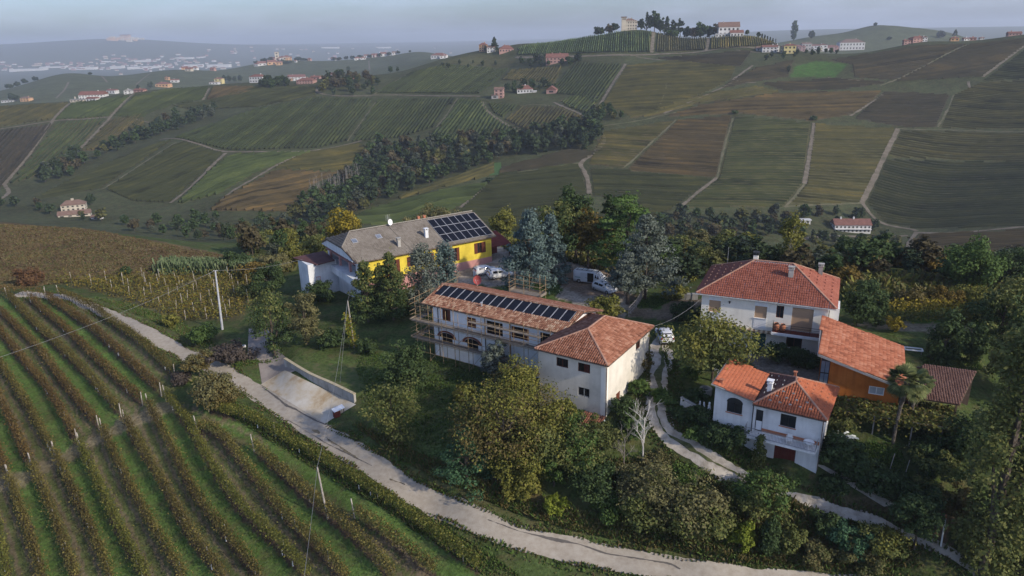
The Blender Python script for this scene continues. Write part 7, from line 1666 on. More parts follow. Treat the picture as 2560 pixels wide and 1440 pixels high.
def fhouse(px, py, wpx, hpx, wallm, roofm, label, kind='gable', ang=0, dr=.6, nf=2, nw=4, rh=.22, name='far_house', y0=230, y1=9000, group=None, each=False, chim=1, cat='house'):
    p = g1(px, py, y0, y1); u = p[1] / FPX; w = wpx * u; hh = hpx * u; d = w * dr
    t = empty(name, tuple(p), math.radians(ang), label, cat, group)
    MB().box(-w / 2, w / 2, 0, d, -3, hh).build('walls', wallm, t)
    r = min(w, d) * rh * 1.6; o = .4; mb = MB(); a, b = -w / 2 - o, w / 2 + o; y_, Y_ = -o, d + o
    if kind == 'gable': mb.add([(a, y_, hh), (b, y_, hh), (b, Y_, hh), (a, Y_, hh), (a, d / 2, hh + r), (b, d / 2, hh + r)], [(0, 1, 5, 4), (2, 3, 4, 5), (1, 2, 5), (3, 0, 4), (3, 2, 1, 0)])
    elif kind == 'hip':
        k = min(w, d) / 2 * .95; mb.add([(a, y_, hh), (b, y_, hh), (b, Y_, hh), (a, Y_, hh), (a + k, d / 2, hh + r), (b - k, d / 2, hh + r)], [(0, 1, 5, 4), (2, 3, 4, 5), (1, 2, 5), (3, 0, 4), (3, 2, 1, 0)])
    elif kind == 'gablex': mb.add([(a, y_, hh), (b, y_, hh), (b, Y_, hh), (a, Y_, hh), (0, y_, hh + r * 1.3), (0, Y_, hh + r * 1.3)], [(1, 2, 5, 4), (3, 0, 4, 5), (0, 1, 4), (2, 3, 5), (3, 2, 1, 0)])
    else: mb.box(a, b, y_, Y_, hh, hh + .5)
    ro = mb.build('roof', roofm, t)
    if chim:
        for c in range(chim): x = random.uniform(-.3, .3) * w; MB().box(x - .4, x + .4, d / 2 - .4, d / 2 + .4, hh + r * .4, hh + r + .9).build('chimney', wallm, ro)
    if nw:
        mb = MB(); fh_ = hh / nf
        for f in range(nf):
            for i in range(nw):
                x = -w / 2 + w * (i + .5) / nw; ww = w / nw * .22; z0 = fh_ * f + fh_ * .28
                if each: MB().box(x - ww, x + ww, -.06, .1, z0, z0 + fh_ * .46).build('window', M_FWIN, t)
                else: mb.box(x - ww, x + ww, -.06, .1, z0, z0 + fh_ * .46)
            for i in range(2): y = d * (i + .5) / 2; mb.box(w / 2 - .1, w / 2 + .06, y - .5, y + .5, fh_ * f + fh_ * .28, fh_ * f + fh_ * .74); mb.box(-w / 2 - .06, -w / 2 + .1, y - .5, y + .5, fh_ * f + fh_ * .28, fh_ * f + fh_ * .74)
        mb.build('windows', M_FWIN, t)['kind'] = 'stuff'
    return t, w, d, hh
t, w, d, hh = fhouse(2131, 582, 90, 20, W_WHITE, R_RED, 'long white farmhouse with red roof down in the right hand valley', ang=-6, dr=.42, nf=2, nw=9, each=True, chim=2)
MB().box(-w / 2, w / 2, -1.1, -.02, hh * .48, hh * .54).build('balcony', W_WHITE, t)
fhouse(2013, 559, 26, 8, W_WHITE, R_PALE, 'small white flat shed left of the valley farmhouse', 'flat', -5, .5, 1, 2, chim=0, cat='shed')
fhouse(184, 527, 54, 15, W_CRM, R_BRN, 'pale farmhouse with brown roof in the left hand valley', 'hip', 20, .55, 2, 5, each=True, chim=2); fhouse(186, 542, 72, 6, W_CRM, R_BRN, 'long low barn in front of the left valley farmhouse', 'gable', 22, .35, 1, 4, chim=0, cat='barn'); fhouse(240, 548, 24, 5, W_WHITE, R_BRN, 'little white shed right of the left valley barn', 'gable', 0, .6, 1, 1, chim=0, cat='shed')
fhouse(1247, 246, 22, 21, W_PNK, R_BRN, 'narrow tall pink farm building on the middle hill', 'gable', -10, .7, 3, 2, chim=0); fhouse(1237, 247, 16, 8, W_GREY, R_BRN, 'low grey annex at the tall pink building', 'flat', -10, .7, 1, 1, chim=0, cat='annex'); fhouse(1312, 233, 37, 9, W_WHITE, R_RED, 'low white house with red hip roof on the middle hill', 'hip', -5, .7, 1, 5); fhouse(1378, 234, 24, 9, W_PNK, R_RED, 'brown brick barn with open front on the middle hill', 'gablex', -15, .8, 1, 1, chim=0, cat='barn'); fhouse(1337, 231, 8, 3, W_WHITE, R_PALE, 'tiny white hut between the middle hill houses', 'flat', 0, .6, 1, 0, chim=0, cat='hut')
fhouse(1392, 158, 52, 13, W_PNK, R_RED, 'pink house with red roof under the ridge road', 'gable', -8, .5, 2, 6, chim=2)
fhouse(1207, 129, 18, 15, W_ORG, R_RED, 'orange walled house at the left of the ridge hamlet', 'hip', -12, .8, 3, 3); fhouse(1228, 131, 20, 11, W_WHITE, R_BRN, 'white house behind the ridge conifer', 'gable', 0, .7, 2, 3); fhouse(1266, 131, 34, 8, W_PNK, R_RED, 'low house with wide red roof at the right of the ridge hamlet', 'hip', 0, .7, 1, 5)
# castle villa with tower
t, w, d, hh = fhouse(1574, 68, 35, 20, W_CRM, R_BRN, 'stone castle villa with a square tower on the hilltop', 'hip', -6, .8, 3, 6, rh=.14, chim=3, cat='villa', y1=900)
tw = w * .27; MB().box(-w / 2 - tw * .15, -w / 2 + tw, -.5, tw * 1.1, -3, hh * 1.42).build('tower', W_CRM, t); MB().box(-w / 2 - tw * .3, -w / 2 + tw * 1.15, -1.0, tw * 1.25, hh * 1.42 + .01, hh * 1.52).build('tower_roof', R_BRN, t)
mb = MB()
for k in range(3): mb.box(-w / 2 + tw * (.08 + .3 * k), -w / 2 + tw * (.26 + .3 * k), -.58, -.45, hh * 1.15, hh * 1.32)
mb.build('tower_windows', M_FWIN, t)['kind'] = 'stuff'
mb = MB()
for k in range(5): mb.box(-w / 2 + tw * 1.3 + k * w * .14, -w / 2 + tw * 1.3 + k * w * .14 + w * .06, -.2, .4, hh + .02, hh * 1.12)
mb.build('dormers', W_CRM, t)['kind'] = 'stuff'
fhouse(1822, 90, 48, 20, W_WHITE, R_BRN, 'large white villa with brown roof at the right of the hilltop', 'gable', -8, .5, 2, 5, rh=.3, y1=860); fhouse(1842, 92, 30, 9, W_WHITE, R_RED, 'low white wing in front of the hilltop villa', 'gable', -8, .6, 1, 4, chim=0, cat='wing', y1=860); fhouse(1808, 93, 36, 7, W_WHITE, R_PALE, 'white arcaded terrace below the hilltop villa', 'flat', -8, .3, 1, 5, chim=0, cat='terrace', y1=860)
VH = [(1924, 131, 34, 12, W_WHITE, R_RED, 'white house at the left end of the hill village', 'gable'), (1938, 130, 18, 14, W_WHITE, R_BRN, 'white gabled house second in the hill village', 'gablex'), (1974, 134, 27, 18, W_YLW, R_RED, 'yellow house in front of the hill village', 'hip'), (1962, 132, 14, 14, W_CRM, R_RED, 'cream house left of the yellow village one', 'gable'), (1905, 128, 26, 7, W_GREY, R_BRN, 'low grey building below the first village house', 'gable'), (2016, 126, 22, 15, W_GREY, R_BRN, 'grey house in the middle of the hill village', 'gable'), (2038, 126, 22, 12, W_WHITE, R_RED, 'white house right of the grey village one', 'gable'), (2054, 128, 24, 9, W_CRM, R_GREY, 'cream flat roofed building in the hill village', 'flat'), (2058, 116, 20, 14, W_WHITE, R_RED, 'tall white house at the back of the hill village', 'gablex'), (2084, 122, 22, 10, W_PNK, R_RED, 'pink house in the hill village', 'gable'), (2078, 112, 30, 10, W_PNK, R_RED, 'red roofed house at the rear of the hill village', 'hip'), (2079, 128, 18, 6, W_WHITE, R_PALE, 'white garage in the hill village', 'flat'), (2131, 114, 56, 17, W_WHITE, R_BRN, 'big white apartment block at the right of the hill village', 'hip'), (1994, 98, 24, 8, W_PNK, R_RED, 'brown house beside the village poplar', 'gable'), (2004, 128, 16, 10, W_PNK, R_RED, 'small red house behind the yellow one', 'gable'),
 (2300, 99, 34, 9, W_PNK, R_RED, 'brown house with red roof on the right ridge', 'hip'), (2312, 99, 12, 10, W_WHITE, R_RED, 'white gable beside the brown ridge house', 'gablex'), (2270, 100, 16, 8, W_PNK, R_RED, 'little red house on the right ridge', 'gable'), (2388, 96, 18, 7, W_ORG, R_RED, 'orange house on the right ridge', 'hip'), (2418, 94, 14, 5, W_WHITE, R_RED, 'small white house right of the orange ridge one', 'gable'), (2434, 94, 14, 5, W_PNK, R_RED, 'small red house second from the right on the ridge', 'gable'), (2456, 93, 10, 4, W_WHITE, R_RED, 'last small white house on the right ridge', 'gable'), (2540, 78, 28, 5, W_PNK, R_RED, 'house roof at the right end of the skyline', 'gable'),
 (228, 247, 56, 9, W_WHITE, R_RED, 'long white house with red roof on the left ridge', 'gable'), (228, 254, 26, 7, W_WHITE, R_RED, 'white front wing of the long house on the left ridge', 'gable'), (192, 255, 34, 5, W_CRM, R_GREY, 'pale terrace wall left of the long ridge house', 'flat'), (277, 234, 24, 7, W_WHITE, R_RED, 'white house between the long one and the gabled one', 'gable'), (320, 235, 18, 8, W_WHITE, R_GREY, 'small white gabled house at the head of a vineyard track', 'gablex'), (346, 230, 26, 4, W_PNK, R_RED, 'low red roofed shed on the left ridge', 'gable'), (405, 218, 32, 7, W_ORG, R_RED, 'orange house with a big red roof on the left ridge', 'hip'), (417, 200, 10, 6, W_ORG, R_RED, 'small orange house beyond the left ridge', 'gable'), (436, 206, 18, 5, W_WHITE, R_RED, 'small white house beyond the left ridge', 'gable'), (546, 209, 20, 11, W_YLW, R_RED, 'yellow house on the left ridge', 'hip'), (534, 211, 22, 5, W_WHITE, R_RED, 'white garage before the yellow ridge house', 'flat'), (641, 207, 36, 14, W_WHITE, R_RED, 'bright white two storey house on the left ridge', 'hip'), (740, 198, 40, 8, W_WHITE, R_RED, 'white row house with red roof above the ridge road', 'gable'), (762, 210, 42, 8, W_PNK, R_RED, 'wide low house with red roof at the ridge road bend', 'hip'), (840, 182, 30, 5, W_WHITE, R_RED, 'white house with red roof behind the russet knoll', 'gable'), (786, 187, 24, 5, W_PNK, R_RED, 'low red house left of the knoll', 'gable'), (884, 198, 16, 6, W_PNK, R_RED, 'pink roof among the knoll trees', 'gable'), (62, 254, 24, 8, W_ORG, R_BRN, 'orange house at the left edge', 'hip'), (18, 256, 30, 4, W_WHITE, R_GREY, 'low pale shed at the left edge', 'flat'), (716, 184, 26, 6, W_ORG, R_RED, 'orange house below the tower village', 'hip'), (702, 186, 20, 6, W_PNK, R_RED, 'pink house below the tower village', 'gable'), (722, 176, 22, 5, W_WHITE, R_RED, 'white house below the tower village', 'gable'), (696, 192, 14, 8, W_PNK, R_RED, 'narrow pink house below the tower village', 'gable'), (1095, 146, 36, 7, W_WHITE, R_RED, 'white house with red roof on the far ridge', 'hip'), (1108, 146, 16, 6, W_WHITE, R_RED, 'white gable at the far ridge house', 'gablex')]
for i, a in enumerate(VH): fhouse(*a, (-10, -4, -14, 6)[i % 4], .6, 2 if a[3] > 7 else 1, max(2, a[2] // 7), rh=.15, y0=500 if a[0] < 1150 else 230, y1=1600)
# village with the tower, and the scattered houses of the far ridge
t, w, d, hh = fhouse(692, 141, 9, 19, W_CRM, R_BRN, 'tall square medieval tower of the far hill village', 'flat', 10, 1, 3, 1, name='tower', y0=1300, y1=3000, chim=0, cat='tower')
k = 0
for x, y, w_, h_, wm, rm in ((704, 144, 14, 6, W_CRM, R_RED), (716, 146, 16, 7, W_CRM, R_RED), (722, 150, 14, 5, W_ORG, R_RED), (708, 150, 16, 5, W_WHITE, R_BRN), (678, 142, 16, 5, W_PNK, R_RED), (690, 148, 14, 5, W_PNK, R_RED), (656, 164, 20, 5, W_WHITE, R_RED), (680, 162, 20, 6, W_ORG, R_RED), (698, 163, 14, 6, W_ORG, R_RED), (640, 166, 12, 5, W_WHITE, R_RED), (738, 156, 6, 4, W_WHITE, R_RED), (770, 138, 10, 4, W_PNK, R_RED),
                             (832, 150, 12, 5, W_WHITE, R_RED), (846, 150, 10, 4, W_WHITE, R_BRN), (894, 150, 14, 4, W_WHITE, R_RED), (908, 149, 12, 4, W_WHITE, R_RED), (930, 133, 12, 5, W_PNK, R_RED), (936, 131, 14, 5, W_WHITE, R_RED), (958, 133, 14, 6, W_WHITE, R_RED), (986, 131, 12, 5, W_WHITE, R_BRN), (915, 125, 12, 5, W_WHITE, R_RED), (966, 124, 12, 4, W_WHITE, R_RED), (945, 124, 10, 4, W_PNK, R_RED), (470, 178, 16, 5, W_CRM, R_RED), (485, 174, 14, 5, W_WHITE, R_RED), (530, 177, 12, 5, W_PNK, R_RED), (462, 172, 14, 4, W_ORG, R_RED)):
    lab = ('house of the far hill village under the medieval tower', 'houses of the far tower village') if x < 780 and x > 600 else (('house on the far wooded ridge right of the tower village', 'houses of the far wooded ridge') if x > 780 else ('house on the hazy hill beyond the left ridge', 'houses on the hazy left hill'))
    fhouse(x, y, w_, h_, wm, rm, lab[0], random.choice(['gable', 'hip', 'gable']), random.uniform(-25, 25), .7, 1, 2, y0=1150, y1=3200, group=lab[1], chim=0)
for x, y, hp, wp in ((834, 132, 8, 10), (864, 132, 9, 10), (880, 133, 8, 12), (846, 133, 7, 14), (900, 134, 8, 14), (924, 130, 7, 12), (948, 128, 8, 10), (972, 128, 8, 10), (996, 130, 8, 8), (1025, 127, 5, 6), (660, 150, 8, 20), (676, 150, 9, 18), (720, 158, 7, 20), (704, 156, 7, 16), (640, 152, 6, 14), (745, 148, 7, 20), (760, 150, 6, 16), (60, 195, 12, 16), (85, 186, 10, 14), (20, 204, 10, 20), (40, 200, 10, 16), (225, 181, 6, 10)):
    ftree(x, y + 1, 'round', hp, wp, W_DARK, 'dark hazy tree on the far ridge beside the tower village' if x > 300 else 'dark hazy tree on the far left hill crest', y0=1150, y1=3200, group='hazy trees on the far ridges' if x > 300 else 'hazy trees on the far left hill crest')
# the town in the plain: large pale sheds as things, its hundreds of houses as one mass
for x, y, w_, h_ in ((357, 172, 72, 5), (485, 168, 40, 6), (545, 169, 54, 7), (292, 172, 32, 6), (205, 174, 60, 5), (65, 178, 80, 5), (130, 170, 60, 3), (360, 155, 44, 4), (270, 156, 30, 3), (460, 147, 40, 3), (960, 117, 30, 3), (825, 121, 40, 3)):
    fhouse(x, y, w_, h_, W_WHITE, R_PALE, 'long pale warehouse in the hazy town of the plain', 'flat', random.uniform(-4, 4), .3, 1, 0, name='warehouse', y0=3000, y1=9000, group='warehouses of the hazy town', chim=0, cat='warehouse')
mb = MB()
for i in range(210):
    u = random.random()
    if u < .6: px, py = random.uniform(-20, 600), random.gauss(166, 7)
    elif u < .8: px, py = random.uniform(240, 520), random.gauss(150, 6)
    else: px, py = random.uniform(500, 1150), random.uniform(118, 150)
    p = g1(px, py, 3500, 9500); w_ = random.uniform(6, 18); h_ = random.uniform(5, 11)
    mb.mat(random.choice([0, 0, 1, 2])).box(p[0] - w_, p[0] + w_, p[1], p[1] + w_, p[2] - 4, p[2] + h_)
    mb.mat(3).add([(p[0] - w_, p[1] - 1, p[2] + h_), (p[0] + w_, p[1] - 1, p[2] + h_), (p[0] + w_, p[1] + w_ / 2, p[2] + h_ + 5), (p[0] - w_, p[1] + w_ / 2, p[2] + h_ + 5)], [(0, 1, 2, 3)])
tag(mb.build('distant_town', [W_WHITE, W_CRM, W_PNK, R_RED]), 'hazy town spread over the plain', None, None, 'stuff')
mb = MB()
for i in range(40):
    p = g1(random.gauss(312, 20), random.gauss(99, 2.5), 6000, 9500); w_ = random.uniform(14, 34); mb.mat(random.choice([0, 1])).box(p[0] - w_, p[0] + w_, p[1], p[1] + 30, p[2] - 8, p[2] + random.uniform(10, 24))
tag(mb.build('distant_hill_town', [W_CRM, W_ORG]), 'hazy town on the hill at the horizon', None, None, 'stuff')
p = g1(312, 96, 6000, 9500); t = empty('castle', tuple(p), 0, 'pale pink castle on top of the hazy horizon hill', 'castle'); MB().box(-46, 50, 0, 40, -10, 34).build('walls', W_ORG, t); MB().box(-50, 54, -4, 44, 34.2, 42).build('roof', R_RED, t)
# ------------------------------------------------------------------ cars
P_WHITE = mat('white car paint', [(.62, .63, .64), (.66, .67, .68)], rough=.22, spec=.5, scale=.3)
P_GLASS = mat('car glass', [(.012, .014, .017), (.02, .022, .026)], rough=.06, spec=.6)
P_TYRE = mat('tyre', [(.012, .012, .012), (.022, .022, .022)], rough=.9)
P_RIM = mat('rim', [(.28, .28, .29), (.36, .36, .37)], rough=.35, metal=.6)
P_BLK = mat('black trim', [(.012, .012, .013), (.02, .02, .021)], rough=.6)
P_RED = mat('rear lamp', [(.22, .012, .010), (.28, .02, .015)], rough=.2)
P_LAMP = mat('head lamp', [(.55, .57, .6), (.65, .67, .7)], rough=.15)
P_PLATE = mat('plate', [(.6, .6, .58), (.68, .68, .66)], rough=.4)
def car(px, py, ang, label, prof='hatch', L_=4.05, W=1.74, H_=1.48, name='parked_car', cat='car', p=None, group=None):
    p = g1(px, py, 30, 160) if p is None else p
    t = empty(name, tuple(p), math.radians(ang), label, cat, group)
    if prof == 'hatch':   # stations along x (0 = tail): x, z sill, z belt, z roof, half width sill, belt, roof
        st = [(0, .34, .62, .66, .66, .72, .70), (.07, .26, .95, 1.0, .78, .80, .70), (.22, .22, 1.0, 1.30, .83, .85, .60), (.55, .2, 1.0, H_ - .03, .86, .87, .58), (1.1, .2, .98, H_, .87, .87, .60), (1.8, .2, .96, H_ - .02, .87, .87, .60), (2.3, .2, .95, H_ - .08, .87, .87, .59), (2.75, .2, .94, 1.20, .86, .86, .62), (3.1, .2, .92, .96, .86, .85, .70), (3.5, .22, .85, .88, .85, .82, .70), (3.85, .26, .72, .76, .80, .76, .64), (L_ - .02, .36, .55, .58, .68, .64, .58)]
        gl = (.24, .52, 2.34, 3.06); wh = (.72, 3.22); rw = .31
    else:                 # delivery van
        st = [(0, .34, 1.0, 1.9, .86, .9, .80), (.05, .28, 1.05, 1.95, .93, .94, .84), (.5, .25, 1.05, H_, .95, .95, .84), (1.5, .25, 1.05, H_, .95, .95, .84), (3.1, .25, 1.05, H_, .95, .95, .84), (3.6, .25, 1.05, H_ - .05, .95, .95, .80), (4.05, .25, 1.05, 1.62, .94, .94, .76), (4.45, .25, 1.04, 1.20, .93, .92, .80), (4.85, .28, .92, .98, .90, .88, .78), (5.1, .32, .72, .76, .84, .80, .72), (L_, .4, .56, .6, .72, .68, .62)]
        gl = (.0, .0, 3.62, 4.42); wh = (.95, 4.15); rw = .33
    V = []; F = []
    for x, zs, zb, zr, a, b, c in st:
        V += [(x, -a, zs), (x, -(a + b) / 2 - .015, (zs + zb) / 2), (x, -b, zb), (x, -(b * .25 + c * .75), zr - .03 - (zr - zb) * .08), (x, -c * .75, zr), (x, c * .75, zr), (x, (b * .25 + c * .75), zr - .03 - (zr - zb) * .08), (x, b, zb), (x, (a + b) / 2 + .015, (zs + zb) / 2), (x, a, zs)]
    n = 10
    for i in range(len(st) - 1):
        for k in range(n - 1): F.append((i * n + k, i * n + k + 1, (i + 1) * n + k + 1, (i + 1) * n + k))
        F.append((i * n + n - 1, i * n, (i + 1) * n, (i + 1) * n + n - 1))
    F.append(tuple(range(n - 1, -1, -1))); F.append(tuple(range((len(st) - 1) * n, len(st) * n)))
    V = [(x - L_ / 2, y, z) for x, y, z in V]; F = [f[::-1] for f in F]
    MB().add(V, F).build('body', P_WHITE, t, True)
    X = lambda x: x - L_ / 2
    def at(x, key):
        xs = [s[0] for s in st]; return float(np.interp(x, xs, [s[key] for s in st]))
    def side(x0, x1, s, nm, m=P_GLASS, lo=.05, hi=.80, k=4):
        v = []; 
        for i in range(k + 1):
            x = x0 + (x1 - x0) * i / k; zb, zr, b, c = at(x, 2), at(x, 3), at(x, 5), at(x, 6); w3 = b * .25 + c * .75; z3 = zr - .03 - (zr - zb) * .08
            for q in (lo, hi): v.append((X(x), s * (b + (w3 - b) * q + .012), zb + (z3 - zb) * q))
        mb = MB().add(v, [(2 * i, 2 * i + 2, 2 * i + 3, 2 * i + 1) if s < 0 else (2 * i, 2 * i + 1, 2 * i + 3, 2 * i + 2) for i in range(k)]); return mb.build(nm, m, t)
    def cross(xa, xb, nm, m=P_GLASS, ins=.82):
        v = []
        for x, q in ((xa, 1), (xb, 1)):
            z = at(x, 3); c = at(x, 6) * ins
            v += [(X(x), -c, z + .014), (X(x), c, z + .014)]
        f = [(0, 2, 3, 1)] if xb > xa else [(0, 1, 3, 2)]
        return MB().add(v, f).build(nm, m, t)
    if prof == 'hatch':
        for s in (-1, 1): side(.62, 1.42, s, 'side_window'); side(1.50, 2.30, s, 'side_window'); side(2.36, 2.72, s, 'side_window', lo=.05, hi=.6)
        v = [(X(.08), -.58, 1.03), (X(.08), .58, 1.03), (X(.46), .52, H_ - .09), (X(.46), -.52, H_ - .09)]
        MB().add([(a - .02, b, c + .03) for a, b, c in v], [(0, 3, 2, 1)]).build('rear_window', P_GLASS, t)
        cross(2.36, 3.05, 'windscreen')
        for s in (-1, 1):
            MB().box(X(.0), X(.16), s * .70 - .08, s * .70 + .08, .80, 1.06).build('rear_lamp', P_RED, t); MB().box(X(3.72), X(3.93), s * .62 - .13, s * .62 + .13, .62, .76).build('headlight', P_LAMP, t)
            MB().box(X(2.45), X(2.60), s * .98 - .09, s * .98 + .09, .97, 1.10).build('mirror', P_WHITE, t)
        MB().box(X(-.03), X(.02), -.26, .26, .68, .79).build('number_plate', P_PLATE, t); MB().box(X(-.02), X(.10), -.72, .72, .30, .42).build('bumper_trim', P_BLK, t)
    else:
        side(3.55, 4.1, -1, 'side_window', hi=.7); side(3.55, 4.1, 1, 'side_window', hi=.7); cross(3.66, 4.42, 'windscreen')
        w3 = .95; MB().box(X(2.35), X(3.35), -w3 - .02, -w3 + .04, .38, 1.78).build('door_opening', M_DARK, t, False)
        sd = MB().box(X(1.25), X(2.32), -w3 - .09, -w3 - .035, .36, 1.80).build('sliding_door', P_WHITE, t); MB().box(X(2.12), X(2.24), -w3 - .12, -w3 - .092, 1.0, 1.06).build('handle', P_BLK, sd)
        MB().box(X(.3), X(3.3), -w3 - .018, -w3 + .01, .86, .98).build('side_strip', mat('green blue print', [(.12, .28, .27), (.16, .34, .32)]), t)
        for s in (-1, 1): MB().box(X(4.9), X(5.1), s * .66 - .14, s * .66 + .14, .74, .92).build('headlight', P_LAMP, t); MB().box(X(4.05), X(4.2), s * 1.07 - .1, s * 1.07 + .1, 1.06, 1.28).build('mirror', P_BLK, t)
        rk = MB()
        for x in (.5, 1.3, 2.1, 2.9): rk.bar((X(x), -.75, H_ + .10), (X(x), .75, H_ + .10), .04)
        for s in (-.75, .75): rk.bar((X(.4), s, H_ + .13), (X(3.0), s, H_ + .13), .04)
        rk.build('roof_rack', P_BLK, t)
    for x in wh:
        for s in (-1, 1):
            c = Vector((X(x), s * (W / 2 - .1), rw)); mb = MB().bar(c - Vector((0, .1, 0)), c + Vector((0, .1, 0)), rw * 2, n=18); wo = mb.build('wheel', P_TYRE, t); MB().bar(c + Vector((0, s * .101, 0)), c + Vector((0, s * .112, 0)), rw * 1.25, n=12).build('rim', P_RIM, wo)
    return t
car(1661, 850, 90, 'white small car seen from behind on the gravel lane', L_=3.65, H_=1.55)
car(1214, 684, 24, 'white hatchback parked against the pink plinth, rear one of the pair', group='white hatchbacks in the yard')
car(1250, 693, 20, 'white hatchback parked nearer, partly behind the blue spruce', group='white hatchbacks in the yard', H_=1.55)
car(1478, 706, -27, 'white delivery van with roof rack and its side door open', 'van', 5.3, 1.95, 1.95, 'delivery_van', 'van')
car(1512, 728, -52, 'silver white car parked nose out just in front of the van', H_=1.45)

# ------------------------------------------------------------------ poles and wires
M_CPOLE = mat('concrete pole', [(.36, .37, .39), (.46, .47, .49)], scale=1.5)
M_WIRE = mat('cable', [(.20, .20, .20), (.28, .28, .28)], rough=.6)
def pole(px, py, top, name, m, w, w2, label, cap=True):
    p = g1(px, py, 30, 200); r = ray(*top)
    # height where the sight line to its top passes closest to the vertical through the foot
    t_ = (p[0] * r[0] + p[1] * r[1]) / (r[0] ** 2 + r[1] ** 2); tp_ = np.array([r[0] * t_, r[1] * t_, CAMZ + r[2] * t_])
    o = empty(name, tuple(p), 0, label, 'utility pole'); d = tp_ - p; MB().bar((0, 0, -.4), tuple(d), w, n=10, w2=w2).build('shaft', m, o, False)
    if cap:
        MB().bar(tuple(d + [-.28, 0, -.15]), tuple(d + [.28, 0, -.15]), .06).build('crossarm', M_IRON, o)
        for s in (-.24, .24): MB().bar(tuple(d + [s, 0, -.12]), tuple(d + [s, 0, .04]), .07, n=6).build('insulator', M_WHITEP, o)
    return tp_
def wire(a, b, sag, label, w=.022, n=16):
    a, b = np.array(a, float), np.array(b, float); mb = MB(); pr = a
    for i in range(1, n + 1):
        t = i / n; q = a + (b - a) * t - np.array([0, 0, 4 * sag * t * (1 - t)]); mb.bar(pr - a, q - a, w, n=4); pr = q
    o = mb.build('cable', M_WIRE); o.location = tuple(a); tag(o, label, 'cable')
A_ = pole(556, 824, (538, 676), 'utility_pole', M_CPOLE, .36, .22, 'tall grey concrete pole beside the small staked vineyard')
B2 = pole(886, 868, (869, 752), 'utility_pole', M_WOOD, .22, .15, 'leaning wooden pole wrapped in yellow ivy on the lawn', False)
C2 = pole(820, 1296, (793, 1168), 'utility_pole', M_WOOD, .20, .15, 'slim wooden pole leaning among the lower vine rows', False)
r = ray(-40, 906); wl_ = np.array([r[0], r[1], r[2]]) * (66 / r[1]); wire(A_, (wl_[0], wl_[1], CAMZ + wl_[2]), .6, 'cable from the concrete pole down across the vine rows')
wire(A_, wpos(YO, 33.5, -4.6, 12, 2.6), .5, 'cable from the concrete pole to the annex roof')
wire(A_, g1(300, 775, 60, 200) + np.array([0, 0, .3]), .2, 'stay wire from the concrete pole into the staked vineyard', .025)
wire(B2, wpos(YO, 33.5, .5, 3.0, .6), .1, 'thin cable from the ivy pole up to the white loggia end', .025); wire(B2, C2, 1.0, 'cable from the ivy pole over the road to the slim pole')
r = ray(758, 1460); q_ = r * (40 / r[1]); wire(C2, (q_[0], q_[1], CAMZ + q_[2]), .2, 'cable from the slim pole towards the lower edge')
wire(B2, g1(846, 1000, 40, 120), .0, 'stay wire of the ivy pole', .02)
wire(wpos(LO_, -33, 8.6, 11.5, 5.2), wpos(BO, -24.5, .6, .6, 6.2), .5, 'cable between the corner house and the big house')
p = g1(886, 868, 30, 200); t = empty('ivy', tuple(p), 0, 'yellow ivy climbing the wooden pole on the lawn', 'climbing plant')
n = 700; zz = rng.beta(1.6, 1.8, n) * 5.2; C_ = np.stack([-.12 * zz + rng.normal(0, .3, n), rng.normal(0, .3, n), zz], 1); V, F = leaf_quads(C_, .12 * rng.uniform(.6, 1.3, n), rng.normal(0, 1, (n, 3)), .8); link('foliage', npmesh('foliage', V, F, [L_LIME, L_YEL], rng.integers(0, 2, n)), t)

# ------------------------------------------------------------------ drive, retaining wall, slab, small things
M_SLAB = mat('bleached concrete', [(.33, .235, .13), (.44, .37, .27), (.48, .435, .36), (.53, .495, .43)], scale=.36, rough=.95, detail=5, bump=.08)
M_DRIVE = mat('drive asphalt', [(.20, .165, .14), (.27, .23, .20), (.33, .29, .25)], scale=.5, rough=1, detail=8, bump=.2)
def patch(name, poly, m, label, off, n=26, y0=30, y1=200):
    c = np.array(poly, float); s = np.linspace(0, 1, n)
    top = c[0][None] + (c[1] - c[0])[None] * s[:, None]; bot = c[3][None] + (c[2] - c[3])[None] * s[:, None]
    g_ = top[None] * (1 - s[:, None, None]) + bot[None] * s[:, None, None]
    W_ = G(g_.reshape(-1, 2), y0, y1); W_[:, 2] += off
    return tag(link(name, npmesh(name, W_, grid_faces(n, n), [m], smooth=True)), label, None, None, 'structure')
patch('driveway', [(640, 870), (705, 885), (745, 925), (655, 962)], M_DRIVE, 'short asphalt drive climbing from the road between the trees', .045)
patch('driveway', [(622, 822), (676, 826), (704, 886), (618, 905)], M_DRIVE, 'upper shaded part of the drive under the olive tree', .040)
patch('concrete_slab', [(712, 926), (890, 1012), (812, 1060), (652, 962)], M_SLAB, 'bleached concrete apron with ochre stains beside the road', .055)
patch('white_path', [(2035, 1160), (2060, 1165), (2240, 1262), (2210, 1268)], M_GRAV, 'whitish path from the little house down to the lane', .05)
wpts = smooth_line(G([(712, 918), (770, 948), (830, 982), (886, 1008)], 40, 140), .5); wt = empty('retaining_wall', tuple(wpts[0]), 0, 'grey concrete retaining wall with a pale coping above the apron', 'wall')
mb = MB(); cp = MB(); zl, zr = wpts[0][2] + 1.2, wpts[-1][2] + 1.12
TOPZ = np.linspace(zl, zr, len(wpts))
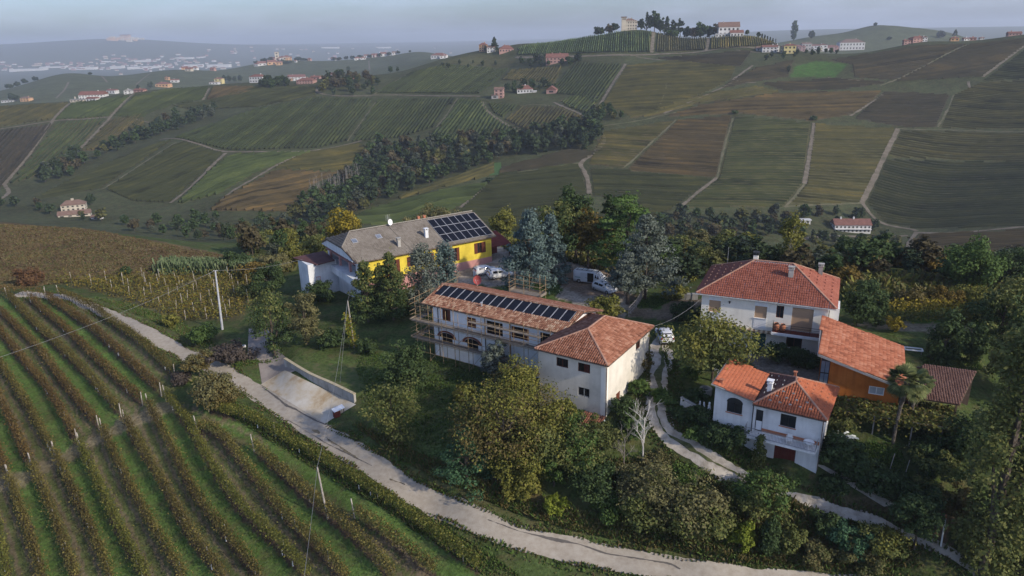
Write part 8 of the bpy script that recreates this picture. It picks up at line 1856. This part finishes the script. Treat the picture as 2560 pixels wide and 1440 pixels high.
for i in range(len(wpts) - 1):
    a, b = wpts[i] - wpts[0], wpts[i + 1] - wpts[0]; d = np.array([b[0] - a[0], b[1] - a[1], 0]); d /= np.linalg.norm(d); nn = np.array([-d[1], d[0], 0]); ta, tb = TOPZ[i] - wpts[0][2], TOPZ[i + 1] - wpts[0][2]
    for m_, o0, o1, h0, h1 in ((mb, 0, .3, None, 0), (cp, -.04, .36, .002, .10)):
        q = [a + nn * o0, b + nn * o0, b + nn * o1, a + nn * o1]; tz = (ta, tb, tb, ta)
        v = [(q[k][0], q[k][1], (q[k][2] - .6) if h0 is None else tz[k] + h0) for k in range(4)] + [(q[k][0], q[k][1], tz[k] + h1) for k in range(4)]
        m_.add(v, [(3, 2, 1, 0), (4, 5, 6, 7), (0, 1, 5, 4), (1, 2, 6, 5), (2, 3, 7, 6), (3, 0, 4, 7)])
mb.build('wall_face', M_CONC, wt); cp.build('coping', mat('ochre coping', [(.36, .30, .19), (.46, .40, .28)], scale=1.5), wt)
# earth fill behind the wall so the lawn meets its top
n_ = len(wpts); bk = []
for k, off in enumerate((.28, 1.4, 3.0, 5.0, 6.4)):
    for i in range(n_):
        j = min(i, n_ - 2); d = wpts[j + 1] - wpts[j]; d = d[:2] / np.linalg.norm(d[:2]); q = wpts[i][:2] + np.array([-d[1], d[0]]) * off
        e = min(1, min(i, n_ - 1 - i) / 5); w_ = (1, .92, .6, .2, 0)[k] * (.4 + .6 * e); tz = Tz(*q); bk.append((q[0], q[1], tz + (TOPZ[i] - .05 - tz) * w_ - (.25 if k == 4 else 0)))
m_bank = mat('lawn bank', [(.045, .068, .020), (.072, .098, .030), (.11, .10, .05)], scale=1.2, rough=1, bump=.5, bscale=5, detail=8)
tag(link('lawn_bank', npmesh('lawn_bank', np.array(bk), grid_faces(5, n_), [m_bank], smooth=True)), 'grass bank behind the retaining wall', None, None, 'structure')
p = g1(846, 1040, 30, 150); t = empty('mailbox_stand', tuple(p), math.radians(35), 'dark red box with a tilted white lid at the road corner of the apron', 'box')
MB().box(-.55, .2, -.25, .25, 0, .75).build('box', M_DRED, t); MB().slab([(-.6, -.4, .85), (.75, -.4, 1.05), (.75, .45, 1.15), (-.6, .45, .95)], .05).build('lid', mat('bluish lid', [(.55, .58, .64), (.65, .68, .72)], rough=.4), t)
for x, y in ((.6, -.3), (.6, .35)): MB().bar((x, y, 0), (x, y, 1.0), .05).build('post', M_IRON, t)
p = g1(613, 884, 30, 150); t = empty('letter_box', tuple(p), 0, 'small white letter box on a post at the drive entrance', 'letter box'); MB().bar((0, 0, -.2), (0, 0, 1.0), .05).build('post', M_IRON, t); MB().box(-.22, .22, -.12, .12, 1.0, 1.28).build('box', M_WHITEP, t)
p = g1(1187, 705, 60, 160); t = empty('sign_post', tuple(p), 0, 'little white board on a pole in the gravel yard', 'sign'); MB().bar((0, 0, 0), (0, 0, 1.7), .05).build('post', M_ALU, t); MB().box(-.2, .2, -.02, .02, 1.1, 1.8).build('board', M_WHITEP, t)
p = g1(1128, 700, 60, 160); t = empty('bin', tuple(p), 0, 'blue waste bin behind the blue green conifer', 'bin'); MB().prism([(-.35, 0), (.35, 0), (.45, 1.1), (-.45, 1.1)], 'y', -.4, .4).build('body', mat('bin blue', [(.03, .13, .42), (.04, .17, .5)], rough=.5), t); MB().box(-.48, .48, -.45, .45, 1.104, 1.2).build('lid', mat('bin lid', [(.02, .09, .30), (.03, .12, .36)], rough=.5), t)
p = g1(1385, 708, 60, 160); t = empty('garden_lamp', tuple(p), 0, 'small white lamp post on the round lawn of the yard', 'lamp'); MB().bar((0, 0, 0), (0, 0, 1.1), .06).build('post', M_WHITEP, t); MB().bar((0, 0, 1.1), (0, 0, 1.35), .16, n=8, w2=.08).build('head', M_WHITEP, t)
# wooden fence and gate post by the lane fork
fl = smooth_line(G([(1572, 790), (1590, 770), (1606, 745), (1618, 733)], 50, 160), .9); t = empty('fence', tuple(fl[0]), 0, 'old wooden fence beside the bare cedar trunk', 'fence')
for i in range(len(fl) - 1):
    a = fl[i] - fl[0]; b = fl[i + 1] - fl[0]; MB().bar(a + [0, 0, -.2], a + [0, 0, 1.35], .12).build('post', M_WOOD, t)
    for z in (.4, .8, 1.2): MB().bar(a + [0, 0, z], b + [0, 0, z], .03, .14).build('rail', M_WOOD, t)
# stone blocks by the big house's far corner
m_st = mat('stone block', [(.20, .195, .18), (.28, .27, .25)], scale=2, bump=.3)
for i, x in enumerate((1708, 1722, 1736)):
    p = g1(x, 748, 60, 160); t = MB().prism([(-.42, -.1), (.42, -.1), (.38, .8), (-.36, .86)], 'y', -.35, .35).build('stone_block', m_st)
    t.location = tuple(p); t.rotation_euler = (0, 0, -.3 + .1 * i); tag(t, ['left', 'middle', 'right'][i] + ' grey stone block of three by the big house corner', 'stone block')
# terrace with white figurines, garden wall, well, chairs
fw = smooth_line(G([(1702, 1012), (1730, 1030), (1765, 1045), (1792, 1056)], 40, 120), .6); t = empty('garden_wall', tuple(fw[0]), 0, 'low pale garden wall left of the small house', 'wall')
mb = MB(); cp = MB()
for i in range(len(fw) - 1):
    a, b = fw[i] - fw[0], fw[i + 1] - fw[0]; mb.bar(a + [0, 0, .15], b + [0, 0, .15], .26, 1.5); cp.bar(a + [0, 0, .93], b + [0, 0, .93], .36, .08)
mb.build('wall_face', M_SGREY, t); cp.build('coping', M_CONC, t)
def figurine(px, py, s, label, z=.97):
    p = g1(px, py, 40, 120); t = empty('figurine', (p[0], p[1], p[2] + z), 0, label, 'garden figurine'); MB().bar((0, 0, 0), (0, 0, .3 * s), .34 * s, n=8, w2=.16 * s).bar((0, 0, .3 * s), (0, 0, .42 * s), .22 * s, n=8, w2=.12 * s).build('body', M_WHITEP, t, True); MB().bar((0, 0, .42 * s), (0, 0, .60 * s), .15 * s, n=8, w2=.13 * s).build('head', M_WHITEP, t, True); MB().bar((0, 0, -.03), (0, 0, -.001), .4 * s, n=8).build('base', M_CONC, t)
for i, (x, y, s) in enumerate(((1748, 1037, 1.0), (1758, 1041, 1.1), (1771, 1047, 1.5), (1786, 1053, 1.2))): figurine(x, y, s, ORD[i] + ' white figurine from the left on the low garden wall')
figurine(1875, 888, 1.3, 'white figurine at the left of the path to the teal door', 0); figurine(1909, 893, 1.3, 'white figurine at the right of the path to the teal door', 0)
def chair(loc, ang, label, m=M_WHITEP):
    t = empty('garden_chair', loc, ang, label, 'chair'); MB().box(-.25, .25, -.25, .25, .40, .45).build('seat', m, t); MB().prism([(-.25, .452), (.25, .452), (.2, .9), (-.2, .9)], 'y', .22, .27).build('backrest', m, t)
    for sx in (-.21, .21):
        for sy in (-.21, .21): MB().bar((sx, sy, 0), (sx * .95, sy * .95, .398), .05).build('leg', m, t)
    for sx in (-.27, .27): MB().box(sx - .03, sx + .03, -.22, .24, .62, .66).build('armrest', m, t)
chair(wpos(SO, -32, 3.6, -.25, -.05), -.5, 'white garden chair under the balcony window')
t = empty('garden_table', wpos(SO, -32, 5.3, -.3, -.05), 0, 'round white garden table at the right end of the balcony', 'table'); MB().bar((0, 0, .70), (0, 0, .74), .95, n=20).build('table_top', M_WHITEP, t); MB().bar((0, 0, 0), (0, 0, .698), .09, n=8).build('leg', M_WHITEP, t); MB().bar((0, 0, 0), (0, 0, .03), .5, n=12).build('base', M_WHITEP, t)
p = g1(1790, 930, 40, 120); chair(tuple(p), 1.0, 'white garden chair under the spreading tree')
p = g1(1764, 985, 40, 120); t = empty('well', tuple(p), 0, 'round stone well beside the small house', 'well'); mb = MB(); n = 14
for i in range(n):
    a0, a1 = 2 * math.pi * i / n, 2 * math.pi * (i + 1) / n; mb.prism([(math.cos(a0) * .45, math.sin(a0) * .45), (math.cos(a0) * .65, math.sin(a0) * .65), (math.cos(a1) * .65, math.sin(a1) * .65), (math.cos(a1) * .45, math.sin(a1) * .45)], 'z', -.1, .7)
mb.build('ring', M_CONC, t); MB().bar((0, 0, .3), (0, 0, .34), .92, n=14).build('water', P_GLASS, t)
# white level post and stakes lower right
p = g1(2352, 1366, 30, 120); t = empty('gate_post', tuple(p), 0, 'white pipe post beside the reddish bank, lower right', 'post'); MB().bar((0, 0, -.2), (-.1, 0, 2.9), .13, n=8).build('pipe', M_WHITEP, t); MB().bar((-.1, 0, 2.9), (-.12, 0, 3.2), .16, n=8, w2=.1).build('cap', M_TERRA, t)
for x0, y0, x1, y1, lab in ((2220, 1186, 2228, 1132, 'pale leaning stake in the grass below the pergola, left of two'), (2257, 1202, 2264, 1150, 'pale leaning stake in the grass below the pergola, right of two')):
    p = g1(x0, y0, 30, 140); t = tag(link('garden_stake', None, None, tuple(p)), lab, 'stake'); MB().bar((0, 0, -.2), (.35, .1, 2.1), .06, n=6).build('shaft', M_STAKE, t)
# teal curtain path and white frame left by the barn
p = g1(2283, 886, 40, 140); t = empty('cold_frame', tuple(p), math.radians(-20), 'white wooden frame lying behind the barn', 'frame')
for a, b in (((-.9, 0, .5), (.9, 0, .5)), ((-.9, .7, .5), (.9, .7, .5)), ((-.9, 0, .5), (-.9, .7, .5)), ((.9, 0, .5), (.9, .7, .5))): MB().bar(a, b, .12).build('bar', M_WHITEP, t)
for x in (-.85, .85): MB().bar((x, .35, -.1), (x, .35, .45), .08).build('leg', M_WOOD, t)
# white plume grass by the small house
p = g1(2085, 1130, 40, 120); t = empty('plume_plant', tuple(p), 0, 'plant with arching white plumes at the small house corner', 'plant')
Vs, Fs = [], []
for k in range(26):
    a = rng.uniform(-.8, 1.5); L_ = rng.uniform(1.5, 2.8); pts_ = [np.array([math.cos(a) * L_ * q * .8, math.sin(a) * L_ * q * .4, 1.6 * L_ * (q - .62 * q * q)]) for q in np.linspace(0, 1, 6)]
    for i in range(3, 5): b = len(Vs); w_ = np.array([.0, .10, .05]); Vs += [pts_[i] - w_, pts_[i] + w_, pts_[i + 1] + w_ * .8, pts_[i + 1] - w_ * .8]; Fs.append((b, b + 1, b + 2, b + 3))
link('plumes', npmesh('plumes', np.array(Vs), np.array(Fs), [mat('plume', [(.42, .44, .40), (.56, .58, .53)], isl=.5)]), t)['kind'] = 'stuff'
C_, Nn, S, tips = crown('bush', 2.0, 1.4, 1.2, .1, .16); V, F = leaf_quads(C_, S, Nn); link('foliage', npmesh('foliage', V, F, [L_DARK]), t)
# thin smoke over the big house's chimney
sp = wpos(BO, -24.5, 5.8, 6.6, 10.9); sm = bpy.data.materials.new('smoke'); sm.use_nodes = True; sm.node_tree.nodes.remove(sm.node_tree.nodes['Principled BSDF']); v_ = sm.node_tree.nodes.new('ShaderNodeVolumePrincipled'); v_.inputs['Color'].default_value = (.8, .85, .95, 1); v_.inputs['Density'].default_value = .02; sm.node_tree.links.new(v_.outputs['Volume'], sm.node_tree.nodes['Material Output'].inputs['Volume'])
mb = MB(); mb.bar((0, 0, 0), (-1.6, 1.0, 1.5), .5, n=10, w2=1.3); mb.f = [f[::-1] for f in mb.f]; ob = mb.build('smoke', [sm]); ob.location = sp; tag(ob, 'thin wisp of smoke drifting left from the big house chimney', None, None, 'stuff')
# road wear: cracks, earth patches along the middle
M_CRACK = mat('earth patch', [(.15, .125, .085), (.20, .17, .12)], scale=2, rough=1); M_TAR = mat('dark crack', [(.10, .09, .08), (.14, .125, .11)], rough=1)
strip('road_patch', [(818, 1096), (850, 1116), (895, 1146)], [.05, .40, .30, .05], M_CRACK, 'earth filled rut in the road', .06, .3, 30, 100, wob=.12)
strip('road_patch', [(975, 1197), (995, 1206), (1012, 1213)], [.05, .25, .05], M_CRACK, 'earth filled rut in the road, lower one', .06, .3, 30, 100, wob=.08)
strip('road_patch', [(780, 1075), (790, 1080), (798, 1085)], [.1, .4, .1], M_CRACK, 'dark stain on the road', .06, .3, 30, 100, wob=.1)
strip('road_crack', [(1220, 1300), (1300, 1330), (1420, 1355), (1520, 1385), (1660, 1408), (1700, 1425)], .07, M_TAR, 'long crack along the road', .058, .25, 30, 100, wob=.05)
strip('road_crack', [(700, 1040), (760, 1075), (860, 1130), (930, 1165)], .05, M_TAR, 'crack along the road near the apron', .058, .25, 30, 100, wob=.05)
strip('road_edge', [(655, 968), (720, 1015), (790, 1052), (830, 1068)], .16, M_TAR, 'dark joint between road and apron', .062, .3, 30, 120, wob=.05)
